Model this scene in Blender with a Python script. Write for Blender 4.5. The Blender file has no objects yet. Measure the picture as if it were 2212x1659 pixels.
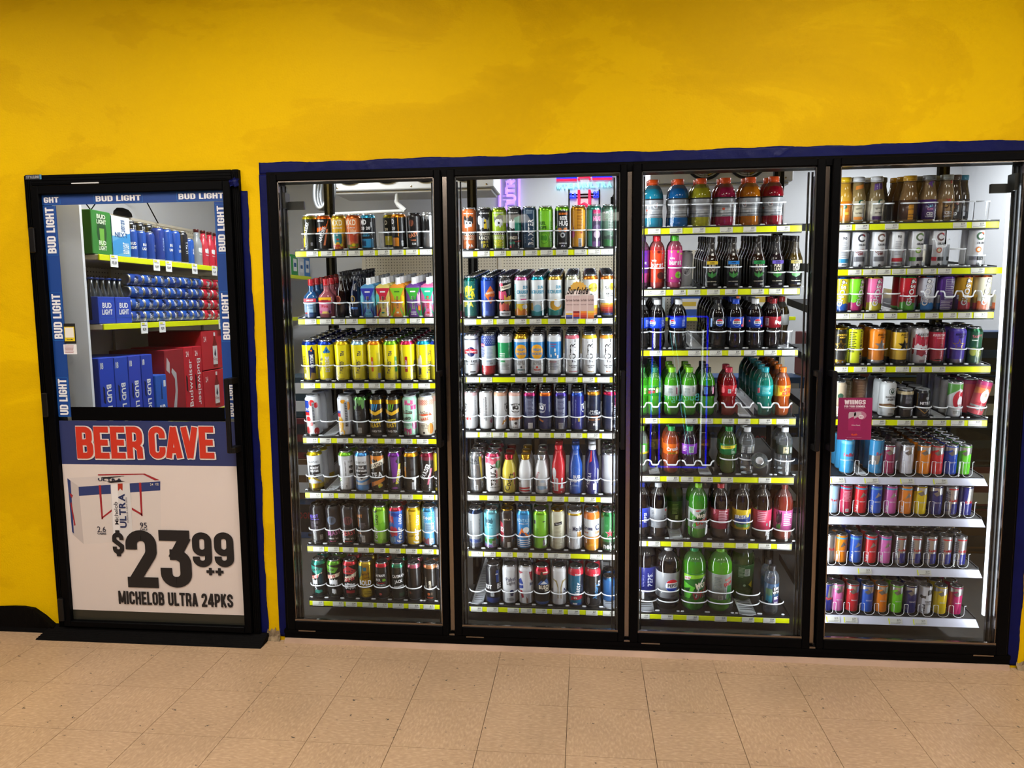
import bpy, math, random
import numpy as np
from mathutils import Matrix, Vector

random.seed(7)
SC = bpy.context.scene
COL = SC.collection

# ------------------------------------------------------------------ camera
CZ = 1.5187
CY = -3.09
RM = np.array([[0.9948861, -0.1009971, -0.0010900],
               [0.1005458, 0.9892994, 0.1057225],
               [-0.0095993, -0.1052914, 0.9943951]])
FPX = 1569.506
cam_d = bpy.data.cameras.new('camera')
cam_d.sensor_width = 36.0
cam_d.lens = FPX / 2212 * 36
cam_d.clip_start = 0.05
cam = bpy.data.objects.new('camera', cam_d)
COL.objects.link(cam)
_r, _f, _u = RM[:, 0], RM[:, 1], RM[:, 2]
cam.matrix_world = Matrix(((_r[0], _u[0], -_f[0], 0.0), (_r[1], _u[1], -_f[1], CY), (_r[2], _u[2], -_f[2], CZ), (0, 0, 0, 1)))
SC.camera = cam

# ------------------------------------------------------------------ world, exposure, room lights
w = bpy.data.worlds.new('world')
SC.world = w
w.use_nodes = True
w.node_tree.nodes['Background'].inputs[0].default_value = (0.9, 0.92, 1, 1)
w.node_tree.nodes['Background'].inputs[1].default_value = 0.02
SC.view_settings.view_transform = 'Standard'
SC.view_settings.look = 'None'
SC.view_settings.exposure = 0.0
SC.view_settings.gamma = 1.0
SC.view_settings.use_curve_mapping = False
SC.cycles.max_bounces = 5
SC.cycles.diffuse_bounces = 2
SC.cycles.glossy_bounces = 2
SC.cycles.transparent_max_bounces = 24
SC.cycles.sample_clamp_indirect = 6.0
SC.cycles.use_adaptive_sampling = True
SC.cycles.adaptive_threshold = 0.10
SC.cycles.adaptive_min_samples = 10
SC.cycles.caustics_reflective = False
SC.cycles.caustics_refractive = False

STORE_LIGHT = 29.5     # watts per ceiling troffer
STORE_COL = (1.0, 0.935, 0.87)
LED_W = 4.8           # watts per door light strip
LED_COL = (0.93, 0.96, 1.0)
CAVE_W = (46.0, 27.0, 42.0)


def area(name, loc, d, sx, sy, watts, col):
    l = bpy.data.lights.new(name, 'AREA')
    l.shape = 'RECTANGLE'
    l.size, l.size_y = sx, sy
    l.energy = watts
    l.color = col
    o = bpy.data.objects.new(name, l)
    COL.objects.link(o)
    o.location = loc
    o.rotation_euler = Vector(d).to_track_quat('-Z', 'Y').to_euler()
    return o


CEIL = 3.05
TROFFERS = [(x, y) for y in (-1.55, -3.7) for x in (-3.0, -1.15, 1.05, 3.4)] + [(-1.25, -9.6), (0.42, -9.6)]
for x, y in TROFFERS:
    area('ceiling_light', (x, y, CEIL - 0.03), (0, 0, -1), 0.58, 1.18, STORE_LIGHT if y > -8 else 6.0, STORE_COL)
# door light strips, tucked behind the mullions of the cooler
MUL = [-1.364, -0.593, 0.179, 0.960, 1.742]
for k, mx in enumerate(MUL):
    for s in (-1, 1):
        if (k == 0 and s < 0) or (k == 4 and s > 0):
            continue
        o = area('door_light', (mx + s * 0.036, 0.06, 1.07), (s * 0.95, 0.31, 0), 1.86, 0.022, LED_W, LED_COL)
        # long side of the strip upright
        z = Vector((-s * 0.95, -0.31, 0)).normalized()
        x_ = Vector((0, 0, 1))
        y_ = z.cross(x_)
        o.matrix_world = Matrix(((x_[0], y_[0], z[0], mx + s * 0.036), (x_[1], y_[1], z[1], 0.06), (x_[2], y_[2], z[2], 1.07), (0, 0, 0, 1)))
CAVE_LAMPS = [(-1.70, 0.80), (-0.15, 2.3), (2.35, 2.2)]
for (x, y), CW in zip(CAVE_LAMPS, CAVE_W):
    area('cave_light', (x, y, 2.80), (0, 0, -1), 0.14, 1.15, CW, (0.95, 0.97, 1.0))


# ------------------------------------------------------------------ helpers
def at(px, py, Y):
    d = RM @ np.array([(px - 1106) / FPX, 1.0, -(py - 829.5) / FPX])
    t = (Y - CY) / d[1]
    return (d[0] * t, Y, CZ + d[2] * t)


def lin(h):
    h = h.lstrip('#')
    o = []
    for i in (0, 2, 4):
        c = int(h[i:i + 2], 16) / 255
        o.append(c / 12.92 if c <= 0.04045 else ((c + 0.055) / 1.055) ** 2.4)
    return tuple(o)


PAL = dict(k='121214', w='e6e7ea', s='c4c7cc*', y='f2dc12', o='ee7a1c', r='cf1d2b', n='161f52', b='1d52b8', c='45aede', g='2c9a3e',
           l='8ccf2b', p='e4569b', v='5a2b90', t='14807a', m='7c1432', d='3b3b40', e='ece3cc', a='c99a2c*', i='a3a7ad', u='5b3721',
           q='f0a377', f='7fd0e8', h='c8c0b0', x='23252b', z='0b2a66', j='b8bcc2*')
_cc = {}


def C(s):
    if s in _cc:
        return _cc[s]
    h = PAL.get(s, s)
    metal = h.endswith('*')
    r = lin(h.rstrip('*')) + ((0.9 if metal else 0.0),)
    _cc[s] = r
    return r


class M:
    def __init__(self):
        self.v, self.f, self.c, self.m = [], [], [], []

    def add(self, vs, fs, col=(0.5, 0.5, 0.5, 0), mat=0):
        b = len(self.v)
        self.v += [tuple(p) for p in vs]
        for f in fs:
            self.f.append(tuple(b + i for i in f))
            self.c.append(col)
            self.m.append(mat)
        return self

    def box(self, x0, x1, y0, y1, z0, z1, col=(0.5, 0.5, 0.5, 0), mat=0):
        return self.add([(x0, y0, z0), (x1, y0, z0), (x1, y1, z0), (x0, y1, z0), (x0, y0, z1), (x1, y0, z1), (x1, y1, z1), (x0, y1, z1)],
                        [(3, 2, 1, 0), (4, 5, 6, 7), (0, 1, 5, 4), (1, 2, 6, 5), (2, 3, 7, 6), (3, 0, 4, 7)], col, mat)

    def bbox(self, x0, x1, y0, y1, z0, z1, b=0.003, col=(0.5, 0.5, 0.5, 0), mat=0):
        """a box with its upright and front edges chamfered"""
        vs = []
        for z, k in ((z0, b), (z0 + b, 0), (z1 - b, 0), (z1, b)):
            for (x, y) in ((x0 + k + b, y0 + k), (x1 - k - b, y0 + k), (x1 - k, y0 + k + b), (x1 - k, y1 - k - b), (x1 - k - b, y1 - k), (x0 + k + b, y1 - k), (x0 + k, y1 - k - b), (x0 + k, y0 + k + b)):
                vs.append((x, y, z))
        fs = [tuple(range(7, -1, -1)), tuple(range(24, 32))]
        for r in range(3):
            for i in range(8):
                j = (i + 1) % 8
                fs.append((r * 8 + i, r * 8 + j, r * 8 + 8 + j, r * 8 + 8 + i))
        return self.add(vs, fs, col, mat)

    def tube(self, pts, r, n=6, col=(0.5, 0.5, 0.5, 0), mat=0, closed=False):
        P = [Vector(p) for p in pts]
        vs, fs = [], []
        L = len(P)
        up = Vector((0, 0, 1))
        for i, p in enumerate(P):
            a = P[(i - 1) % L] if closed or i > 0 else p
            b = P[(i + 1) % L] if closed or i < L - 1 else p
            t = (b - a).normalized()
            s = t.cross(up)
            if s.length < 0.05:
                s = t.cross(Vector((0, 1, 0)))
            s.normalize()
            q = s.cross(t)
            for k in range(n):
                an = 2 * math.pi * k / n
                vs.append(p + s * (r * math.cos(an)) + q * (r * math.sin(an)))
        for i in range(L if closed else L - 1):
            j = (i + 1) % L
            for k in range(n):
                l = (k + 1) % n
                fs.append((i * n + k, i * n + l, j * n + l, j * n + k))
        if not closed:
            fs.append(tuple(range(n)))
            fs.append(tuple(range((L - 1) * n + n - 1, (L - 1) * n - 1, -1)))
        return self.add(vs, fs, col, mat)

    def lathe(self, prof, n=24, colf=None, sq=2.0, mat=0, ox=0.0, oy=0.0, squash=1.0):
        vs = []
        for r, z in prof:
            for k in range(n):
                a = 2 * math.pi * k / n + (math.pi / n if sq > 2 else 0)
                c, s = math.cos(a), math.sin(a)
                m = (abs(c) ** sq + abs(s) ** sq) ** (-1 / sq)
                vs.append((ox + r * c * m, oy + r * s * m * squash, z))
        b = len(self.v)
        self.v += vs
        for i in range(len(prof) - 1):
            zc = (prof[i][1] + prof[i + 1][1]) / 2
            col = colf(zc) if callable(colf) else (colf or (0.5, 0.5, 0.5, 0))
            for k in range(n):
                l = (k + 1) % n
                self.f.append((b + i * n + k, b + i * n + l, b + (i + 1) * n + l, b + (i + 1) * n + k))
                self.c.append(col)
                self.m.append(mat)
        for i, rev in ((0, True), (len(prof) - 1, False)):
            if prof[i][0] > 1e-4:
                f = [b + i * n + k for k in range(n)]
                self.f.append(tuple(f[::-1] if rev else f))
                zc = prof[i][1]
                self.c.append(colf(zc) if callable(colf) else (colf or (0.5, 0.5, 0.5, 0)))
                self.m.append(mat)
        return self

    def poly(self, pts, col, mat=0):
        return self.add(pts, [tuple(range(len(pts)))], col, mat)

    def join(self, o, f=None, moff=0):
        b = len(self.v)
        self.v += [f(p) for p in o.v] if f else o.v
        self.f += [tuple(b + i for i in q) for q in o.f]
        self.c += o.c
        self.m += [k + moff for k in o.m]
        return self

    def mesh(self, name, mats, smooth=False):
        me = bpy.data.meshes.new(name)
        me.from_pydata(self.v, [], self.f)
        for m in mats:
            me.materials.append(m)
        n = len(self.f)
        if len(mats) > 1:
            me.polygons.foreach_set('material_index', self.m)
        if smooth:
            me.polygons.foreach_set('use_smooth', [True] * n)
        at_ = me.color_attributes.new('Col', 'FLOAT_COLOR', 'CORNER')
        tot = np.array([len(f) for f in self.f])
        cc = np.repeat(np.array(self.c, dtype=np.float32), tot, axis=0)
        at_.data.foreach_set('color', cc.ravel())
        me.update()
        return me

    def build(self, name, mats, parent=None, smooth=False, loc=None, rx=0.0):
        if not isinstance(mats, (list, tuple)):
            mats = [mats]
        return put(name, self.mesh(name, mats, smooth), parent, loc, rx)


def put(name, me, parent=None, loc=None, rx=0.0):
    o = bpy.data.objects.new(name, me)
    COL.objects.link(o)
    if parent is not None:
        o.parent = parent
    if loc is not None:
        o.location = loc
    if rx:
        o.rotation_euler = (rx, 0, 0)
    return o


def empty(name, loc=(0, 0, 0), rx=0.0):
    o = bpy.data.objects.new(name, None)
    o.empty_display_size = 0.05
    COL.objects.link(o)
    o.location = loc
    if rx:
        o.rotation_euler = (rx, 0, 0)
    return o


def tag(o, label, cat, group=None, kind=None):
    o['label'] = label
    o['category'] = cat
    if group:
        o['group'] = group
    if kind:
        o['kind'] = kind
    return o


def struct(o, label, cat):
    return tag(o, label, cat, kind='structure')


# ------------------------------------------------------------------ materials
def newmat(name):
    m = bpy.data.materials.new(name)
    m.use_nodes = True
    nt = m.node_tree
    return m, nt, nt.nodes['Principled BSDF'], nt.nodes['Material Output']


def plain(name, hexc, rough=0.5, metal=0.0, bump=0.0, bscale=60.0, spec=0.5, var=0.0, vscale=4.0, coat=0.0):
    m, nt, p, out = newmat(name)
    c = lin(hexc) if isinstance(hexc, str) else hexc
    p.inputs['Base Color'].default_value = (*c, 1)
    p.inputs['Roughness'].default_value = rough
    p.inputs['Metallic'].default_value = metal
    p.inputs['Specular IOR Level'].default_value = spec
    p.inputs['Coat Weight'].default_value = coat
    tc = nt.nodes.new('ShaderNodeTexCoord')
    if var:
        n = nt.nodes.new('ShaderNodeTexNoise')
        n.inputs['Scale'].default_value = vscale
        n.inputs['Detail'].default_value = 5
        r = nt.nodes.new('ShaderNodeMapRange')
        r.inputs['To Min'].default_value = 1 - var
        r.inputs['To Max'].default_value = 1 + var
        r.inputs['From Min'].default_value = 0.3
        r.inputs['From Max'].default_value = 0.7
        mx = nt.nodes.new('ShaderNodeVectorMath')
        mx.operation = 'SCALE'
        mx.inputs[0].default_value = c
        nt.links.new(tc.outputs['Object'], n.inputs['Vector'])
        nt.links.new(n.outputs['Fac'], r.inputs['Value'])
        nt.links.new(r.outputs['Result'], mx.inputs['Scale'])
        nt.links.new(mx.outputs[0], p.inputs['Base Color'])
    if bump:
        n = nt.nodes.new('ShaderNodeTexNoise')
        n.inputs['Scale'].default_value = bscale
        n.inputs['Detail'].default_value = 4
        b = nt.nodes.new('ShaderNodeBump')
        b.inputs['Strength'].default_value = bump
        b.inputs['Distance'].default_value = 0.01
        nt.links.new(tc.outputs['Object'], n.inputs['Vector'])
        nt.links.new(n.outputs['Fac'], b.inputs['Height'])
        nt.links.new(b.outputs['Normal'], p.inputs['Normal'])
    return m


def attr_print(name, rough=0.3, coat=0.0, translucent=0.0, metal_scale=1.0):
    m, nt, p, out = newmat(name)
    a = nt.nodes.new('ShaderNodeAttribute')
    a.attribute_name = 'Col'
    nt.links.new(a.outputs['Color'], p.inputs['Base Color'])
    p.inputs['Roughness'].default_value = rough
    p.inputs['Coat Weight'].default_value = coat
    p.inputs['Coat Roughness'].default_value = 0.06
    if metal_scale:
        nt.links.new(a.outputs['Alpha'], p.inputs['Metallic'])
    if translucent:
        t = nt.nodes.new('ShaderNodeBsdfTranslucent')
        nt.links.new(a.outputs['Color'], t.inputs['Color'])
        mx = nt.nodes.new('ShaderNodeMixShader')
        mx.inputs[0].default_value = translucent
        nt.links.new(p.outputs[0], mx.inputs[1])
        nt.links.new(t.outputs[0], mx.inputs[2])
        nt.links.new(mx.outputs[0], out.inputs['Surface'])
    return m


def clear(name, tint=(1, 1, 1), gloss=1.0, haze=0.0, rough=0.0, ior=1.45):
    """thin clear sheet: what is behind shows, the surface mirrors by the Fresnel law, haze adds a little scatter"""
    m, nt, p, out = newmat(name)
    nt.nodes.remove(p)
    t = nt.nodes.new('ShaderNodeBsdfTransparent')
    t.inputs[0].default_value = (*tint, 1)
    g = nt.nodes.new('ShaderNodeBsdfGlossy')
    g.inputs['Roughness'].default_value = rough
    g.inputs['Color'].default_value = (gloss, gloss, gloss, 1)
    fr = nt.nodes.new('ShaderNodeFresnel')
    fr.inputs['IOR'].default_value = ior
    mx = nt.nodes.new('ShaderNodeMixShader')
    nt.links.new(fr.outputs[0], mx.inputs[0])
    nt.links.new(t.outputs[0], mx.inputs[1])
    nt.links.new(g.outputs[0], mx.inputs[2])
    last = mx
    if haze:
        d = nt.nodes.new('ShaderNodeBsdfDiffuse')
        d.inputs[0].default_value = (0.85, 0.87, 0.9, 1)
        m2 = nt.nodes.new('ShaderNodeMixShader')
        m2.inputs[0].default_value = haze
        nt.links.new(mx.outputs[0], m2.inputs[1])
        nt.links.new(d.outputs[0], m2.inputs[2])
        last = m2
    nt.links.new(last.outputs[0], out.inputs['Surface'])
    return m


def emit(name, hexc, strength):
    m, nt, p, out = newmat(name)
    c = lin(hexc)
    p.inputs['Base Color'].default_value = (*c, 1)
    p.inputs['Emission Color'].default_value = (*c, 1)
    p.inputs['Emission Strength'].default_value = strength
    return m


def wall_paint():
    m, nt, p, out = newmat('yellow_paint')
    tc = nt.nodes.new('ShaderNodeTexCoord')
    mp = nt.nodes.new('ShaderNodeMapping')
    mp.inputs['Scale'].default_value = (0.55, 1, 1.1)
    n = nt.nodes.new('ShaderNodeTexNoise')
    n.inputs['Scale'].default_value = 1.6
    n.inputs['Detail'].default_value = 8
    n.inputs['Roughness'].default_value = 0.6
    n.inputs['Distortion'].default_value = 0.6
    cr = nt.nodes.new('ShaderNodeValToRGB')
    e = cr.color_ramp.elements
    e[0].position = 0.40
    e[0].color = (*lin('dab000'), 1)
    e[1].position = 0.60
    e[1].color = (*lin('e9bf00'), 1)
    x = cr.color_ramp.elements.new(0.49)
    x.color = (*lin('e2b700'), 1)
    x = cr.color_ramp.elements.new(0.505)
    x.color = (*lin('e7bd00'), 1)
    # rolled-on texture and small pits of an old plaster wall
    n2 = nt.nodes.new('ShaderNodeTexNoise')
    n2.inputs['Scale'].default_value = 130
    n2.inputs['Detail'].default_value = 3
    n3 = nt.nodes.new('ShaderNodeTexNoise')
    n3.inputs['Scale'].default_value = 7
    n3.inputs['Detail'].default_value = 6
    ad = nt.nodes.new('ShaderNodeMath')
    ad.operation = 'MULTIPLY_ADD'
    ad.inputs[1].default_value = 1.6
    b = nt.nodes.new('ShaderNodeBump')
    b.inputs['Strength'].default_value = 0.12
    b.inputs['Distance'].default_value = 0.01
    L = nt.links.new
    L(tc.outputs['Object'], mp.inputs[0])
    L(mp.outputs[0], n.inputs['Vector'])
    L(n.outputs['Fac'], cr.inputs[0])
    L(cr.outputs[0], p.inputs['Base Color'])
    L(tc.outputs['Object'], n2.inputs['Vector'])
    L(tc.outputs['Object'], n3.inputs['Vector'])
    L(n3.outputs['Fac'], ad.inputs[0])
    L(n2.outputs['Fac'], ad.inputs[2])
    L(ad.outputs[0], b.inputs['Height'])
    L(b.outputs[0], p.inputs['Normal'])
    p.inputs['Roughness'].default_value = 0.6
    p.inputs['Specular IOR Level'].default_value = 0.08
    return m


def vct(name, rot):
    m, nt, p, out = newmat(name)
    L = nt.links.new
    tc = nt.nodes.new('ShaderNodeTexCoord')
    oi = nt.nodes.new('ShaderNodeObjectInfo')
    ofs = nt.nodes.new('ShaderNodeVectorMath')
    ofs.operation = 'ADD'
    L(tc.outputs['Object'], ofs.inputs[0])
    L(oi.outputs['Location'], ofs.inputs[1])
    mp = nt.nodes.new('ShaderNodeMapping')
    mp.inputs['Scale'].default_value = (120, 48, 1) if rot else (48, 120, 1)
    L(ofs.outputs[0], mp.inputs[0])
    n = nt.nodes.new('ShaderNodeTexNoise')
    n.inputs['Scale'].default_value = 1.0
    n.inputs['Detail'].default_value = 3
    L(mp.outputs[0], n.inputs['Vector'])
    cr = nt.nodes.new('ShaderNodeValToRGB')
    e = cr.color_ramp.elements
    e[0].position = 0.25
    e[0].color = (*lin('ad9073'), 1)
    e[1].position = 0.80
    e[1].color = (*lin('ceb191'), 1)
    x = cr.color_ramp.elements.new(0.52)
    x.color = (*lin('b99c7c'), 1)
    L(n.outputs['Fac'], cr.inputs[0])
    # grime in broad patches
    n2 = nt.nodes.new('ShaderNodeTexNoise')
    n2.inputs['Scale'].default_value = 2.2
    n2.inputs['Detail'].default_value = 6
    L(ofs.outputs[0], n2.inputs['Vector'])
    r2 = nt.nodes.new('ShaderNodeMapRange')
    r2.inputs['From Min'].default_value = 0.3
    r2.inputs['From Max'].default_value = 0.7
    r2.inputs['To Min'].default_value = 0.86
    r2.inputs['To Max'].default_value = 1.06
    L(n2.outputs['Fac'], r2.inputs['Value'])
    sc = nt.nodes.new('ShaderNodeVectorMath')
    sc.operation = 'SCALE'
    L(cr.outputs[0], sc.inputs[0])
    L(r2.outputs[0], sc.inputs['Scale'])
    # scuffs: sparse small dark specks
    mp3 = nt.nodes.new('ShaderNodeMapping')
    mp3.inputs['Scale'].default_value = (9, 15, 1)
    mp3.inputs['Rotation'].default_value = (0, 0, 0.5)
    L(ofs.outputs[0], mp3.inputs[0])
    n3 = nt.nodes.new('ShaderNodeTexNoise')
    n3.inputs['Scale'].default_value = 2.3
    n3.inputs['Detail'].default_value = 4
    n3.inputs['Roughness'].default_value = 0.75
    L(mp3.outputs[0], n3.inputs['Vector'])
    r3 = nt.nodes.new('ShaderNodeMapRange')
    r3.inputs['From Min'].default_value = 0.655
    r3.inputs['From Max'].default_value = 0.67
    L(n3.outputs['Fac'], r3.inputs['Value'])
    mix = nt.nodes.new('ShaderNodeMix')
    mix.data_type = 'RGBA'
    L(r3.outputs[0], mix.inputs['Factor'])
    L(sc.outputs[0], mix.inputs['A'])
    mix.inputs['B'].default_value = (*lin('3a342e'), 1)
    L(mix.outputs['Result'], p.inputs['Base Color'])
    p.inputs['Roughness'].default_value = 0.42
    p.inputs['Specular IOR Level'].default_value = 0.35
    return m


MT = dict(
    wall=wall_paint(), vct_a=vct('vinyl_tile_a', False), vct_b=vct('vinyl_tile_b', True),
    joint=plain('tile_joint', '4c3b2b', 0.9),
    black=plain('black_aluminium', '060607', 0.42, 0.0, 0.03, 40, spec=0.05),
    satin=plain('black_satin', '0c0b0b', 0.4, 0.0, spec=0.3),
    rubber=plain('black_rubber', '070606', 0.65, 0.0, 0.35, 45, spec=0.06),
    gasket=plain('grey_gasket', '3a3935', 0.35, 0.5),
    steel=plain('brushed_steel', '8f857c', 0.22, 1.0, 0.02, 50),
    tape=plain('blue_tape', '0b124c', 0.45, 0.0, 0.25, 24, var=0.15, vscale=9, spec=0.12),
    white=plain('white_panel', 'd9dade', 0.45, 0.0, 0.03, 10),
    cream=plain('cream_steel', 'd8cfbd', 0.5),
    deck=plain('dark_shelf', '17181a', 0.45, 0.1),
    wire=plain('wire_grey', '6d6f72', 0.35, 0.6),
    railw=plain('white_rail', 'c9cbdc', 0.35),
    rail=plain('yellow_rail', 'd6e000', 0.35),
    plast=plain('frosted_plastic', 'dfe3e8', 0.3, 0.0),
    pr=attr_print('printed_metal', 0.3, 0.12),
    card=attr_print('printed_card', 0.5),
    liq=attr_print('bottle_liquid', 0.07, 0.8, 0.3, 0.0),
    lid=attr_print('can_lid', 0.22),
    glass=clear('door_glass', (0.95, 0.965, 0.96), 1.0, 0.0, 0.0, 1.3),
    clearp=clear('clear_plastic', (0.98, 0.985, 0.985), 1.0, 0.008, 0.12, 1.35),
    pet=clear('clear_bottle', (0.90, 0.93, 0.95), 1.0, 0.05, 0.02, 1.5),
    plaster=plain('bare_plaster', '8d7a5e', 0.9, 0.0, 0.8, 30, var=0.35, vscale=30),
    wood=plain('beige_strip', 'b79a83', 0.6, 0.0, 0.2, 20, var=0.12, vscale=6),
    ceil=plain('ceiling_tile', 'b9b4a6', 0.8, 0.0, 0.2, 90),
    storewall=plain('store_wall', '6a6054', 0.8),
    cavefloor=plain('cave_floor', '55524e', 0.5, 0.0, 0.1, 20),
    lamp=emit('lamp_diffuser', 'fff1dc', 3.0),
    lampc=emit('cold_lamp', 'eef4ff', 2.2),
    tube=plain('grey_hose', '8b8f95', 0.35, 0.4),
    pvc=plain('white_pvc', 'e4e4e2', 0.4),
    fan=plain('fan_guard', '15171c', 0.4, 0.4),
    sign_b=emit('sign_blue', '1418ff', 12.0), sign_w=emit('sign_white', 'e8f4ff', 9.0), sign_c=emit('sign_cyan', '6fe0e8', 6.0),
    neon_v=emit('neon_violet', 'b58cff', 1.5), neon_b=emit('neon_blue', '1432ff', 1.6), neon_r=emit('neon_red', 'ff1e46', 1.3),
    neon_c=emit('neon_cyan', '8ff0ff', 1.3),
)

# ------------------------------------------------------------------ lettering
_gl = {}

def _arc(cx, cy, r, a0, a1, n=6):
    return [(cx + r * math.cos(math.radians(a0 + (a1 - a0) * k / n)), cy + r * math.sin(math.radians(a0 + (a1 - a0) * k / n))) for k in range(n + 1)]


def _ribbon(V, F, pts, t, closed=False):
    n = len(pts)
    b = len(V)
    for i in range(n):
        p = pts[i]
        a = pts[i - 1] if (closed or i > 0) else None
        c = pts[(i + 1) % n] if (closed or i < n - 1) else None
        d = []
        for u, v in ((a, p), (p, c)):
            if u is not None and v is not None:
                L = math.hypot(v[0] - u[0], v[1] - u[1]) or 1
                d.append(((v[0] - u[0]) / L, (v[1] - u[1]) / L))
        nx, ny = sum(-q[1] for q in d) / len(d), sum(q[0] for q in d) / len(d)
        m = nx * nx + ny * ny
        nx, ny = nx / max(m, .25), ny / max(m, .25)
        V += [(p[0] + nx * t / 2, p[1] + ny * t / 2, b), (p[0] - nx * t / 2, p[1] - ny * t / 2, b)]
    for i in range(n if closed else n - 1):
        j = (i + 1) % n
        F.append((b + 2 * i, b + 2 * i + 1, b + 2 * j + 1, b + 2 * j))


def cond(ch, t=0.185, W=0.50):
    """condensed heavy block letters drawn with a broad stroke"""
    a, r = t / 2, .155
    if ch in 'MW':
        W = .68
    X, Y, h = W - a, 1 - a, W / 2
    V, F = [], []

    def S(p, closed=False):
        _ribbon(V, F, p, t, closed)

    def rrect(x0, y0, x1, y1, q):
        return _arc(x1 - q, y1 - q, q, 0, 90) + _arc(x0 + q, y1 - q, q, 90, 180) + _arc(x0 + q, y0 + q, q, 180, 270) + _arc(x1 - q, y0 + q, q, 270, 360)
    if ch == 'I':
        W = t
        S([(a, 0), (a, 1)])
    elif ch == 'L':
        W = .42
        S([(a, 1), (a, 0)]); S([(0, a), (W, a)])
    elif ch == 'T':
        S([(0, Y), (W, Y)]); S([(h, 0), (h, 1)])
    elif ch == 'H':
        S([(a, 0), (a, 1)]); S([(X, 0), (X, 1)]); S([(a, .5), (X, .5)])
    elif ch == 'E':
        W = .43
        S([(a, 0), (a, 1)])
        for y in (a, .5, Y):
            S([(0, y), (W if y != .5 else W - .03, y)])
    elif ch == 'F':
        W = .42
        S([(a, 0), (a, 1)]); S([(0, Y), (W, Y)]); S([(0, .48), (W - .03, .48)])
    elif ch == 'U':
        S([(a, 1)] + _arc(a + r, a + r, r, 180, 270) + _arc(X - r, a + r, r, 270, 360) + [(X, 1)])
    elif ch in 'O0':
        S(rrect(a, a, X, Y, r), True)
    elif ch in 'CG':
        S([(X, .64)] + _arc(X - r, Y - r, r, 0, 90) + _arc(a + r, Y - r, r, 90, 180) + _arc(a + r, a + r, r, 180, 270) + _arc(X - r, a + r, r, 270, 360) + ([(X, .36)] if ch == 'C' else [(X, .52)]))
        if ch == 'G':
            S([(h, .46), (W, .46)])
    elif ch == 'D':
        S([(a, 0), (a, 1)]); S([(0, Y)] + _arc(X - r, Y - r, r, 90, 0) + _arc(X - r, a + r, r, 0, -90) + [(0, a)])
    elif ch in 'PR':
        S([(a, 0), (a, 1)]); S([(0, Y)] + _arc(X - r, Y - r, r, 90, 0) + _arc(X - r, .44 + r, r, 0, -90) + [(0, .44)])
        if ch == 'R':
            S([(h, .46), (X - .01, .30), (X, 0)])
    elif ch == 'B':
        q = .13
        S([(a, 0), (a, 1)]); S([(0, Y)] + _arc(X - q - .02, Y - q, q, 90, 0) + _arc(X - q - .02, .51 + q, q, 0, -90) + [(0, .51)]); S([(0, .51)] + _arc(X - q, .51 - q, q, 90, 0) + _arc(X - q, a + q, q, 0, -90) + [(0, a)])
    elif ch in 'S$':
        p = [(X, .66)] + _arc(X - r, Y - r, r, 0, 90) + _arc(a + r, Y - r, r, 90, 180) + [(a, .64), (X, .36)] + _arc(X - r, a + r, r, 360, 270) + _arc(a + r, a + r, r, 270, 180) + [(a, .34)]
        if ch == '$':
            p = [(x, .10 + y * .80) for x, y in p]
            S([(h, 0), (h, .14)]); S([(h, .86), (h, 1)])
        S(p)
    elif ch == '2':
        S([(a, .66)] + _arc(a + r, Y - r, r, 180, 90) + _arc(X - r, Y - r, r, 90, 0) + [(X, .62), (X - .02, .56), (a + .04, .14), (a + .03, .05)]); S([(0, a * .9), (W, a * .9)])
    elif ch == '3':
        S([(0, Y), (W - .01, Y)]); S([(X + .02, 1 - t * .6), (h - .03, .50)]); S([(h - .09, .575), (h, .575)] + _arc(X - r, .575 - r, r, 80, 0) + _arc(X - r, a + r, r, 0, -90) + _arc(a + r, a + r, r, 270, 180) + [(a, .34)])
    elif ch == '9':
        S(rrect(a, .41, X, Y, r), True); S([(X, .6)] + _arc(X - r, a + r, r, 0, -90) + _arc(a + r, a + r, r, 270, 180) + [(a, .30)])
    elif ch == '4':
        S([(X - .03, 0), (X - .03, 1)]); S([(0, .27), (W + .04, .27)]); S([(X - .05, 1), (a - .02, .27)])
        W += .04
    elif ch == '+':
        W = .5
        S([(0, .5), (W, .5)]); S([(h, .25), (h, .75)])
    elif ch == 'A':
        S([(a * .8, 0), (h, 1)]); S([(W - a * .8, 0), (h, 1)]); S([(a, .25), (X, .25)])
    elif ch == 'V':
        S([(a * .8, 1), (h, 0)]); S([(W - a * .8, 1), (h, 0)])
    elif ch == 'M':
        S([(a, 0), (a, 1)]); S([(X, 0), (X, 1)]); S([(a, 1), (h, .12)]); S([(X, 1), (h, .12)])
    elif ch == 'W':
        S([(a * .8, 1), (h * .55, 0)]); S([(h * .55, 0), (h, .9)]); S([(h, .9), (W - h * .55, 0)]); S([(W - a * .8, 1), (W - h * .55, 0)])
    elif ch == 'N':
        S([(a, 0), (a, 1)]); S([(X, 0), (X, 1)]); S([(a, .95), (X, .05)])
    elif ch == 'K':
        S([(a, 0), (a, 1)]); S([(a, .36), (X + .02, 1)]); S([(a + .1, .52), (X + .02, 0)])
    elif ch == 'X':
        S([(a, 0), (X, 1)]); S([(X, 0), (a, 1)])
    elif ch == 'Y':
        S([(h, 0), (h, .5)]); S([(a * .8, 1), (h, .4)]); S([(W - a * .8, 1), (h, .4)])
    elif ch == '.':
        W = t
        S([(a, 0), (a, t)])
    else:
        W = .22
    return V, F, W + .06


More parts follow.
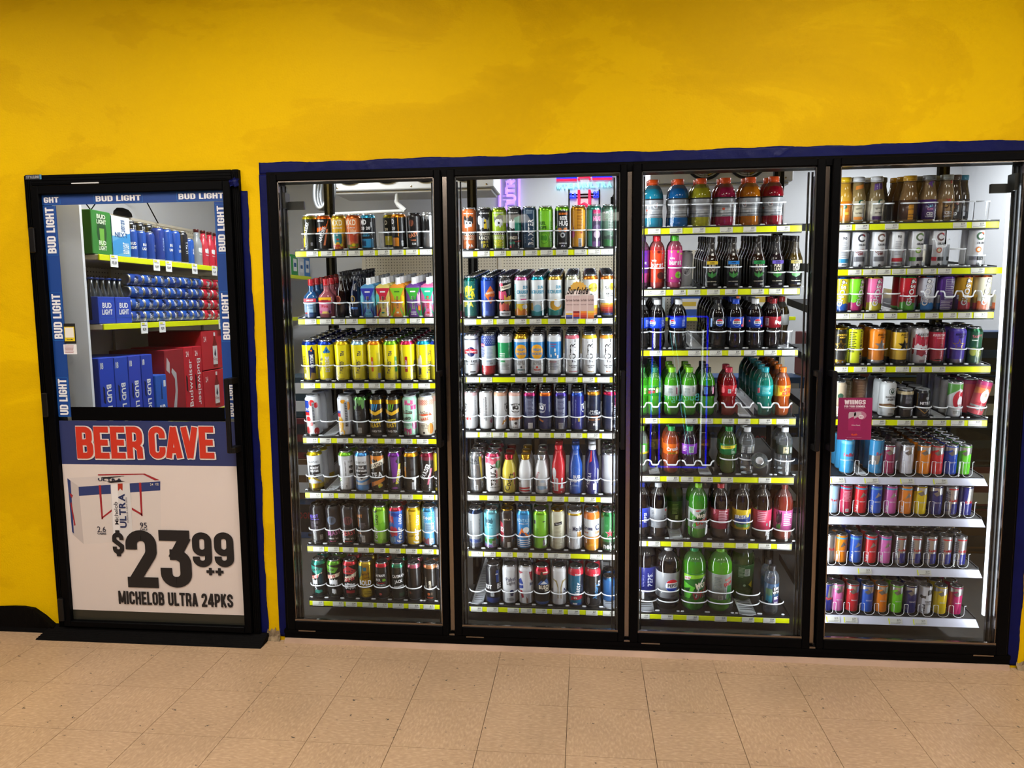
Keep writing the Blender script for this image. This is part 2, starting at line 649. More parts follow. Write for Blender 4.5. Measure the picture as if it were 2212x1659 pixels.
def glyph(ch, bold):
    k = (ch, bold)
    if k in _gl:
        return _gl[k]
    if bold == 'c':
        _gl[k] = cond(ch)
        return _gl[k]
    cu = bpy.data.curves.new('glyph', 'FONT')
    cu.body = ch
    cu.size = 1.0
    cu.resolution_u = 3
    cu.fill_mode = 'FRONT'
    cu.offset = 0.035 if bold else 0.006
    ob = bpy.data.objects.new('glyph', cu)
    COL.objects.link(ob)
    dg = bpy.context.evaluated_depsgraph_get()
    me = bpy.data.meshes.new_from_object(ob.evaluated_get(dg))
    vs = [(v.co.x, v.co.y) for v in me.vertices]
    fs = [tuple(p.vertices) for p in me.polygons]
    bpy.data.objects.remove(ob)
    bpy.data.curves.remove(cu)
    bpy.data.meshes.remove(me)
    if vs:
        x0 = min(v[0] for v in vs)
        vs = [(x - x0, y) for x, y in vs]
        adv = max(v[0] for v in vs) + 0.075
    else:
        adv = 0.3
    _gl[k] = (vs, fs, adv)
    return _gl[k]


_tx = {}


def text2d(s, bold=True):
    """flat triangles of a line of text: height of a capital = 1, centred on (0,0)"""
    k = (s, bold)
    if k in _tx:
        return _tx[k]
    V, F, x = [], [], 0.0
    for ch in s:
        vs, fs, adv = glyph(ch, bold)
        b = len(V)
        V += [(q[0] + x, q[1], q[2] if len(q) > 2 else 0) for q in vs]
        F += [tuple(b + i for i in f) for f in fs]
        x += adv
    H = glyph('H', bold)[0]
    y0, y1 = min(v[1] for v in H), max(v[1] for v in H)
    h = y1 - y0
    wd = x - (.06 if bold == 'c' else 0.075)
    if bold == 'c':
        V = [((q[0] - wd / 2) / h, (q[1] - y0) / h - 0.5, q[2]) for q in V]
    else:
        V = [((q[0] - wd / 2) / h, (q[1] - y0) / h - 0.5) for q in V]
    _tx[k] = (V, F, wd / h)
    return _tx[k]


def text_fit(m, s, x0, x1, z0, z1, y, col, bold=True, rot=0, shear=0.0):
    """lettering on an upright plane facing -Y, stretched into a rectangle"""
    V, F, wd = text2d(s, bold)
    ys = [v[1] for v in V]
    a0, a1 = min(ys), max(ys)
    cx, cz = (x0 + x1) / 2, (z0 + z1) / 2
    W, H = x1 - x0, z1 - z0
    out = []
    for q in V:
        a, b = q[0], q[1]
        dy = q[2] * .000006 if len(q) > 2 else 0.0
        u = a / wd
        t = (b - a0) / (a1 - a0) - 0.5
        if rot == 90:
            out.append((cx - t * W, y - dy, cz + u * H))
        else:
            out.append((cx + u * W + shear * t * H, y - dy, cz + t * H))
    m.add(out, F, C(col))
    return m

# ================================================================== THE SETTING
# ---- yellow wall with two openings (beer cave door, row of cooler doors)
WT = 0.10
OPEN = [(-2.485, -1.488, 0.0, 2.120), (-1.365, 1.745, 0.0, 2.104)]


def wall_grid():
    xs = sorted({-4.6, 4.6, *[v for o in OPEN for v in o[:2]]})
    zs = sorted({0.0, CEIL, *[v for o in OPEN for v in o[2:]]})
    m = M()
    for i in range(len(xs) - 1):
        z = 0.0
        for o in OPEN:
            if abs(o[0] - xs[i]) < 1e-6:
                z = o[3]
        m.box(xs[i], xs[i + 1], 0.0, WT, z, CEIL)
    return m


struct(wall_grid().build('wall_back', MT['wall']), 'bright yellow painted wall above and around the glass doors', 'wall')

# ---- floor: slab and single vinyl tiles
T = 0.3048
TX0, TY0 = -2.2008, -0.149
fl = struct(M().box(-4.6, 4.6, -11.0, 0.0, -0.03, -0.004).build('floor', MT['joint']), 'worn beige vinyl tile floor of the shop', 'floor')
tile_me = {}
for key in ('vct_a', 'vct_b'):
    b = M()
    h = T / 2 - 0.0005
    b.add([(-h, -h, -0.0035), (h, -h, -0.0035), (h, h, -0.0035), (-h, h, -0.0035), (-h + .0007, -h + .0007, 0), (h - .0007, -h + .0007, 0), (h - .0007, h - .0007, 0), (-h + .0007, h - .0007, 0)],
          [(4, 5, 6, 7), (0, 1, 5, 4), (1, 2, 6, 5), (2, 3, 7, 6), (3, 0, 4, 7)])
    tile_me[key] = b.mesh('tile', [MT[key]])
for i in range(-4, 15):
    for j in range(-1, 10):
        cx, cy = TX0 + (i + 0.5) * T, TY0 - (j + 0.5) * T
        if j == -1:
            b = M()
            b.box(cx - T / 2 + .0005, cx + T / 2 - .0005, TY0 + .0005, -0.0005, -0.0035, 0)
            b.build('tile', MT['vct_a' if (i + j) % 2 else 'vct_b'], fl)
        else:
            put('tile', tile_me['vct_a' if (i + j) % 2 else 'vct_b'], fl, (cx, cy, 0))
rest = M().box(-4.6, 4.6, -11.0, TY0 - 10 * T, -0.0039, 0).box(-4.6, TX0 - 4 * T, TY0 - 10 * T, 0, -0.0039, 0).box(TX0 + 15 * T, 4.6, TY0 - 10 * T, 0, -0.0039, 0)
o = rest.build('far_tile_field', MT['vct_a'], fl)
o['kind'] = 'stuff'

# ---- the rest of the shop
struct(M().box(-4.6, 4.6, -11.0, WT, CEIL, CEIL + 0.05).build('ceiling', MT['ceil']), 'pale tiled ceiling of the shop', 'ceiling')
struct(M().box(-4.7, -4.6, -11.0, WT, 0, CEIL).build('wall_left', MT['storewall']), 'plain side wall of the shop beyond the beer cave', 'wall')
struct(M().box(4.6, 4.7, -11.0, WT, 0, CEIL).build('wall_right', MT['storewall']), 'plain side wall of the shop beyond the coolers', 'wall')
struct(M().box(-4.7, 4.7, -11.1, -11.0, 0, CEIL).build('wall_front', MT['storewall']), 'plain far wall of the shop facing the coolers', 'wall')
ORD0 = ['first', 'second', 'third', 'fourth']
for k, (x, y) in enumerate(TROFFERS):
    t = empty('ceiling_light', (x, y, CEIL))
    fr = M()
    for a in ((-.32, -.29, -.62, .62), (.29, .32, -.62, .62), (-.29, .29, -.62, -.59), (-.29, .29, .59, .62)):
        fr.box(a[0], a[1], a[2], a[3], -0.02, 0.0)
    fr.build('frame', MT['white'], t)
    M().box(-.29, .29, -.59, .59, -0.012, -0.006).build('diffuser', MT['lamp'], t)
    rw = 'row nearest the coolers' if y > -2 else ('middle row' if y > -8 else 'far row')
    tag(t, 'recessed ceiling light of the shop, %s in the %s' % (ORD0[k % 4 if k < 8 else k - 8], rw), 'light', 'ceiling lights of the shop')

# ---- black rubber baseboard, peeling at its end by the door
bb = M()
N = 40
top = []
for i in range(N + 1):
    x = -4.6 + (4.6 - 2.505) * i / N
    z = 0.118 + 0.004 * math.sin(i * 0.9)
    if x > -2.62:
        z = 0.118 - 0.085 * ((x + 2.62) / 0.115) ** 1.3
    y = -0.008 - 0.006 * max(0, math.sin(i * 0.35)) - (0.02 * max(0, (x + 2.68)) / 0.17)
    top.append((x, y, max(z, 0.03)))
vs, fs = [], []
for (x, y, z) in top:
    vs += [(x, -0.022, 0.0), (x, -0.012, 0.018), (x, y, z), (x, 0.0, z), (x, 0.0, 0.0)]
for i in range(N):
    for k in range(4):
        fs.append((i * 5 + k, (i + 1) * 5 + k, (i + 1) * 5 + k + 1, i * 5 + k + 1))
fs.append(tuple(N * 5 + k for k in range(5)))
bb.add(vs, fs)
struct(bb.build('baseboard_left', MT['rubber']), 'black rubber baseboard peeling off the yellow wall', 'baseboard')


# ---- blue tape
def tape_strip(name, p0, p1, wd, label, yb=-0.004, amp=0.0025, along='x', seed=1):
    rnd = random.Random(seed)
    L = abs((p1[0] - p0[0]) if along == 'x' else (p1[1] - p0[1]))
    n = int(L / 0.012)
    k = 6
    ph = [rnd.uniform(0, 6.28) for _ in range(8)]
    vs, fs = [], []
    folds = [(rnd.uniform(0, L), rnd.uniform(-1.6, 1.6), rnd.uniform(.5, 1.3)) for _ in range(int(L * 7))]
    for i in range(n + 1):
        s = L * i / n
        e0 = 0.0022 * math.sin(s * 9 + ph[0]) + 0.0018 * math.sin(s * 31 + ph[1]) + rnd.uniform(-.0008, .0008)
        for j in range(k + 1):
            t = j / k
            d = 0
            for (fs_, sl, am) in folds:
                q = (s - fs_ - sl * (t - .5) * wd) / 0.006
                if abs(q) < 3:
                    d += am * math.exp(-q * q)
            d = min(d, 1.6) * amp + 0.0004 * math.sin(s * 60 + t * 5 + ph[2])
            off = t * wd + (e0 if j == k else 0)
            y = yb - max(d, 0)
            if along == 'x':
                vs.append((p0[0] + s * (1 if p1[0] > p0[0] else -1), y, p0[1] + off))
            else:
                vs.append((p0[0] + off, y, p0[1] + s))
    for i in range(n):
        for j in range(k):
            fs.append((i * (k + 1) + j, (i + 1) * (k + 1) + j, (i + 1) * (k + 1) + j + 1, i * (k + 1) + j + 1))
    b0 = len(vs)
    edge = [j for j in range(k + 1)] + [i * (k + 1) + k for i in range(1, n + 1)] + [n * (k + 1) + j for j in range(k - 1, -1, -1)] + [i * (k + 1) for i in range(n - 1, 0, -1)]
    vs += [(vs[e][0], 0.0, vs[e][2]) for e in edge]
    for a in range(len(edge)):
        c = (a + 1) % len(edge)
        fs.append((edge[a], edge[c], b0 + c, b0 + a))
    m = M().add(vs, fs)
    return struct(m.build(name, MT['tape'], smooth=True), label, 'tape')


tape_strip('trim_1', (-1.402, 2.100), (1.802, 2.100), 0.046, 'crinkled navy blue tape along the top of the cooler frame', seed=3)
tape_strip('trim_2', (-1.404, 0.02), (-1.404, 2.098), 0.041, 'navy blue tape down the cooler edge nearest the beer cave', along='z', amp=0.001, seed=5)
tape_strip('trim_3', (1.742, 0.012), (1.742, 2.098), 0.052, 'navy blue tape down the far edge of the last cooler door', along='z', amp=0.001, seed=6)
tape_strip('trim_4', (-1.489, 0.03), (-1.489, 2.03), 0.030, 'navy blue tape down the side of the beer cave frame', yb=-0.006, along='z', amp=0.002, seed=8)
# crumpled flap at the top corner of the beer cave frame
fl_ = M()
cx, _, cz = at(508, 392, -0.03)
pts = []
rnd = random.Random(4)
for i in range(6):
    for j in range(5):
        pts.append((cx - 0.024 + 0.009 * i + rnd.uniform(-.003, .003), -0.030 - rnd.uniform(0, .014), cz - 0.022 + 0.010 * j * (1 - 0.08 * abs(i - 3)) + rnd.uniform(-.003, .003)))
fl_.add(pts, [(i * 5 + j, (i + 1) * 5 + j, (i + 1) * 5 + j + 1, i * 5 + j + 1) for i in range(5) for j in range(4)])
struct(fl_.build('trim_5', MT['tape']), 'loose crumpled flap of blue tape on the beer cave frame corner', 'tape')
# bare plaster at the foot of the yellow strip between door and coolers
pl = M()
rnd = random.Random(9)
vs, fs = [], []
for i in range(12):
    x = -1.462 + 0.062 * i / 11
    zt = 0.055 + rnd.uniform(-.012, .012)
    for k in range(4):
        vs.append((x, -0.003 - rnd.uniform(0, .006) - (0.012 if k == 0 else 0), zt * k / 3))
for i in range(11):
    for k in range(3):
        fs.append((i * 4 + k, i * 4 + 4 + k, i * 4 + 5 + k, i * 4 + 1 + k))
pl.add(vs, fs)
struct(pl.build('trim_6', MT['plaster']), 'bare crumbling plaster at the foot of the yellow strip', 'wall')
pl2 = M()
vs, fs = [], []
for i in range(10):
    x = 1.785 + 0.09 * i / 9
    zt = 0.03 + rnd.uniform(-.01, .01)
    for k in range(3):
        vs.append((x, -0.003 - rnd.uniform(0, .006) - (0.02 if k == 0 else 0), zt * k / 2))
for i in range(9):
    for k in range(2):
        fs.append((i * 3 + k, i * 3 + 3 + k, i * 3 + 4 + k, i * 3 + 1 + k))
pl2.add(vs, fs)
struct(pl2.build('trim_7', MT['plaster']), 'chipped plaster at the wall foot beyond the last cooler', 'wall')

# ---- cooler frame: head, sill, end posts, mullions
FZ1 = 2.104
cf = empty('trim_8', (0.19, 0.0, 0.0))
struct(cf, 'black aluminium frame holding the four cooler doors', 'door frame')


def sub(name, m, mat, parent, smooth=False):
    """part given in world coordinates under a parent that is only moved"""
    l = parent.location
    m.v = [(a - l[0], b - l[1], c - l[2]) for a, b, c in m.v]
    return m.build(name, mat, parent, smooth)


sub('head_rail', M().box(-1.368, 1.748, -0.012, 0.10, 2.068, FZ1), MT['black'], cf)
sub('sill', M().box(-1.372, 1.752, -0.020, 0.11, 0.022, 0.062).box(-1.372, 1.752, -0.026, -0.020, 0.046, 0.062), MT['black'], cf)
sub('sill_deck', M().box(-1.33, 1.71, 0.0, 0.11, 0.062, 0.075), MT['gasket'], cf)
sub('end_post', M().box(-1.368, -1.330, -0.012, 0.10, 0.062, 2.068), MT['black'], cf)
sub('end_post', M().box(1.708, 1.748, -0.012, 0.10, 0.062, 2.068), MT['black'], cf)
for mx in MUL[1:4]:
    sub('mullion', M().box(mx - 0.032, mx + 0.032, 0.004, 0.052, 0.062, 2.068), MT['black'], cf)
    sub('mullion_strip', M().box(mx - 0.009, mx + 0.009, -0.004, 0.004, 0.066, 2.066), MT['steel'], cf)
for mx, ss in zip(MUL, ((1,), (-1, 1), (-1, 1), (-1, 1), (-1,))):
    for s in ss:
        h = M()
        h.box(mx + s * 0.020 - .008, mx + s * 0.020 + .008, 0.052, 0.10, 0.10, 2.04)
        sub('light_housing', h, MT['satin'], cf)
        g = M()
        for q in range(3):
            g.box(mx + s * (0.034 + .014 * q) - .003, mx + s * (0.034 + .014 * q) + .003, 0.022 + .004 * q, 0.032 + .004 * q, 0.08, 2.05)
        sub('post_fin', g, MT['gasket'], cf)
for mx in MUL[1:4]:
    sub('corner_bracket', M().box(mx - 0.012, mx + 0.012, -0.024, -0.020, 0.058, 0.070), MT['steel'], cf)
# lit tube beside the last door
sub('lamp_tube', M().box(1.676, 1.692, 0.05, 0.066, 0.20, 1.98), MT['lampc'], cf)
# worn beige strip where the sill meets the floor
wd = M()
n = 60
vs, fs = [], []
rnd = random.Random(2)
for i in range(n + 1):
    x = -1.37 + 3.12 * i / n
    d = 0.004 * math.sin(i * .35) + 0.002 * math.sin(i * 1.3)
    vs += [(x, -0.030 - 0.004 + d, 0.0), (x, -0.026 + d * .5, 0.021), (x, 0.0, 0.022), (x, 0.0, 0.0)]
for i in range(n):
    for k in range(3):
        fs.append((i * 4 + k, i * 4 + 4 + k, i * 4 + 5 + k, i * 4 + 1 + k))
wd.add(vs, fs)
struct(wd.build('trim_9', MT['wood']), 'thin beige strip along the floor under the coolers', 'trim')

# ---- four cooler doors
LEAF = [(-1.352, -0.607, -1.317, -0.634), (-0.579, 0.167, -0.546, 0.140), (0.191, 0.946, 0.226, 0.914), (0.975, 1.734, 1.003, 1.692)]
ORD = ['first', 'second', 'third', 'fourth', 'fifth', 'sixth', 'seventh', 'eighth', 'ninth', 'tenth']
Z0, Z1, GZ0, GZ1 = 0.064, 2.094, 0.107, 2.064
HANDLE_X = [-0.620, 0.152, 0.931, 0.990]
for k, (a, b, ga, gb) in enumerate(LEAF):
    d = empty('door_%d' % (k + 2), ((a + b) / 2, -0.03, Z0))
    struct(d, '%s black framed glass cooler door counting from the beer cave' % ORD[k], 'cooler door')

    def rail(x0, x1, z0, z1):
        m = M().bbox(x0, x1, -0.03, 0.002, z0, z1, 0.003)
        return sub('door_rail', m, MT['black'], d)

    rail(a, ga, Z0, Z1)
    rail(gb, b, Z0, Z1)
    rail(ga, gb, GZ1, Z1)
    rail(ga, gb, Z0, GZ0)
    g = M()
    for (x0, x1, z0, z1) in ((ga, ga + .005, GZ0, GZ1), (gb - .005, gb, GZ0, GZ1), (ga, gb, GZ1 - .005, GZ1), (ga, gb, GZ0, GZ0 + .007)):
        g.box(x0, x1, -0.022, -0.010, z0, z1)
    sub('gasket', g, MT['steel'] if k in (0, 3) else MT['gasket'], d)
    sub('gasket_foot', M().box(ga, gb, -0.026, -0.012, GZ0 - .001, GZ0 + .008), MT['steel'], d)
    sub('glass_pane', M().box(ga, gb, -0.016, -0.012, GZ0, GZ1), MT['glass'], d)
    hx = HANDLE_X[k]
    h = M().bbox(hx - .009, hx + .009, -0.092, -0.076, 0.925, 1.252, 0.003)
    h.bbox(hx - .010, hx + .010, -0.080, -0.030, 1.228, 1.252, 0.002).bbox(hx - .010, hx + .010, -0.080, -0.030, 0.925, 0.949, 0.002)
    sub('handle', h, MT['satin'], d)
    # spring hinge arm in the upper corner, seen through the glass
    if k in (0, 3):
        s = 1 if k == 0 else -1
        ex = ga if k == 0 else gb
        hh = M().box(min(ex + s * .012, ex + s * .025), max(ex + s * .012, ex + s * .025), 0.0, 0.05, 1.955, 2.02)
        hh.box(min(ex + s * .02, ex + s * .095), max(ex + s * .02, ex + s * .095), 0.03, 0.045, 1.95, 1.985)
        sub('hinge_arm', hh, MT['gasket'], d)
    # small torn sticker remains under the door corner
    sub('hinge_plate', M().box(a + .05 if k < 3 else b - .13, a + .13 if k < 3 else b - .05, -0.0285, -0.024, 0.0575, 0.063), MT['steel'], d)

# ---- inside of the walk-in cave
CBY, CLX, CRX, CCZ = 3.42, -2.95, 3.1, 2.86
struct(M().box(CLX, CRX, CBY, CBY + .05, 0, CCZ).build('wall_cave_back', MT['white']), 'white back wall of the walk-in cave', 'wall')
struct(M().box(CLX - .05, CLX, WT, CBY, 0, CCZ).build('wall_cave_left', MT['white']), 'white side wall of the walk-in cave', 'wall')
struct(M().box(CRX, CRX + .05, WT, CBY, 0, CCZ).build('wall_cave_right', MT['white']), 'white end wall of the walk-in cave', 'wall')
struct(M().box(CLX, CRX, WT, CBY, CCZ, CCZ + .05).build('ceiling_cave', MT['white']), 'white ceiling of the walk-in cave', 'ceiling')
struct(M().box(CLX, CRX, 0.0, CBY, -0.03, -0.001).build('floor_cave', MT['cavefloor']), 'grey floor of the walk-in cave', 'floor')
for x, y in CAVE_LAMPS:
    t = empty('cave_light', (x, y, 2.86))
    M().box(-.10, .10, -.62, .62, -0.05, 0).build('housing', MT['white'], t)
    M().box(-.07, .07, -.58, .58, -0.056, -0.05).build('diffuser', MT['lampc'], t)
    tag(t, 'strip light on the cave ceiling %s' % ('near the beer cave door' if x < -1 else ('before the neon signs' if x < 1 else 'at the far end')), 'light', 'cave ceiling lights')

# rear posts of the cooler shelving
for mx in MUL:
    p = M()
    p.box(-.024, .024, -.015, .015, 0, 2.42)
    t = empty('shelf_post', (mx, 0.755, 0))
    p.build('post', MT['black'], t)
    M().box(-.006, .006, -.0165, -.015, 0.1, 2.38).build('slotted_strip', MT['gasket'], t)
    tag(t, 'black slotted rear post of the shelves at the %s cooler post' % ORD[MUL.index(mx)], 'post', 'rear shelf posts')

# ================================================================== PRODUCTS
# every container: radius, height, profile (radius share, height share), cross-section power
def canprof(neck=0.80, shoulder=0.885):
    return [(0.0, 0.02), (0.70, 0.012), (0.76, 0.0), (0.86, 0.012), (0.985, 0.045), (1, 0.06), (1, 0.5), (1, shoulder), (0.985, shoulder + .02), (neck + .03, 0.958), (neck, 0.968)]


KIND = {
    # name: (radius, height, profile, power, type)
    'can16': (0.0330, 0.157, canprof(), 2, 'can'),
    'can24': (0.0360, 0.192, canprof(.77, .885), 2, 'can'),
    'can19': (0.0328, 0.186, canprof(.82, .90), 2, 'can'),
    'claw': (0.0305, 0.181, canprof(.84, .91), 2, 'can'),
    'can12': (0.0330, 0.122, canprof(.80, .86), 2, 'can'),
    'slim': (0.0288, 0.156, canprof(.90, .945), 2, 'can'),
    'rb8': (0.0265, 0.134, canprof(.92, .945), 2, 'can'),
    'rb12': (0.0285, 0.158, canprof(.92, .945), 2, 'can'),
    'pet20': (0.0362, 0.214, [(0, .01), (.5, 0), (.80, .012), (.95, .06), (1, .13), (.98, .22), (.88, .31), (.90, .36), (.985, .42), (.985, .64), (.99, .66), (.94, .72), (.78, .80), (.52, .87), (.38, .905), (.37, .925)], 2, 'pet'),
    'water': (0.0355, 0.212, [(0, .01), (.6, 0), (.88, .015), (.97, .05), (.91, .10), (1, .15), (.92, .20), (1, .25), (.93, .30), (.99, .36), (.94, .40), (.97, .44), (.97, .64), (1, .68), (.93, .75), (.75, .82), (.5, .88), (.38, .905), (.37, .925)], 2, 'pet'),
    'pet1': (0.0420, 0.255, [(0, .01), (.55, 0), (.85, .012), (.97, .05), (1, .10), (1, .16), (.975, .20), (.975, .55), (1, .58), (.99, .66), (.92, .74), (.75, .82), (.5, .88), (.32, .915), (.31, .94)], 2, 'pet'),
    'pet2': (0.0545, 0.302, [(0, .01), (.5, 0), (.80, .012), (.95, .06), (1, .12), (1, .19), (.985, .21), (.985, .61), (1, .63), (.99, .70), (.93, .77), (.76, .84), (.5, .895), (.28, .925), (.265, .945)], 2, 'pet'),
    'sport': (0.0440, 0.202, [(0, .0), (.88, 0), (1, .03), (1, .16), (.95, .22), (.90, .33), (.93, .42), (1, .50), (1, .60), (.985, .66), (.88, .76), (.66, .85), (.46, .89), (.45, .90)], 2, 'pet'),
    'bubly': (0.0320, 0.225, [(0, .0), (.85, 0), (1, .03), (1, .10), (.985, .12), (.985, .72), (1, .74), (.92, .80), (.66, .87), (.42, .905), (.42, .925)], 2, 'pet'),
    'tea': (0.0300, 0.215, [(0, .0), (.88, 0), (1, .03), (1, .52), (.95, .57), (.66, .68), (.46, .77), (.40, .85), (.40, .91)], 3.6, 'pet'),
    'coffee': (0.0345, 0.190, [(0, .0), (.88, 0), (1, .035), (1, .48), (.97, .56), (.80, .70), (.68, .80), (.66, .92)], 2.3, 'pet'),
    'pouch': (0.0350, 0.175, [(0, .0), (.95, 0), (1, .02), (1, .50), (.93, .57), (.55, .65), (.37, .70), (.35, .86)], 4.0, 'pet'),
    'longneck': (0.0270, 0.205, [(0, .0), (.9, 0), (1, .03), (1, .52), (.9, .60), (.55, .72), (.45, .80), (.44, .95)], 2, 'pet'),
    'alpint': (0.0330, 0.180, [(0, .0), (.92, 0), (1, .03), (1, .52), (.97, .60), (.78, .74), (.58, .83), (.56, .88)], 2, 'alu'),
    'allong': (0.0310, 0.225, [(0, .0), (.92, 0), (1, .03), (1, .56), (.94, .63), (.68, .74), (.50, .82), (.47, .92)], 2, 'alu'),
    'carton': (0.0335, 0.165, [(0, 0), (.97, 0), (1, .01), (1, .80), (.96, .84), (.55, .90), (0.0, .905)], 9, 'carton'),
}
CAPR = {'pet20': .44, 'water': .43, 'pet1': .38, 'pet2': .33, 'sport': .51, 'bubly': .47, 'tea': .46, 'coffee': .74, 'pouch': .43, 'longneck': .52, 'alpint': .64, 'allong': .55}
CAPZ = {'pet20': .915, 'water': .915, 'pet1': .93, 'pet2': .935, 'sport': .895, 'bubly': .915, 'tea': .90, 'coffee': .91, 'pouch': .85, 'longneck': .94, 'alpint': .865, 'allong': .915}
LABZ = {'pet20': (.425, .645), 'water': (.44, .65), 'pet1': (.20, .56), 'pet2': (.21, .62), 'sport': (.20, .60), 'bubly': (.12, .73), 'tea': (.06, .54), 'coffee': (.06, .48), 'pouch': (.06, .50), 'longneck': (.1, .5)}


def Tx(s, x, v, h, col, rot=0, sx=1.0, bold=True, sh=0.0):
    return ('t', s, x, v, h, col, rot, sx, bold, sh)


def Rc(x, v, w_, h, col):
    return ('p', [(x - w_ / 2, v, -h / 2), (x + w_ / 2, v, -h / 2), (x + w_ / 2, v, h / 2), (x - w_ / 2, v, h / 2)], col)


def El(x, v, w_, h, col, n=18):
    return ('p', [(x + w_ / 2 * math.cos(6.2832 * k / n), v, h / 2 * math.sin(6.2832 * k / n)) for k in range(n)], col)


def Di(x, v, w_, h, col):
    return ('p', [(x, v, -h / 2), (x + w_ / 2, v, 0), (x, v, h / 2), (x - w_ / 2, v, 0)], col)


def St(x, v, d, col):
    tris = []
    P = [(x + (d / 2 if k % 2 == 0 else d / 5.2) * math.sin(math.pi * k / 5), v, (d / 2 if k % 2 == 0 else d / 5.2) * math.cos(math.pi * k / 5)) for k in range(10)]
    return ('q', [[P[k - 1], P[k], P[(k + 1) % 10]] for k in range(0, 10, 2)] + [[P[k] for k in range(1, 10, 2)]], col)


def Po(pts, col):
    """polygon: x in mm, height as share"""
    return ('p', [(a, b, 0) for a, b in pts], col)


def Ln(x, v, w_, h, n, col):
    """block of fine print: n thin lines"""
    r = random.Random(int(x * 7 + v * 100 + n))
    q = []
    for k in range(n):
        z = h / 2 - h * (k + .5) / n
        ww = w_ * r.uniform(.7, 1)
        q.append([(x - w_ / 2, v, z - h / n * .28), (x - w_ / 2 + ww, v, z - h / n * .28), (x - w_ / 2 + ww, v, z + h / n * .28), (x - w_ / 2, v, z + h / n * .28)])
    return ('q', q, col)


def Bc(x, v, w_=9, h=14):
    """bar code"""
    q = []
    r = random.Random(int(x * 3 + v * 50))
    z = -h / 2 + 1
    while z < h / 2 - 1:
        t = r.choice((.5, .8, 1.2))
        q.append([(x - w_ / 2 + 1, v, z), (x + w_ / 2 - 1, v, z), (x + w_ / 2 - 1, v, z + t), (x - w_ / 2 + 1, v, z + t)])
        z += t + r.choice((.5, .8))
    return [Rc(x, v, w_, h, 'w'), ('q', q, 'k')]


def Zg(x0, x1, v, h, col, n=6):
    """zig-zag ragged patch"""
    r = random.Random(int(x0 + x1 * 3 + v * 99))
    top = [(x0 + (x1 - x0) * k / n, v, h / 2 * r.uniform(.4, 1)) for k in range(n + 1)]
    bot = [(x0 + (x1 - x0) * k / n, v, -h / 2 * r.uniform(.4, 1)) for k in range(n, -1, -1)]
    return ('p', top + bot, col)


def clipx(poly, a, b):
    for side, lim in ((1, a), (-1, b)):
        out = []
        for i in range(len(poly)):
            p, q = poly[i - 1], poly[i]
            ip, iq = side * (p[0] - lim) >= 0, side * (q[0] - lim) >= 0
            if ip != iq:
                t = (lim - p[0]) / (q[0] - p[0])
                out.append((lim, p[1] + (q[1] - p[1]) * t))
            if iq:
                out.append(q)
        poly = out
        if len(poly) < 3:
            return []
    return poly


def prints_mesh(m, prints, R, h, sq, squash=1.0, step=5.0):
    """wrap the flat prints round a container of radius R(z)"""
    Rr = R(h * .35)

    def wrap(x, z, lay):
        x *= 0.001
        rr = R(min(max(z, 0), h)) + 0.0004 + 0.00016 * lay
        if sq > 2.6:
            hw = Rr
            if abs(x) <= hw:
                return (x, -(rr) * squash, z)
            s = 1 if x > 0 else -1
            return (s * rr, -rr * squash + (abs(x) - hw), z)
        a = x / Rr
        return (rr * math.sin(a), -rr * math.cos(a) * squash, z)

    for lay, p in enumerate(prints):
        if p[0] == 't':
            _, s, x, v, hh, col, rot, sx, bold, sh = p
            V, F, wd = text2d(s, bold)
            vs = []
            for a, b in V:
                if rot == 90:
                    X, Z = x - b * hh, v * h * 1000 + a * hh * sx
                elif rot == 270:
                    X, Z = x + b * hh, v * h * 1000 - a * hh * sx
                elif rot:
                    ca, sa = math.cos(math.radians(rot)), math.sin(math.radians(rot))
                    X, Z = x + (a * sx * ca - b * sa) * hh, v * h * 1000 + (a * sx * sa + b * ca) * hh
                else:
                    X, Z = x + a * hh * sx + sh * b * hh, v * h * 1000 + b * hh
                vs.append(wrap(X, Z * .001, lay))
            m.add(vs, F, C(col))
        else:
            polys = [p[1]] if p[0] == 'p' else p[1]
            for pol in polys:
                q = [(a, b * h * 1000 + c) for a, b, c in pol]
                xs = [a for a, _ in q]
                k0, k1 = math.floor(min(xs) / step), math.ceil(max(xs) / step)
                for k in range(k0, max(k1, k0 + 1)):
                    cl = clipx(q, k * step, (k + 1) * step)
                    if len(cl) >= 3:
                        m.add([wrap(a, b * .001, lay) for a, b in cl], [tuple(range(len(cl)))], C(p[2]))
    return m


def profile(kind):
    r, h, pr, sq, ty = KIND[kind]
    P = [(a * r, b * h) for a, b in pr]

    def R(z):
        for i in range(len(P) - 1):
            if P[i][1] <= z <= P[i + 1][1] and P[i + 1][1] > P[i][1]:
                t = (z - P[i][1]) / (P[i + 1][1] - P[i][1])
                return P[i][0] + (P[i + 1][0] - P[i][0]) * t
        return P[-1][0] if z > P[-1][1] else r * .95
    return r, h, P, R, sq, ty


def cutprof(P, cuts):
    out = [P[0]]
    for i in range(len(P) - 1):
        (r0, z0), (r1, z1) = P[i], P[i + 1]
        if z1 > z0:
            for c in sorted(cuts):
                if z0 + 1e-5 < c < z1 - 1e-5:
                    out.append((r0 + (r1 - r0) * (c - z0) / (z1 - z0), c))
        out.append(P[i + 1])
    return out


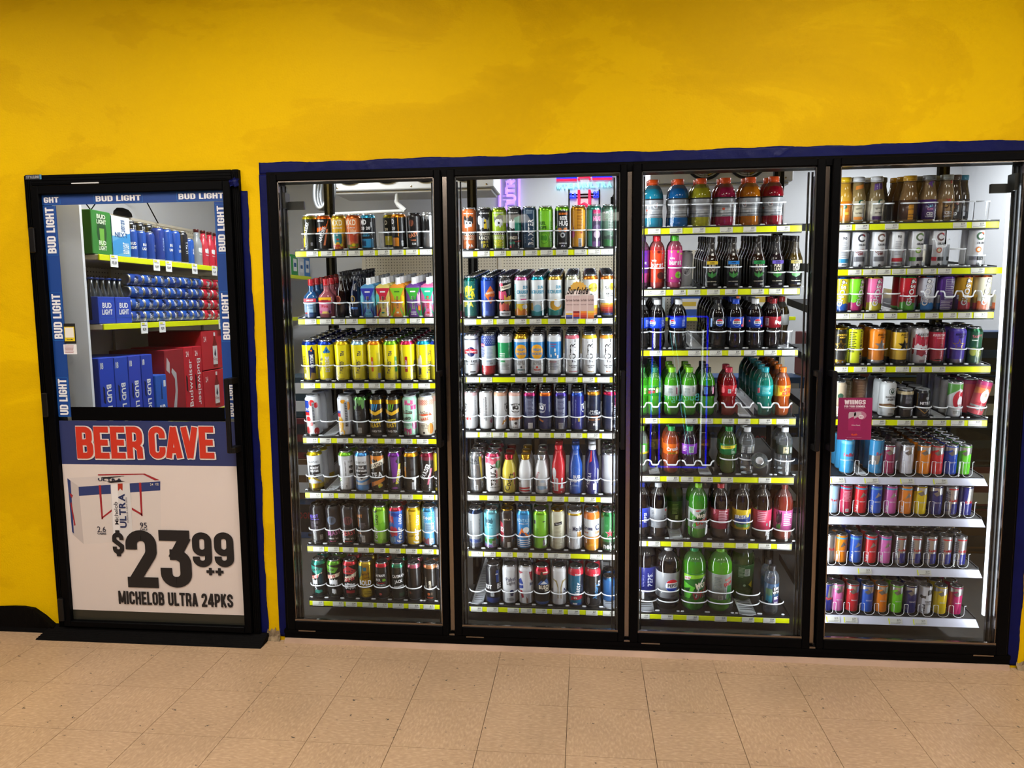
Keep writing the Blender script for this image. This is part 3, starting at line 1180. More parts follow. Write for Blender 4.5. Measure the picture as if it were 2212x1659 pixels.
def pieces(kind, base, prints=(), bands=(), top=None, lid='s', cap='w', lab=None, n=24, fill=None, labz=None):
    """-> list of (part name, M, material key, smooth)"""
    r, h, P, R, sq, ty = profile(kind)
    out = []
    bz = [(a * h, b * h, C(c)) for a, b, c in bands]
    base_c = C('w' if base == 'clear' else base)
    flat = []
    for p in prints:
        flat += p if isinstance(p, list) else [p]
    if ty in ('can', 'alu'):
        topc = C(top) if top else None
        tz = .885 * h if ty == 'can' else 9

        def colf(z):
            for a, b, c in bz:
                if a <= z <= b:
                    return c
            if z < .03 * h and ty == 'can':
                return C('j')
            if topc and z > tz:
                return topc
            return base_c
        P2 = cutprof(P, [q for b in bz for q in b[:2]] + [tz])
        out.append(('body', M().lathe(P2, n, colf, sq), 'pr', True))
        if flat:
            out.append(('label_print', prints_mesh(M(), flat, R, h, sq), 'pr', False))
        if ty == 'can':
            nk = P[-1][0]
            lc = C(lid)
            m = M().lathe([(nk, .962 * h), (nk + .0012, .975 * h), (nk + .0014, .992 * h), (nk, h), (nk - .0022, .998 * h), (nk - .0035, .974 * h), (nk - .006, .970 * h), (nk * .5, .972 * h), (0, .972 * h)], n, lc)
            out.append(('lid', m, 'lid', True))
            if n > 16:
                t = M()
                zt = .9765 * h
                t.lathe([(.0075, zt), (.0078, zt + .0008), (.0060, zt + .0014), (0, zt + .0014)], 10, C('j'), 2, 0, 0, .004, 1.25)
                t.lathe([(.0095, zt - .003), (.0095, zt - .0024), (0, zt - .0024)], 10, C('i'), 2, 0, 0, -nk * .48, .8)
                out.append(('pull_tab', t, 'lid', True))
        else:
            cz = CAPZ[kind] * h
            cr = CAPR[kind] * r
            out.append(('cap', M().lathe([(cr * .9, cz), (cr, cz + .002), (cr, h - .003), (cr * .93, h), (0, h)], 18, C(cap)), 'pr', True))
    elif ty == 'carton':
        def colf2(z):
            for a, b, c in bz:
                if a <= z <= b:
                    return c
            return base_c
        out.append(('body', M().lathe(cutprof(P, [q for b in bz for q in b[:2]]), 28, colf2, sq), 'card', False))
        if flat:
            out.append(('label_print', prints_mesh(M(), flat, R, h, sq), 'card', False))
        c = M()
        z0 = .86 * h
        c.lathe([(.016, z0), (.0165, z0 + .003), (.012, z0 + .010), (.0105, z0 + .012), (.0105, h + .010), (.0095, h + .012), (0, h + .012)], 14, C(cap), 2, 0, 0, -.006)
        out.append(('cap', c, 'card', True))
    else:
        fz = (fill if fill else .80) * h
        if base == 'clear':
            out.append(('body', M().lathe(P, n, C('w'), sq), 'pet', True))
        else:
            P2 = cutprof(P, [fz])

            def colf3(z):
                return base_c if z < fz else tuple(x * .55 + y * .10 for x, y in zip(base_c[:3], (.5, .5, .5))) + (0,)
            out.append(('body', M().lathe(P2, n, colf3, sq), 'liq', True))
        lz = labz or LABZ.get(kind)
        if lab:
            l0, l1 = lz[0] * h, lz[1] * h
            PP = [(R(z) + .0006, z) for z in [l0] + [q[1] for q in P if l0 < q[1] < l1] + [l1]]
            PP = cutprof(PP, [q for b in bz for q in b[:2] if l0 < q < l1])

            def colf4(z):
                for a, b, c in bz:
                    if a <= z <= b:
                        return c
                return C(lab)
            m = M()
            m.lathe([(PP[0][0] - .001, PP[0][1])] + PP + [(PP[-1][0] - .001, PP[-1][1])], n, colf4, sq)
            out.append(('label_sleeve', m, 'pr', True))
        if flat:
            out.append(('label_print', prints_mesh(M(), flat, lambda z: R(z) + .0006, h, sq), 'pr', False))
        cz = CAPZ[kind] * h
        cr = CAPR[kind] * r
        m = M().lathe([(cr * .88, cz - .004), (cr * 1.02, cz - .003), (cr * 1.02, cz - .0005), (cr * .97, cz), (cr, cz + .002), (cr, h - .002), (cr * .93, h), (0, h)], 18, C(cap))
        out.append(('cap', m, 'pr', True))
    return out


def joined(ps):
    """all pieces as one mesh for the small ones at the back"""
    keys = []
    m = M()
    for nm, q, k, s in ps:
        if k not in keys:
            keys.append(k)
        m.join(q, None, keys.index(k))
    return m, keys


# ------------------------------------------------------------------ shelves
TILT = math.radians(6.0)
CT, ST_ = math.cos(TILT), math.sin(TILT)
SHX = [(MUL[i] + 0.058, MUL[i + 1] - 0.058) for i in range(4)]
RAILY = 0.130
DOORS = ['first glass door', 'second glass door', 'third glass door', 'fourth glass door']
used_labels = set()
all_desc, used_desc = set(), set()
REAR_MASS = {}      # meshes pooled for the far queue
REAR_COUNT = [0]
REAR_LIMIT = 110
tag_cache = {}


def tag_mesh(price, white):
    k = (price, white)
    if k in tag_cache:
        return tag_cache[k]
    m = M()
    W2, H2 = .0265, .0115
    m.box(-W2, W2, -.0012, 0, -H2, H2, C('cfcfc6'))
    if white:
        m.box(-W2 - .004, -W2, -.0011, 0, -H2, H2, C('d9e000'))
    V, F, wd = text2d(price, False)
    m.add([(.012 + a * .0075 * .62, -.0016, .005 + b * .0075) for a, b in V], F, C('k'))
    r = random.Random(len(tag_cache))
    for z, x0, x1 in ((-.0035, .002, .022), (-.0075, -.022, .016)):
        x = x0
        while x < x1:
            e = min(x + r.uniform(.0015, .005), x1)
            m.add([(x, -.0016, z - .0008), (e, -.0016, z - .0008), (e, -.0016, z + .0008), (x, -.0016, z + .0008)], [(0, 1, 2, 3)], C('d'))
            x = e + .0012
    tag_cache[k] = m.mesh('price_tag', [MT['card']])
    return tag_cache[k]


def lane_mesh(style, hw, zr, depth):
    """plastic front of one lane: local x across, y into the shelf, z up"""
    m = M()
    W = C('w')
    if style in ('arc', 'arc2'):
        zs = [zr] if style == 'arc' else [zr, zr * .52]
        for q, z in enumerate(zs):
            pts = []
            n = 12
            for k in range(n + 1):
                a = math.radians(-84 + 168 * k / n)
                pts.append((hw * math.sin(a) / math.sin(math.radians(84)), 0.001 + depth * (1 - math.cos(a)), z))
            m.tube(pts, 0.0019, 5, W, 0)
            m.tube([(x, y, z - .0022) for x, y, z in pts], 0.0016, 5, W, 0)
        # clear front wall under the hoop
        n = 10
        vs, fs = [], []
        for k in range(n + 1):
            a = math.radians(-84 + 168 * k / n)
            x, y = hw * math.sin(a) / math.sin(math.radians(84)), 0.002 + depth * (1 - math.cos(a))
            vs += [(x, y, .002), (x, y, zr)]
        for k in range(n):
            fs.append((2 * k, 2 * k + 2, 2 * k + 3, 2 * k + 1))
        m.add(vs, fs, W, 1)
        for s in (-1, 1):
            m.lathe([(.0001, 0.0), (.007, .0008), (.0075, .0035), (.006, .006), (.0001, .0065)], 8, W, 2, 0, s * hw * .93, .008 + depth * .25, .45)
    elif style == 'cup':
        h1, h0 = zr * 1.35, zr
        pts = [(-hw + .001, .012, h1), (-hw + .010, .002, h1), (-hw + .014, 0, h1 * .9), (-hw + .016, 0, h0 + .003), (-hw + .021, 0, h0), (hw - .021, 0, h0), (hw - .016, 0, h0 + .003), (hw - .014, 0, h1 * .9), (hw - .010, .002, h1), (hw - .001, .012, h1)]
        m.tube(pts, .0024, 6, W, 0)
        m.tube([(x, y, z - .003) for x, y, z in pts], .002, 6, W, 0)
        m.add([(-hw, .003, .001), (hw, .003, .001), (hw, .003, h0), (-hw, .003, h0)], [(0, 1, 2, 3)], W, 1)
        for s in (-1, 1):
            m.add([(s * hw, .003, .001), (s * (hw - .015), .003, .001), (s * (hw - .015), .003, h1), (s * hw, .003, h1)], [(0, 1, 2, 3)], W, 1)
            m.add([(s * (hw - .0005), .003, .001), (s * (hw - .0005), .40, .001), (s * (hw - .0005), .40, h1 * .8), (s * (hw - .0005), .003, h1 * .8)], [(0, 1, 2, 3)], W, 1)
    else:  # 'u': clear U-shaped pusher fronts
        ht = zr
        r = hw * .72
        pts = []
        pts.append((-r, .002, ht))
        pts.append((-r, .0, ht * .5))
        for k in range(9):
            a = math.pi + math.pi * k / 8
            pts.append((r * math.cos(a), -.001, r * .85 + r * .8 * math.sin(a)))
        pts.append((r, .0, ht * .5))
        pts.append((r, .002, ht))
        m.tube(pts, .0011, 5, W, 0)
        for s in (-1, 1):
            x0, x1 = s * r, s * hw
            m.add([(x0, .002, .002), (x1, .004, .002), (x1, .004, ht), (x0, .002, ht)], [(0, 1, 2, 3)], W, 1)
            m.tube([(x0, .002, ht), (s * (hw - .001), .003, ht + .001)], .0011, 5, W, 0)
    return m.mesh('lane_front', [MT['plast'], MT['clearp']])


def track_mesh(hw, L=0.5):
    """slotted plastic floor of an empty lane"""
    m = M()
    n = 26
    for k in range(n):
        y = .02 + (L - .04) * k / n
        m.box(-hw * .62, hw * .62, y, y + .010, .0015, .0035, C('i'))
    for x in (-hw * .62, hw * .62):
        m.box(x - .004, x + .004, .01, L, .0012, .0045, C('i'))
    m.lathe([(hw * .72, .0012), (hw * .72, .004), (0, .004)], 18, C('i'), 2, 0, 0, .022, .6)
    return m.mesh('lane_track', [MT['plast']])


def shelf(di, si, cfg, items):
    """cfg: ox,s,oy zoom frame; rail (uL,vL,uR,vR) of the rail top edge and its height px; lane style, height share, vm mid row of products"""
    ox, s, oy = cfg['z']
    uL, vL, uR, vR = cfg['rail']
    za = at(ox + uL / s, oy + vL / s, RAILY)[2]
    zb = at(ox + uR / s, oy + vR / s, RAILY)[2]
    zr = (za + zb) / 2
    rh = cfg.get('rh', 11) / 486.0
    x0, x1 = SHX[di]
    xr = x1 + cfg.get('ext', 0)
    xc = (x0 + x1) / 2
    white = cfg.get('white', False)
    root = empty('cooler_shelf', (xc, RAILY, zr))
    lab = 'white railed shelf' if white else 'black shelf with yellow price rail'
    tag(root, '%s, %s from the top behind the %s' % (lab, ORD[si], DOORS[di]), 'shelf', 'shelves behind the %s' % DOORS[di])
    zs = zr + 0.004

    def L3(x, y, z):
        return (x, RAILY + 0.004 + y * CT - z * ST_, zs + y * ST_ + z * CT)

    # deck
    d = M()
    dep = 0.60
    if cfg.get('wire'):
        for k in range(31):
            x = x0 + .004 + (x1 - x0 - .008) * k / 30
            d.tube([L3(x, 0, -.006), L3(x, dep, -.006)], .0017, 5)
        for y in (.004, .15, .30, .45, .598):
            d.tube([L3(x0, y, -.010), L3(x1, y, -.010)], .003, 6)
        d.v = [(a - xc, b - RAILY, c - zr) for a, b, c in d.v]
        d.build('wire_deck', MT['wire'], root)
        z_ = M()
        z_.box(x0 - xc, x1 - xc, .004, .016, -.014, .0035)
        z_.build('front_lip', MT['deck'], root)
    else:
        a = [L3(x0, 0, -.010), L3(x1, 0, -.010), L3(x1, dep, -.010), L3(x0, dep, -.010), L3(x0, 0, 0), L3(x1, 0, 0), L3(x1, dep, 0), L3(x0, dep, 0)]
        d.add([(p[0] - xc, p[1] - RAILY, p[2] - zr) for p in a], [(3, 2, 1, 0), (4, 5, 6, 7), (0, 1, 5, 4), (1, 2, 6, 5), (2, 3, 7, 6), (3, 0, 4, 7)])
        d.build('deck', MT['deck'], root)
    b = M()
    for sx in (x0 - .006, x1 + .001):
        q = [L3(sx, .0, -.03), L3(sx + .005, .0, -.03), L3(sx + .005, dep, -.03), L3(sx, dep, -.03), L3(sx, .0, .004), L3(sx + .005, .0, .004), L3(sx + .005, dep, .004), L3(sx, dep, .004)]
        bb_ = M().add([(p[0] - xc, p[1] - RAILY, p[2] - zr) for p in q], [(3, 2, 1, 0), (4, 5, 6, 7), (0, 1, 5, 4), (1, 2, 6, 5), (2, 3, 7, 6), (3, 0, 4, 7)])
        bb_.build('side_bracket', MT['deck'], root)
    # price rail
    rl = M()
    if white:
        a0, a1 = x0 - xc - .004, xr - xc + .004
        rl.add([(a0, -.002, 0), (a1, -.002, 0), (a1 + .006, -.020, -rh), (a0, -.020, -rh), (a0, .004, 0), (a1, .004, 0), (a1 + .006, -.014, -rh - .002), (a0, -.014, -rh - .002)],
               [(0, 3, 2, 1), (4, 5, 6, 7), (3, 7, 6, 2), (0, 1, 5, 4), (1, 2, 6, 5), (0, 4, 7, 3)])
        rl.build('price_rail', MT['railw'], root)
    else:
        rl.bbox(x0 - xc - .002, xr - xc + .002, -.003, .004, -rh, 0, .0012)
        rl.build('price_rail', MT['rail'], root)
        M().box(x0 - xc - .002, x1 - xc + .002, -.002, .010, -rh - .006, -rh).box(x0 - xc, x1 - xc, -.002, .006, 0.0, .006).build('rail_edge', MT['deck'], root)
    for (u, pr) in cfg.get('tags', ()):
        p = at(ox + (u + 57) / s, oy + (vL + (vR - vL) * (u - uL) / (uR - uL)) / s, RAILY)
        t = put('price_tag', tag_mesh('$' + pr, white), root, (p[0] - xc, -.0034 if not white else -.0135, -rh / 2))
        if white:
            t.rotation_euler = (-.50, 0, 0)
    # lanes and products
    lanes = [it['u'] for it in items]
    vm = cfg['vm']
    X = []
    for it in items:
        r, h = KIND[it.get('kind', cfg['kind'])][:2]
        p = at(ox + it['u'] / s, oy + vm / s, RAILY + .014 + r)
        X.append(p[0])
    style = cfg.get('lane', 'arc')
    h0 = KIND[cfg['kind']][1]
    r0 = KIND[cfg['kind']][0]
    zl = cfg.get('lz', .42) * h0
    gap = .016
    lane_cache = {}
    for i, it in enumerate(items):
        xx = X[i]
        dl = abs(xx - X[i - 1]) if i > 0 else 9
        dr = abs(X[i + 1] - xx) if i < len(X) - 1 else 9
        hw = min(min(dl, dr) / 2 - .0005, r0 + .006)
        if not it.get('nolane'):
            st = it.get('lane', style)
            zz = it.get('lz', cfg.get('lz', .42)) * h0
            key = (st, round(hw, 3), round(zz, 3))
            if key not in lane_cache:
                lane_cache[key] = lane_mesh(st, hw, zz, .034)
            p = L3(xx, 0, 0)
            put('lane_front', lane_cache[key], root, (xx - xc, p[1] - RAILY, p[2] - zr), TILT)
            if it.get('gap') or it.get('rec', 0) > .04:
                put('lane_track', track_mesh(hw), root, (xx - xc, p[1] - RAILY, p[2] - zr), TILT)
        if it.get('gap'):
            continue
        kind = it.get('kind', cfg['kind'])
        r, h = KIND[kind][:2]
        ty = KIND[kind][4]
        ps = pieces(kind, it['base'], it.get('pr', ()), it.get('bands', ()), it.get('top'), it.get('lid', 's'), it.get('cap', 'w'), it.get('lab'), it.get('n', 24), it.get('fill'), it.get('labz'))
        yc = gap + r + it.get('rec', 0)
        nm = it.get('name') or {'can': 'drink_can', 'pet': 'drink_bottle', 'alu': 'aluminium_bottle', 'carton': 'drink_carton'}[ty]
        cat = {'can': 'can', 'pet': 'bottle', 'alu': 'bottle', 'carton': 'carton'}[ty]
        t = empty(nm, L3(xx, yc, 0), TILT)
        if it.get('lie'):
            t.location = L3(xx, .11, .036)
            t.rotation_euler = (TILT + math.radians(72), math.radians(8), math.radians(-14))
        if it.get('lean'):
            t.rotation_euler = (TILT, math.radians(it['lean']), 0)
            t.location = L3(xx, yc, .003 + r * abs(math.sin(math.radians(it['lean']))) * .8)
        for pn, q, k, sm in ps:
            q.build(pn, MT[k], t, sm)
        lb = '%s, %s shelf, %s' % (it['d'], ORD[si], DOORS[di])
        if lb in used_labels:
            lb = '%s, %s along %s shelf, %s' % (it['d'], ORD[i], ORD[si], DOORS[di])
        used_labels.add(lb)
        dup_d = it['d'] in all_desc
        all_desc.add(it['d'])
        if dup_d:
            used_desc.add(it['d'])
        tag(t, lb, cat, '%ss in the front row behind the %s' % (cat, DOORS[di]))
        # the queue behind
        rows = it.get('rows', cfg.get('rows', 1))
        if rows > 0:
            ps2 = pieces(kind, it.get('rbase', it['base']), (), it.get('bands', ()), it.get('top'), it.get('lid', 's'), it.get('cap', 'w'), it.get('lab'), 14, it.get('fill'), it.get('labz'))
            q, keys = joined(ps2)
            me = None
            for k in range(1, rows + 1):
                y = yc + k * (2 * r + .0015)
                if y > dep - .02:
                    break
                jx = random.uniform(-.0012, .0012)
                single = ty != 'can' or (k == 1 and REAR_COUNT[0] < REAR_LIMIT)
                if single:
                    if me is None:
                        me = q.mesh(nm, [MT[z] for z in keys], True)
                    o = put(nm, me, None, L3(xx + jx, y, 0), TILT)
                    if ty == 'can':
                        REAR_COUNT[0] += 1
                    tag(o, '%s in line behind the %s%s' % (ORD[k], it['d'], '' if it['d'] not in used_desc else ', %s shelf' % ORD[si]), cat, 'queued %ss on %s shelf behind the %s' % (cat, ORD[si], DOORS[di]))
                else:
                    pm = REAR_MASS.setdefault('all', M())
                    b0 = L3(xx + jx, y, 0)
                    koff = ['pr', 'lid']
                    q2 = M()
                    q2.v, q2.f, q2.c, q2.m = q.v, q.f, q.c, [koff.index(keys[z]) for z in q.m]
                    pm.join(q2, lambda p: (b0[0] + p[0], b0[1] + p[1] * CT - p[2] * ST_, b0[2] + p[1] * ST_ + p[2] * CT))
    return root

# ================================================================== WHAT STANDS ON THE SHELVES
def I(u, d, base, pr=(), **k):
    k.update(u=u, d=d, base=base, pr=list(pr))
    return k


def G(u, **k):
    k.update(u=u, gap=True)
    return k


def TG(us, prices):
    if isinstance(prices, str):
        prices = prices.split()
    return [(u, prices[min(i, len(prices) - 1)]) for i, u in enumerate(us)]


Z1a, Z1b, Z1c = (560, 4.366, 340), (560, 4.366, 690), (560, 4.366, 1040)
Z2a, Z2b, Z2c = (940, 4.366, 340), (940, 4.366, 690), (940, 4.366, 1040)
Z3a, Z3b, Z3c = (1350, 4.147, 320), (1350, 4.147, 690), (1350, 4.147, 1030)
Z4a, Z4b, Z4c = (1760, 4.148, 300), (1760, 4.148, 660), (1760, 3.949, 1030)

# ---------------------------------------------------------------- first door
shelf(0, 0, dict(z=Z1a, rail=(370, 874, 1660, 882), rh=11, vm=720, kind='can16', lz=.48, rows=0,
      tags=TG((445, 580, 715, 840, 980, 1120, 1250, 1385, 1515), '2.00 2.00 2.40 2.50 1.79')), [
    I(482, 'olive and black can with slanted white lettering', '2a2a20', [Po([(-26, .2), (-12, .2), (8, .95), (-10, .95)], 'b7a81c'), Tx('HARDER', -6, .60, 15, 'w', 74, .8), Rc(-22, .22, 10, 40, 'y')] + [Bc(16, .18)], top='b7a81c*'),
    I(617, 'orange and black can with slanted white lettering', '1a1614', [Po([(-34, .50), (20, .60), (38, .92), (-34, .92)], 'e0641c'), El(-4, .83, 34, 18, 'k'), Tx('MIKES', -4, .83, 8, 'w'), Tx('HARDER', 0, .45, 16, 'w', 68, .8), Po([(4, .14), (12, .14), (28, .6), (20, .6)], 'f08a5c')], top='e0641c*'),
    I(757, 'mustard yellow can with teal creature and fruit', 'd9aa2a', [Tx('MXD', 0, .77, 26, 'efe6c8', 0, .62), Tx('HARD PUNCH', 0, .62, 5, 'w'), Zg(-16, 20, .36, 66, '2f8f96'), El(0, .42, 8, 8, 'w'), El(2, .3, 12, 8, 'c0392b'), Zg(-30, 30, .10, 26, 'c8452a'), El(18, .14, 14, 14, 'y')], top='c9a62a*'),
    I(895, 'orange can with pale lettering and fruit', 'e07a3c', [Tx('MXD', -6, .77, 26, 'efe0c8', 0, .62), Tx('TEA PEACH', -4, .62, 5, 'w'), Zg(-18, 22, .38, 60, 'd4502c'), Zg(-6, 20, .5, 30, 'f0b48c'), Zg(-30, 30, .10, 26, '8a9a2c'), El(6, .14, 16, 14, 'y')], top='d9662a*'),
    I(1033, 'black and sky blue can with white numerals', '121316', [Tx('MD', -14, .77, 22, 'w', 0, .7), Tx('20', 8, .60, 13, 'w'), Tx('20', -18, .60, 13, 'w'), Tx('BLUE', -4, .46, 8, 'c'), Tx('BERRY', -4, .39, 8, 'c'), Rc(-2, .18, 62, 38, '2f93c8'), Zg(-30, -4, .18, 30, '14426e', 8), Rc(22, .78, 5, 50, 'i')], top='3ba3cf*'),
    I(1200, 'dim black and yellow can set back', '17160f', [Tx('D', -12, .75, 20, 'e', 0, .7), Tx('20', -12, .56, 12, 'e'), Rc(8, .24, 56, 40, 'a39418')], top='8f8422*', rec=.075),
    I(1322, 'black can with orange foot and orange rim', '151312', [Tx('D', -22, .77, 22, 'w', 0, .7), Tx('20', -20, .58, 13, 'w'), Rc(-12, .20, 34, 38, 'd9861f'), Rc(4, .62, 4, 84, 'c77a1f')] + [Bc(22, .16, 12, 22)], top='e0861c*'),
    I(1468, 'black can with copper claw and lettering', '141011', [El(-8, .72, 24, 30, '6b3a2a'), Po([(-12, .62), (-10, .62), (-4, .84), (-7, .84)], 'k'), Tx('BEAST', -4, .38, 17, 'e8895c', 12, .7), Tx('5.2%', 2, .14, 8, 'w', 0, .8), Tx('HARD', 0, .24, 6, 'e8895c')], lid='k'),
    I(1605, 'silver can with black smoky patch', 'a9abae*', [Zg(-30, 8, .66, 60, 'k', 10), Zg(-28, -6, .4, 40, '5a5c60', 8), Bc(24, .1)[0]], lid='s'),
])
shelf(0, 1, dict(z=Z1a, rail=(405, 1520, 1680, 1524), rh=11, vm=1340, kind='carton', lz=.42, rows=5,
      tags=TG((430, 570, 700, 820, 1005, 1125, 1280, 1420, 1560), '2.79 2.79 1.99 1.99 3.49')), [
    I(505, 'blue square bottle with red cap', '24588c', [Rc(0, .46, 58, 16, 'b5283c'), Tx('SMIRNOFF', 0, .46, 8, 'w', 0, .62), Rc(0, .27, 54, 44, '8fb3cf'), Tx('BLUE RASPBERRY', 0, .32, 5, 'z', 0, .6), Tx('& BLACKBERRY', 0, .26, 5, 'z', 0, .6), El(-20, .12, 10, 10, 'r'), Rc(0, .07, 56, 12, '1d3f78')], kind='pouch', cap='9c1a22', name='flavoured_bottle'),
    I(645, 'pink square bottle with red cap', 'b0606a', [Rc(0, .48, 58, 18, 'e0b020'), Rc(0, .43, 58, 8, 'b5283c'), Tx('SMIRNOFF', 0, .45, 8, 'm', 0, .62), Rc(0, .25, 54, 48, 'e88fb0'), Tx('Pink', 0, .30, 13, 'r'), Rc(0, .14, 34, 10, 'f0d36a'), El(-20, .16, 12, 12, 'p'), El(20, .16, 12, 12, '7a3a9c')], kind='pouch', cap='b01c26', name='flavoured_bottle'),
    I(775, 'dark brown bottle with black cap', '1d0d0b', [El(-14, .40, 30, 34, 'b56a54'), El(-14, .40, 20, 24, '6b1f1a'), Tx('HARD', -14, .30, 7, 'o')], kind='longneck', cap='120e0e', rec=.02, name='flavoured_bottle'),
    I(905, 'dark blue bottle with black cap', '0e1c38', [El(-10, .40, 26, 34, 'a9873a'), El(-10, .40, 18, 24, '0e1c38'), Rc(-8, .2, 40, 10, '2a63b0')], kind='longneck', cap='0e0e12', rec=.02, name='flavoured_bottle'),
    I(1045, 'indigo drink carton with white screw cap', '5a9ccc', [Po([(-33, .80), (33, .80), (14, .55), (12, .3), (33, 0), (-33, 0), (-12, .3), (-14, .55)], '2b31a8'), Tx('BEATBOX', 0, .40, 12, 'e', 270, .72), Tx('BEATBOX', .6, .402, 10, 'k', 270, .84), Rc(0, .70, 24, 6, 'w'), Zg(-33, -20, .5, 50, 'f', 8), Zg(22, 33, .45, 60, 'f', 8), Tx('BLUE', 0, .1, 7, 'f'), El(8, .14, 7, 9, 't')], cap='eceef2'),
    I(1187, 'crimson drink carton with white screw cap', 'd9c86a', [Po([(-33, .80), (33, .80), (14, .55), (12, .3), (33, 0), (-33, 0), (-12, .3), (-14, .55)], 'c2183a'), Tx('BEATBOX', 0, .40, 12, 'e', 270, .72), Tx('BEATBOX', .6, .402, 10, 'k', 270, .84), Rc(0, .70, 24, 6, 'w'), Zg(-33, -18, .5, 60, '5ac4c0', 8), Zg(20, 33, .42, 60, 'f0d060', 8), El(-2, .13, 14, 8, 't'), Tx('FRUIT', 2, .06, 6, 'e')], cap='eceef2'),
    I(1320, 'lime drink carton with orange side panels', 'e8952a', [Po([(-33, .80), (33, .80), (14, .55), (12, .3), (33, 0), (-33, 0), (-12, .3), (-14, .55)], '86c61e'), Tx('BEATBOX', 0, .40, 12, 'y', 270, .72), Tx('BEATBOX', .6, .402, 10, '7a1a4a', 270, .84), Rc(0, .70, 24, 6, '3f7a1c'), Zg(20, 33, .45, 70, 'y', 8), El(0, .13, 12, 8, 'e'), Tx('CITRUS', 0, .06, 6, 'r')], cap='eceef2'),
    I(1468, 'green drink carton with purple side panels', '6a3a8c', [Po([(-33, .80), (33, .80), (14, .55), (12, .3), (33, 0), (-33, 0), (-12, .3), (-14, .55)], '2f9a2c'), Tx('BEATBOX', 0, .40, 12, 'e', 270, .72), Tx('BEATBOX', .6, .402, 10, '1d5a2a', 270, .84), Rc(0, .70, 24, 6, 'w'), Zg(20, 33, .5, 70, 'e8a0c0', 8), Zg(22, 33, .25, 30, 'o', 8), Tx('HARD', 0, .14, 6, 'w'), Tx('APPLE', 0, .08, 6, 'w')], cap='eceef2'),
    I(1605, 'teal drink carton with pink side panels', 'c25a8c', [Po([(-33, .80), (33, .80), (14, .55), (12, .3), (33, 0), (-33, 0), (-12, .3), (-14, .55)], '1fa07a'), Tx('BEATBOX', 0, .40, 12, 'k', 270, .72), Tx('BEATBOX', .6, .402, 10, 'd2503c', 270, .84), Rc(0, .70, 24, 6, 'w'), Zg(20, 33, .5, 70, 'f', 8), El(0, .12, 14, 9, 'b02a2a'), Tx('PUNCH', 2, .06, 6, 'e')], cap='eceef2'),
])


def tea(u, d, top, x, extra=(), **k):
    return I(u, d, 'ecdc14', [Tx('TWISTED', x - 4, .34, 15, 'n', 82, .62), Tx('TEA', x + 3, .68, 15, 'n', 78, .62), Tx('HARD ICED TEA', x - 12, .45, 4, 'n', 84, .8), Tx('24 FL OZ', 0, .07, 4, 'n')] + list(extra), top=top, **k)


shelf(0, 2, dict(z=Z1b, rail=(415, 595, 1655, 610), rh=11, vm=385, kind='can24', lz=.40, rows=5,
      tags=TG((418, 575, 712, 880, 1030, 1175, 1340, 1500), '3.29')), [
    I(490, 'yellow can with navy block and blue rim', 'ecdc14', [Po([(4, .06), (34, .06), (34, .76), (4, .76)], 'n'), Po([(6, .70), (20, .86), (34, .70)], 'z'), El(18, .75, 9, 9, 'o'), Tx('EXTREME', 18, .50, 14, 'w', 90, .7), Ln(-18, .4, 16, 90, 12, '8a8420'), Rc(-18, .14, 10, 20, 'w'), Po([(6, .06), (34, .06), (30, .2), (12, .22)], 'a9872c')], top='1f3fae*'),
    I(640, 'yellow can with blue block and blue rim', 'ecdc14', [Po([(-2, .0), (30, .0), (30, .74), (-2, .74)], '1d5aa8'), Po([(-2, .70), (14, .86), (30, .70)], '2f7ac0'), Tx('8', 14, .75, 10, 'z'), Tx('EXTREME', 14, .42, 19, 'w', 90, .62), Tx('TWISTED TEA', -18, .42, 12, 'n', 78, .6), Rc(14, .05, 28, 10, 'w')], top='1f3fae*'),
    tea(795, 'yellow can with tall navy lettering and gold rim', 'd9b21e*', 6),
    tea(948, 'yellow can with navy lettering and pale blue rim', '9cc4dc*', 8),
    tea(1100, 'yellow can with orange flavour tag and orange rim', 'ee8a1e*', -40, [Rc(-6, .42, 10, 66, 'e0661c'), Tx('PEACH', -6, .42, 8, 'w', 90, .7), Rc(22, .46, 8, 90, 'c9c02a'), Rc(24, .14, 12, 26, 'b9c4dc')]),
    tea(1252, 'yellow can with green flavour tag and lime rim', '7cc22a*', 0, [Rc(28, .42, 11, 70, '1f9a3c'), Tx('MANGO', 28, .42, 8, 'w', 90, .7)]),
    tea(1405, 'yellow can with red flavour tag and pink rim', 'd9305c*', -38, [Rc(0, .42, 12, 70, 'a8182c'), Tx('RASPBERRY', 0, .42, 8, 'w', 90, .62), Tx('TWISTED', 42, .36, 15, 'n', 82, .62)]),
    tea(1560, 'yellow can with white figure and teal rim', '1f9ac0*', 32, [Zg(-28, -4, .45, 80, 'e', 9), Zg(-24, -8, .25, 50, 'd', 9), Tx('MILK', -18, .12, 5, 'k')]),
    I(1690, 'yellow can with blue side half hidden by the frame', 'ecdc14', [Rc(0, .45, 16, 120, 'b')], top='1f3fae*'),
])
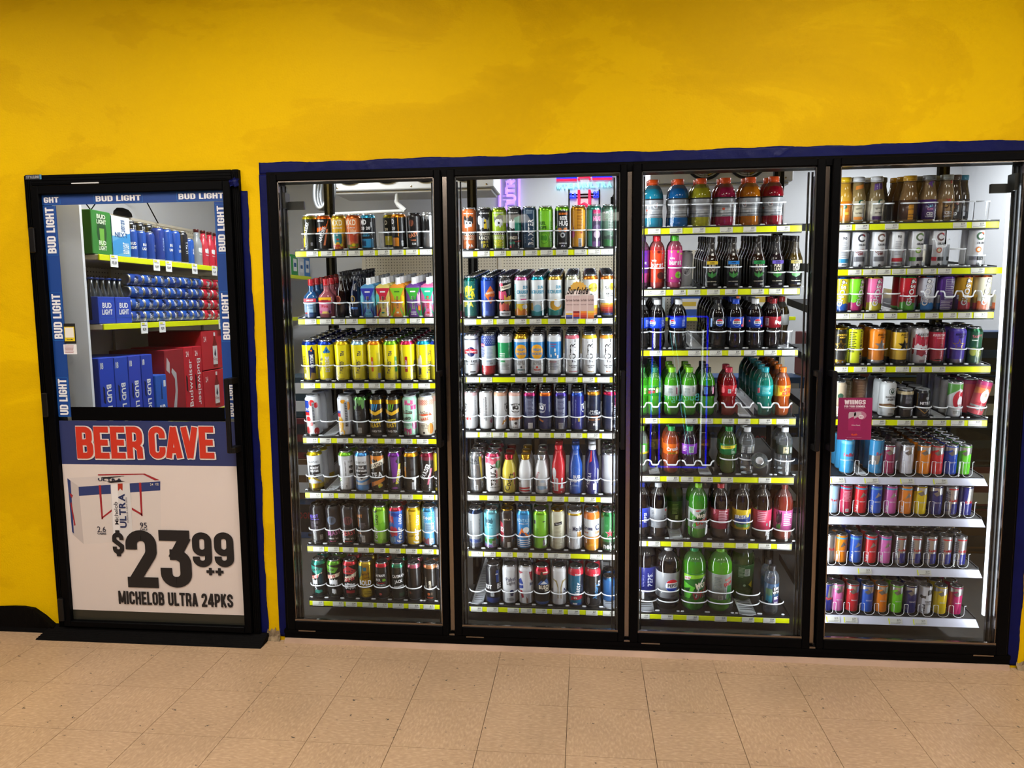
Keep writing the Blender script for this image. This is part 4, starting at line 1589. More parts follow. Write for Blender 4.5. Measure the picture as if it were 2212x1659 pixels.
shelf(0, 3, dict(z=Z1b, rail=(440, 1112, 1670, 1133), rh=11, vm=890, kind='can24', lz=.385, rows=1,
      tags=TG((445, 570, 730, 880, 1010, 1180, 1335, 1485), '3.69 3.69 3.69 3.29 3.29 3.29 2.99')), [
    I(518, 'white can with red cherries and blue badge', 'd9dce0', [Rc(-22, .72, 30, 60, '1f3f9c'), Tx('CAS', -22, .66, 13, 'w', 8), Rc(-22, .55, 30, 16, 'c2242c'), El(6, .82, 26, 30, 'c2242c'), El(26, .76, 20, 26, 'c2242c'), El(-14, .42, 22, 26, 'c2242c'), El(-20, .14, 26, 34, 'c2242c'), El(22, .12, 24, 34, 'c2242c'), El(-2, .3, 18, 20, 'e07a7a'), Rc(12, .55, 11, 110, '8a8d92'), Bc(12, .28)[0], Ln(12, .55, 8, 100, 14, 'd')], lid='i', rows=2),
    G(670),
    I(820, 'white can with yellow fruit and blue badge', 'd9dce0', [Rc(-26, .74, 26, 70, '1f3f9c'), Tx('AS', -24, .66, 14, 'w', 8), Rc(-24, .52, 22, 16, 'c2242c'), El(2, .86, 24, 18, 'e8a01e'), El(-16, .30, 28, 70, 'e8b01e'), El(-10, .1, 26, 30, 'e8b01e'), El(24, .75, 20, 40, 'e89a1e'), Rc(14, .55, 14, 120, '9a9da2'), Ln(14, .55, 10, 110, 14, 'd'), El(12, .27, 9, 9, 'k')], lid='i'),
    I(970, 'black capped can with green drips', '14171a', [Po([(-22, .90), (26, .90), (24, .72), (14, .66), (8, .8), (0, .74), (-6, .84), (-14, .70), (-20, .78)], '5a8a4a'), El(-26, .70, 16, 20, '5a8a4a'), Ln(-8, .5, 30, 50, 8, '4a4d52'), Bc(-2, .15, 16, 26)], top='5f9a50*', lid='0b0b0c', kind='can24'),
    I(1118, 'black capped can with blue claw and yellow lettering', '14171a', [Po([(-36, .68), (-36, .58), (0, .52), (36, .60), (36, .70), (0, .60)], 'd9a81e'), Po([(-20, .64), (-14, .64), (-6, .80), (-14, .80)], '2a8ac0'), Po([(-10, .66), (-5, .64), (2, .80), (-4, .80)], '2a8ac0'), Po([(0, .64), (5, .66), (12, .80), (6, .80)], '2a8ac0'), Tx('NASTY', -2, .40, 12, 'y', 6, .7), Tx('BEAST', -4, .28, 20, 'f0c81e', 6, .66), Tx('HARD TEA', 0, .13, 10, 'w', 0, .66)], bands=[(.80, .90, 'c99a1e*')], lid='0b0b0c'),
    I(1270, 'black capped can with green claw and yellow lettering', '14171a', [Po([(-36, .68), (-36, .58), (0, .52), (36, .60), (36, .70), (0, .60)], 'd9a81e'), Po([(-20, .64), (-14, .64), (-6, .80), (-14, .80)], '6aa82a'), Po([(-10, .66), (-5, .64), (2, .80), (-4, .80)], '6aa82a'), Po([(0, .64), (5, .66), (12, .80), (6, .80)], '6aa82a'), Tx('NASTY', -2, .40, 12, 'y', 6, .7), Tx('BEAST', -8, .28, 20, 'f0c81e', 6, .66), Tx('HARD TEA', -2, .13, 10, 'w', 0, .66)], bands=[(.80, .90, 'c99a1e*')], lid='0b0b0c'),
    I(1430, 'mint green can with pink blossoms', 'a4d6bc', [Zg(-20, 22, .84, 30, 'd65a8c', 8), Zg(10, 36, .72, 30, 'c0508a', 8), Zg(-30, 10, .12, 40, 'c84a86', 9), Zg(14, 36, .28, 50, 'd65a9c', 9), Tx('AriZona', -8, .62, 14, '3a3a44', 0, .7, False), Rc(-8, .575, 46, 4, '6a4a3a'), Tx('HARD', -12, .45, 13, '3a2a2a', 8, .8), Tx('Green Tea', -4, .30, 8, '3a6a5a', 0, .8, False)], lid='i', rows=2),
    I(1578, 'peach can with checkered band and fruit', 'ddd4c0', [('q', [[(x, .80 + z * .024, -2.2), (x + 4.2, .80 + z * .024, -2.2), (x + 4.2, .80 + z * .024, 2.2), (x, .80 + z * .024, 2.2)] for z in range(5) for x in np.arange(-42 + (z % 2) * 4.2, 42, 8.4)], 'd67a6a'), Tx('AriZona', 0, .60, 14, '4a3a3a', 0, .7, False), Po([(-34, .55), (30, .57), (34, .53), (-30, .51)], 'd2502c'), Tx('HARD', 0, .44, 13, 'd65a3c', 8, .8), Tx('Iced Tea', 0, .28, 10, '5a4a3a', 0, .8, False), Tx('WITH PEACH', 0, .22, 4, '5a4a3a'), El(26, .2, 30, 50, 'd9862a'), El(-6, .10, 10, 10, 'k')], bands=[(.77, .90, 'e8b8a4')], lid='i', rows=2),
])
shelf(0, 4, dict(z=Z1b, rail=(458, 1632, 1710, 1658), rh=11, vm=1425, kind='can24', lz=.39, rows=1,
      tags=TG((475, 595, 742, 900, 1055, 1220, 1340, 1538, 1660), '2.79')), [
    I(535, 'silver and yellow can with black plaque', 'c9ccd0', [Tx('CLUBTAILS', 4, .73, 9, 'k', 0, .8, False), Po([(-18, .40), (36, .42), (36, .66), (-18, .64)], '17181c'), Tx('SCREW', 8, .58, 11, 'w', 0, .72), Tx('DRIVER', 8, .50, 11, 'w', 0, .72), Po([(-14, .38), (34, .38), (10, .28)], 'x'), El(8, .37, 14, 14, 'd'), Po([(-40, .30), (0, .36), (40, .22), (40, .0), (-40, .0)], 'cfae14')], bands=[(.0, .18, 'cfae14*')], top='dcc21a*', rows=2),
    G(690),
    I(830, 'silver can with pale panel and lime rim', 'c9ccd0', [Rc(6, .5, 18, 110, 'd9dce2'), Ln(6, .55, 6, 80, 12, 'd'), Tx('CLUB', 30, .74, 8, 'k', 0, .8, False), Po([(-40, .40), (-26, .40), (-26, .64), (-40, .62)], 'k'), Po([(22, .44), (42, .44), (42, .64), (22, .64)], 'k'), Tx('SU', 30, .55, 11, 'w'), El(-26, .3, 16, 22, 'l'), Tx('24', 6, .12, 7, 'k', 90)], top='7cc830*'),
    I(982, 'silver and sky blue can with black plaque', 'c9ccd0', [Tx('CLUBTAILS', 0, .73, 9, 'k', 0, .8, False), Po([(-28, .44), (30, .44), (30, .66), (-28, .66)], '17181c'), Tx('BLUE', 2, .60, 11, 'w', 0, .72), Tx('HAWAIIAN', 2, .52, 11, 'w', 0, .6), Po([(-22, .42), (26, .42), (2, .30)], 'x'), El(2, .41, 14, 14, 'd'), Po([(-44, .30), (0, .26), (44, .34), (44, .0), (-44, .0)], '4a94dc')], bands=[(.0, .16, '4a94dc')], top='4a94dc*'),
    I(1130, 'black and orange can with white banner', '17130f', [Po([(-40, .90), (10, .90), (-6, .74), (-40, .66)], 'e0862a'), Po([(-2, .90), (38, .90), (38, .74), (10, .70)], 'e0862a'), El(-14, .77, 22, 18, 'k'), Po([(-40, .54), (40, .70), (40, .84), (-40, .66)], 'e'), Tx('HARDER', 0, .67, 17, 'k', 14, .7), Tx('TEA', -2, .42, 26, 'w', 8, .8), Po([(-40, .2), (40, .36), (40, .28), (-40, .08)], 'e0862a'), El(14, .16, 22, 18, 'd8b01e'), El(10, .12, 10, 10, 'l')]),
    I(1285, 'black and purple can with white slanted lettering', '15101a', [Po([(-12, .88), (22, .88), (18, .30), (-4, .22)], '6b2a86'), El(22, .77, 18, 18, 'k'), Po([(8, .2), (20, .2), (38, .7), (26, .7)], 'd8c81e'), Tx('HARDER', 24, .40, 15, 'w', 76, .8), Zg(-8, 16, .1, 14, '6b2a86')], top='6b2a86*'),
    I(1438, 'black can with barcode panel and orange rim', '15120f', [Tx('HARDER', -26, .64, 12, 'w', 80, .7), Rc(-24, .50, 10, 50, 'e0962a'), Rc(14, .72, 18, 44, '2f3034'), Rc(14, .45, 18, 34, '2f3034'), Bc(16, .16, 16, 34), Di(14, .33, 10, 10, 'w')], top='e8a01e*'),
    I(1592, 'black and dark red can with white slanted lettering', '160e10', [El(-14, .76, 28, 20, 'k'), Tx('HARDER', -4, .52, 20, 'w', 66, .72), Po([(2, .2), (10, .2), (28, .6), (20, .6)], 'b0506a'), Tx('CHERRY', 12, .42, 6, 'w', 64)], top='7c1a34*', bands=[(.80, .885, '5a1428')]),
    I(1715, 'yellow and black can half hidden by the frame', 'd0bc1e', [Po([(-30, .5), (30, .7), (30, .2), (-30, .1)], 'k'), Tx('HARD', -10, .3, 16, 'w', 76)]),
])
shelf(0, 5, dict(z=Z1c, rail=(500, 608, 1722, 645), rh=11, vm=390, kind='can24', lz=.40, rows=1,
      tags=TG((505, 645, 785, 925, 1080, 1225, 1380, 1535, 1670), '2.95 2.75 2.75 2.75 2.49')), [
    I(560, 'black capped can with violet lettering', '141116', [Tx('BEAST', -8, .72, 15, '6a5ac8', 6, .72), Tx('HARD TEA 5%', -6, .64, 5, '6a5ac8'), Ln(-8, .45, 44, 56, 9, '5a5560'), Bc(24, .17, 14, 24)], lid='0a0a0b', top='141116'),
    I(708, 'black capped can with blue claw disc and pink lettering', '141116', [El(0, .62, 46, 42, '4a5a72'), Po([(-10, .56), (-7, .56), (-3, .70), (-7, .70)], 'k'), Po([(-2, .55), (1, .55), (5, .69), (1, .69)], 'k'), Po([(6, .57), (9, .57), (12, .70), (8, .70)], 'k'), Tx('BEAST', 8, .30, 24, 'c06ab0', 6, .62), Tx('HARD  5.2', 4, .15, 7, 'w'), Tx('PINK POP', 2, .08, 5, 'p')], lid='0a0a0b'),
    I(850, 'black capped can with maroon claw disc and red lettering', '141116', [El(6, .62, 46, 42, '5a2630'), Po([(-4, .56), (-1, .56), (3, .70), (-1, .70)], 'k'), Po([(4, .55), (7, .55), (11, .69), (7, .69)], 'k'), Po([(12, .57), (15, .57), (18, .70), (14, .70)], 'k'), Tx('BEAST', 8, .30, 24, 'd64a54', 6, .62), Tx('HARD  5.2', 4, .15, 7, 'w'), Tx('SCARY RED', 2, .08, 5, 'r')], lid='0a0a0b'),
    I(1003, 'black capped can with orange lettering and barcode', '141116', [Tx('BEAST', -24, .74, 15, 'e08a3c', 6, .72), Rc(-26, .56, 6, 40, 'b06a3a'), Ln(-4, .50, 36, 30, 5, '5a5560'), Tx('TEA', -24, .3, 10, 'e08a3c'), Bc(-2, .16, 16, 34)], lid='0a0a0b'),
    I(1150, 'bright green can with tall white lettering', '86cc2e', [Tx('four', -22, .28, 26, 'w', 90, 1.1), Tx('LOKO', -10, .66, 15, 'k', 82, .8), El(-18, .88, 24, 14, 'k'), Zg(0, 36, .5, 60, '6ab01e', 9), Zg(4, 36, .25, 50, 'a4dc4a', 9)], top='8ccf30*'),
    I(1300, 'blue and red patterned can with white lettering', '2a6ac8', [Zg(-36, -6, .7, 60, 'c2304a', 8), Zg(-30, 10, .35, 60, 'c2304a', 8), Zg(-36, 0, .15, 40, '7ab0e0', 8), Zg(-20, 20, .8, 24, '1a3f9c', 8), Tx('four', 20, .28, 26, 'w', 90, 1.1), Tx('LOKO', 26, .68, 15, 'w', 84, .8)], top='c2304a*'),
    I(1462, 'golden yellow can with tall white lettering', 'dfb820', [Tx('four', 16, .26, 26, 'w', 90, 1.1), Tx('LOKO', 26, .66, 15, 'w', 84, .8), Ln(-8, .6, 8, 80, 12, '8a6a12'), Tx('GOLD', -8, .26, 7, '6a4a12', 12)], top='d6ae1c*'),
    I(1608, 'pale blue can with white dots and fine print', '4aa0d6', [('q', [[(x, v, -1), (x + 2, v, -1), (x + 2, v, 1), (x, v, 1)] for v in np.arange(.62, .9, .05) for x in np.arange(-40 + (v * 100 % 10) * .4, 40, 8)], 'w'), Tx('four', 0, .74, 16, 'w'), Rc(8, .50, 44, 40, 'a9c4d6'), Ln(8, .50, 40, 36, 7, '3a6a8c'), Zg(-40, 10, .14, 40, '8a4a5a', 9), Bc(14, .14, 22, 26)], top='4aa0d6*'),
    I(1725, 'silver can half hidden by the frame', 'a9abb4', [Rc(-8, .5, 20, 100, 'd9c8d0')]),
])
shelf(0, 6, dict(z=Z1c, rail=(485, 1122, 1730, 1163), rh=11, vm=900, kind='can24', lz=.37, rows=1,
      tags=TG((500, 690, 815, 970, 1105, 1255, 1405, 1545, 1700), '2.79 2.79 2.49 2.79')), [
    I(575, 'black can with teal rim and red slanted lettering', '10171a', [Po([(-34, .88), (30, .78), (24, .68), (0, .62), (-34, .74)], '2a8a7a'), Tx('HARD', -4, .76, 11, 'k', 10), Po([(-34, .46), (20, .60), (26, .68), (-34, .56)], 'e'), Tx('DEW', -12, .56, 16, 'c2283c', 12, .8), Zg(-30, 0, .42, 34, 'd9dce0', 9), El(18, .5, 26, 60, '183038'), Zg(-14, 20, .18, 22, '2a8a7a', 6)], top='3a9a8a*'),
    I(722, 'black can with lime rim and red slanted lettering', '12170f', [Po([(-34, .88), (30, .80), (10, .68), (-34, .70)], '5a9a2a'), Tx('HARD', -14, .76, 11, 'k', 6), Po([(-34, .50), (30, .58), (36, .68), (-34, .60)], 'e'), Tx('DEW', -8, .58, 17, 'c2283c', 12, .8), Zg(-20, 20, .44, 40, 'd9dce0', 11), Zg(-8, 12, .20, 34, 'd9dce0', 9)], top='6ab43a*'),
    I(870, 'black can with red banner and red lettering', '15100f', [Po([(-34, .74), (-20, .80), (0, .88), (20, .80), (38, .74), (30, .66), (-30, .66)], 'c2303a'), Tx('HARD', 0, .73, 12, 'k'), Po([(-26, .44), (36, .58), (40, .70), (-20, .58)], 'e'), Tx('MTN', 0, .62, 9, 'k', 8), Tx('DEW', 4, .52, 19, 'c2283c', 12, .85), Zg(-26, 28, .34, 36, 'd9dce0', 12), El(0, .33, 16, 14, 'k'), Rc(4, .19, 40, 14, 'a82430')], top='d63a44*'),
    I(1015, 'gold can with teal corner and white block letters', 'b8952a*', [Po([(-40, .88), (-4, .88), (-18, .6), (-40, .5)], '1f5a50'), Rc(4, .80, 16, 18, '2a6a80'), Tx('Simply', 6, .68, 14, '2a1a0a', 8, .8, False), Tx('spiked', 12, .58, 8, '2a1a0a', 8, .8, False), Tx('BOLD', 2, .44, 26, 'w', 0, .62), El(10, .18, 44, 44, 'cfae2a'), Tx('SIGNATURE', 10, .20, 5, '3a2a0a'), Tx('LEMONADE', 10, .15, 5, '3a2a0a')], top='c9a83a*'),
    I(1165, 'black can with red rim and two white words', '1a1618', [Tx('CAYMAN', -8, .66, 13, 'w', 4, .66), Tx('JACK', -16, .54, 13, 'w', 4, .66), Tx('ED', 16, .54, 12, 'l', 4, .7), Rc(0, .46, 40, 2, 'r'), Tx('MARGARITA', -2, .40, 8, 'w', 0, .7), Po([(-38, .30), (38, .42), (38, .24), (-38, .2)], '232021'), El(-4, .16, 14, 12, 'c2504a')], top='c8303c*', kind='can19'),
    I(1315, 'black can with green rim and stacked white words', '161a17', [Tx('CAYMAN', 8, .66, 15, 'w', 6, .66), Tx('JACK', 8, .52, 15, 'w', 6, .7), Tx('MARGARITA', 10, .38, 8, 'w', 6, .7), Zg(10, 34, .16, 26, '2a4a34', 8)], top='3a8a6a*', kind='can19'),
    I(1465, 'black can with pink rim', '181415', [Tx('BOLDER', -20, .44, 10, 'd', 90, .8), El(-28, .80, 10, 14, 'e'), Rc(-16, .22, 6, 12, 'a04a3a'), Rc(-8, .22, 6, 12, '5a4a44')], top='d6708a*', kind='can19'),
    I(1620, 'black can with peach rim and vertical lettering', '1a1613', [El(-20, .84, 18, 14, 'k'), Ln(-18, .5, 8, 60, 10, 'h'), Tx('BOLDER', 2, .44, 11, 'e', 90, .8), El(-6, .20, 14, 14, 'c2602a'), Rc(8, .21, 8, 14, '6a5a4a'), Tx('PEACH', 0, .10, 6, 'd65a3c')], top='e09a6a*', kind='can19'),
    I(1735, 'dark can with silver rim half hidden by the frame', '2a2a30', [Rc(-6, .5, 14, 60, 'i')], top='s', kind='can19'),
])

# ---------------------------------------------------------------- second door
shelf(1, 0, dict(z=Z2a, rail=(250, 884, 1705, 868), rh=11, vm=665, kind='can19', lz=.43, rows=0,
      tags=TG((245, 400, 555, 715, 850, 995, 1140, 1315, 1445, 1565), '2.49 2.49 2.49 2.79 3.29 2.99 2.49 2.79 2.49 2.99')), [
    I(325, 'rust orange can with black and white skull', 'b8602c', [Tx('NEW BELGIUM', 0, .86, 5, 'w'), Zg(-22, 22, .70, 44, '2a2220', 9), Zg(-16, 16, .62, 40, 'c9ccd0', 8), El(-6, .64, 8, 9, 'k'), El(8, .64, 8, 9, 'k'), Po([(-40, .44), (40, .44), (40, .0), (-40, .0)], '241814'), Tx('VOODOO', 0, .38, 12, 'e', 0, .66, False), Tx('RANGER', 0, .29, 15, 'e', 0, .6, False), Tx('JUICE FORCE', 0, .19, 8, 'o', 6, .66), Tx('IPA', 6, .11, 14, 'w', 4, .9)], lid='s'),
    I(470, 'black can with grey skull and yellow lettering', '1c1c1e', [Tx('NEW BELGIUM', 2, .86, 5, 'w'), El(-22, .70, 22, 40, 'c2c4c8'), Zg(-20, 26, .62, 60, '8a8d92', 9), Po([(0, .5), (14, .5), (10, .72), (2, .72)], 'b8a020'), El(4, .64, 9, 9, 'k'), Tx('VOODOO', 0, .38, 12, 'e', 0, .66, False), Tx('RANGER', 0, .29, 15, 'e', 0, .6, False), Tx('FORCE', 2, .19, 10, 'c9b52a', 6, .7), Tx('IPA', 8, .10, 15, 'd8c832', 0, .8, False)], lid='s'),
    I(607, 'lime green can with skull and yellow lettering', '9ab82e', [Tx('NEW BELGIUM', -2, .86, 5, 'w'), Zg(-22, 22, .72, 40, '3a4220', 9), Zg(-16, 18, .63, 40, 'c9ccd0', 8), El(2, .63, 9, 10, 'k'), Po([(-40, .42), (40, .42), (40, .0), (-40, .0)], '1c1f12'), Tx('VOODOO', 0, .38, 12, 'e', 0, .66, False), Tx('RANGER', 0, .29, 15, 'e', 0, .6, False), Tx('TROPIC', 0, .20, 13, 'e8d81e', 4, .66), Tx('FORCE', 0, .12, 13, 'e8d81e', 4, .7)], lid='s', top='9ab82e*'),
    I(750, 'black and teal can with red foot', '1a1c1e', [Tx('NEW BELGIUM', -6, .86, 5, 'w'), Po([(2, .74), (36, .80), (36, .42), (4, .38)], '2a8a70'), Zg(-22, 4, .60, 50, 'c2c4c8', 8), Tx('RANGER', -6, .28, 13, 'e', 0, .6, False), Po([(-8, .0), (34, .0), (34, .22), (0, .20)], 'a03a34'), Tx('HAZE', -10, .16, 10, '2a9a7a', 0, .7), El(-16, .07, 8, 10, 'r')], lid='s'),
    I(890, 'navy blue can with vertical white lettering', '24405c', [Tx('BAXTER', 8, .40, 24, 'w', 90, .82), Ln(2, .87, 30, 16, 3, '8fa4b8'), Ln(-18, .3, 6, 60, 8, '6a8098')], lid='s'),
    I(1043, 'lime can with dark green lettering', '7cc82c', [Tx('FUEL', -14, .60, 15, '2a5a1c', 0, .7), Tx('HOPS', -14, .50, 15, '2a5a1c', 0, .7), El(-6, .26, 40, 50, '5aa822'), El(-6, .26, 34, 44, '7cc82c'), Zg(-20, 8, .26, 30, '4a9a1e', 9), Ln(28, .4, 8, 90, 12, '4a8a1e')], top='7cc82c*'),
    I(1200, 'black can with gas mask and white block letters', '15181a', [Po([(-40, .96), (-22, .96), (-24, .5), (-40, .45)], '78c02a'), Tx('9.9%', 4, .89, 7, 'w'), Tx('BIG MANGO', 6, .81, 9, 'o', 0, .56), Tx('BEER', 6, .71, 16, 'w', 0, .66), Tx('HUG', 6, .59, 22, 'w', 0, .62), El(0, .42, 46, 44, '4a5054'), El(-10, .44, 18, 18, 'e08a4a'), El(14, .44, 18, 18, 'e08a4a'), El(2, .32, 20, 22, 'c9ccd0'), El(2, .32, 10, 12, 'k'), Tx('IMPERIAL', 4, .13, 6, 'w'), Tx('IPA', 4, .07, 8, 'w')], top='7cc82c*'),
    I(1350, 'orange can with purple edge and small print', 'd99a2e', [Po([(-50, .0), (-18, .0), (-24, .3), (-18, .45), (-30, .6), (-50, .8)], '6a3a7a'), El(-26, .34, 22, 34, 'd65a8c'), Ln(8, .68, 26, 100, 16, '8a5a1a'), Tx('TROPIC', 6, .89, 5, '8a4a1a'), Bc(8, .14, 14, 36), El(14, .37, 8, 8, 'b0402a')], top='d99a2e*'),
    I(1497, 'teal can with pink panel', '4aa394', [Rc(14, .48, 44, 150, '3a3048'), Tx('9.9%', 14, .90, 7, 'w'), Rc(14, .84, 34, 16, 'a82a5a'), Tx('HUG', 14, .68, 20, 'd66a9c', 0, .6), El(14, .44, 36, 40, '5a4a6a'), El(14, .32, 30, 34, 'b8a4b8'), Rc(14, .10, 40, 22, '6a4a7a')], top='4aa394*'),
    I(1640, 'grey green can with painted glare patches', '5c7868', [Rc(-16, .8, 22, 60, '3a5446'), Tx('HAZE', -18, .82, 8, 'w'), Rc(10, .62, 30, 90, '8a9a92'), Ln(10, .6, 26, 80, 12, '4a5a52'), Rc(0, .12, 60, 30, '2f6a3a'), Zg(-24, 24, .24, 22, '3a4a42', 9)], top='5c7868*'),  # pale patch puts glare into the can colour
])
shelf(1, 1, dict(z=Z2a, rail=(255, 1528, 1705, 1518), rh=11, vm=1305, kind='can19', lz=.42, rows=7,
      tags=TG((275, 435, 580, 748, 890, 1065, 1235, 1420, 1575), '2.79 2.79 2.49 4.99')), [
    I(340, 'deep teal can with yellow lettering and dots', '145a52', [Zg(-26, 22, .62, 60, 'c2b82a', 8), Tx('HAZY', -4, .60, 19, '145a52', 12, .8), Tx('LITTLE', -6, .74, 8, 'e8d84a', 8), Tx('THING', 2, .47, 7, 'e8d84a'), Tx('IPA', -8, .33, 24, 'd2c83a', 0, .9), ('q', [[(x, v, -.8), (x + 1.6, v, -.8), (x + 1.6, v, .8), (x, v, .8)] for x, v in ((20, .8), (26, .7), (18, .5), (28, .4), (22, .3), (26, .2), (12, .14), (-20, .15), (-28, .3), (-26, .85), (8, .88))], 'f0e060')], top='145a52*'),
    I(503, 'royal blue can with orange diamond', '23449c', [Di(14, .55, 52, 82, 'e0702a'), Tx('HARPOON', 16, .60, 10, 'e', 8, .62), Tx('IPA', 20, .47, 15, '23449c', 6, .8), Rc(-4, .12, 14, 18, '4a6ab8')], top='23449c*'),
    I(660, 'black can with white label and red kraken', '17151a', [Tx('LAGUNITAS', 4, .86, 11, 'w', 8, .66), El(-14, .78, 18, 20, 'd2506a'), Po([(-16, .64), (34, .72), (34, .82), (-16, .74)], 'e'), Tx('UNCENSORED', 8, .73, 8, 'k', 8, .6), Zg(-28, 10, .52, 50, 'c2486a', 9), Zg(0, 34, .42, 50, 'c9a03a', 9), Zg(-26, 20, .26, 40, 'c8584a', 9), Rc(2, .10, 54, 22, 'd9dce0'), Tx('TENTACLE', 2, .10, 7, 'k', 0, .7)], lid='s'),
    I(815, 'white can with pink rim and yellow foot', 'dfe4e6', [Rc(-32, .5, 16, 110, '9ad0d8'), Ln(-32, .5, 12, 100, 14, 'd2f0f2'), Tx('SUN', 22, .72, 14, '2a94b8', 0, .66), Tx('CRUISER', 10, .61, 15, '2a94b8', 0, .7), Tx('LEMONADE', 10, .52, 4, '3a8a9a'), Rc(12, .43, 26, 7, 'd65a8c'), El(18, .26, 24, 22, 'e8eef0'), Po([(-30, .14), (-14, .24), (0, .16), (16, .22), (30, .14), (30, .06), (-30, .06)], 'e0862a')], bands=[(.05, .33, 'e8c41e')], top='d66a9c*'),
    I(970, 'white can with teal rim and pale blue picture', 'dfe4e6', [Tx('SUN', 14, .72, 14, '2a94b8', 0, .66), Tx('CRUISER', 4, .61, 15, '2a94b8', 0, .7), Tx('CRU', -36, .61, 15, '2a94b8', 0, .7), El(0, .22, 34, 34, '8ac4dc'), Po([(-46, .18), (-10, .12), (46, .2), (46, .04), (-46, .04)], '1f8a98'), Rc(-30, .26, 14, 30, 'dcae2a')], bands=[(.05, .16, '1f94a4')], top='2a94a8*'),
    I(1130, 'white can with gold rim and teal waves', 'dfe4e6', [Tx('SUN', 18, .72, 14, '2a94b8', 0, .66), Tx('CRUISER', 8, .61, 15, '2a94b8', 0, .7), Tx('CRU', -34, .61, 15, '2a94b8', 0, .7), El(6, .30, 54, 50, 'e8b030'), El(14, .34, 34, 34, 'eef2f2'), Po([(-46, .26), (0, .16), (46, .22), (46, .05), (-46, .05)], '1f8a88')], bands=[(.05, .13, '1f8a88')], top='d9ae4a*'),
    I(1293, 'white can with cream rim, behind the window decal', 'dfe1de', [El(16, .74, 34, 34, 'e0c84a'), Tx('Surfside', 6, .70, 13, '2a2a2a', 8, .8, False)], bands=[(.05, .09, '23388c'), (.09, .13, '7aa0c8'), (.13, .18, 'd9c04a'), (.18, .24, 'e0b02a')], top='d6d8b8*'),
    I(1465, 'white can with orange rim and yellow sun', 'dfe1e0', [El(14, .70, 44, 40, 'e8d040'), Tx('Surfside', 8, .68, 14, '2a2a2a', 8, .8, False), Tx('ICED TEA', 10, .54, 5, '3a3a3a')], bands=[(.05, .10, 'd2702a'), (.10, .20, 'e0962a'), (.20, .28, 'e8c42a')], top='e0862a*'),
    I(1628, 'white can with orange rim and sunset stripes', 'dfe1e0', [El(18, .72, 30, 32, 'd9b02a'), Tx('Surfside', 14, .70, 14, '2a2a2a', 6, .8, False), Tx('ICED TEA', 10, .55, 6, '3a3a3a'), Tx('+ LEMONADE', 10, .50, 4, '3a3a3a')], bands=[(.05, .10, '23306a'), (.10, .14, '7c1a22'), (.14, .19, 'a8242a'), (.19, .24, 'cf4a20'), (.24, .29, 'e0822a'), (.29, .33, 'e8b43a')], top='e08a3a*'),
])
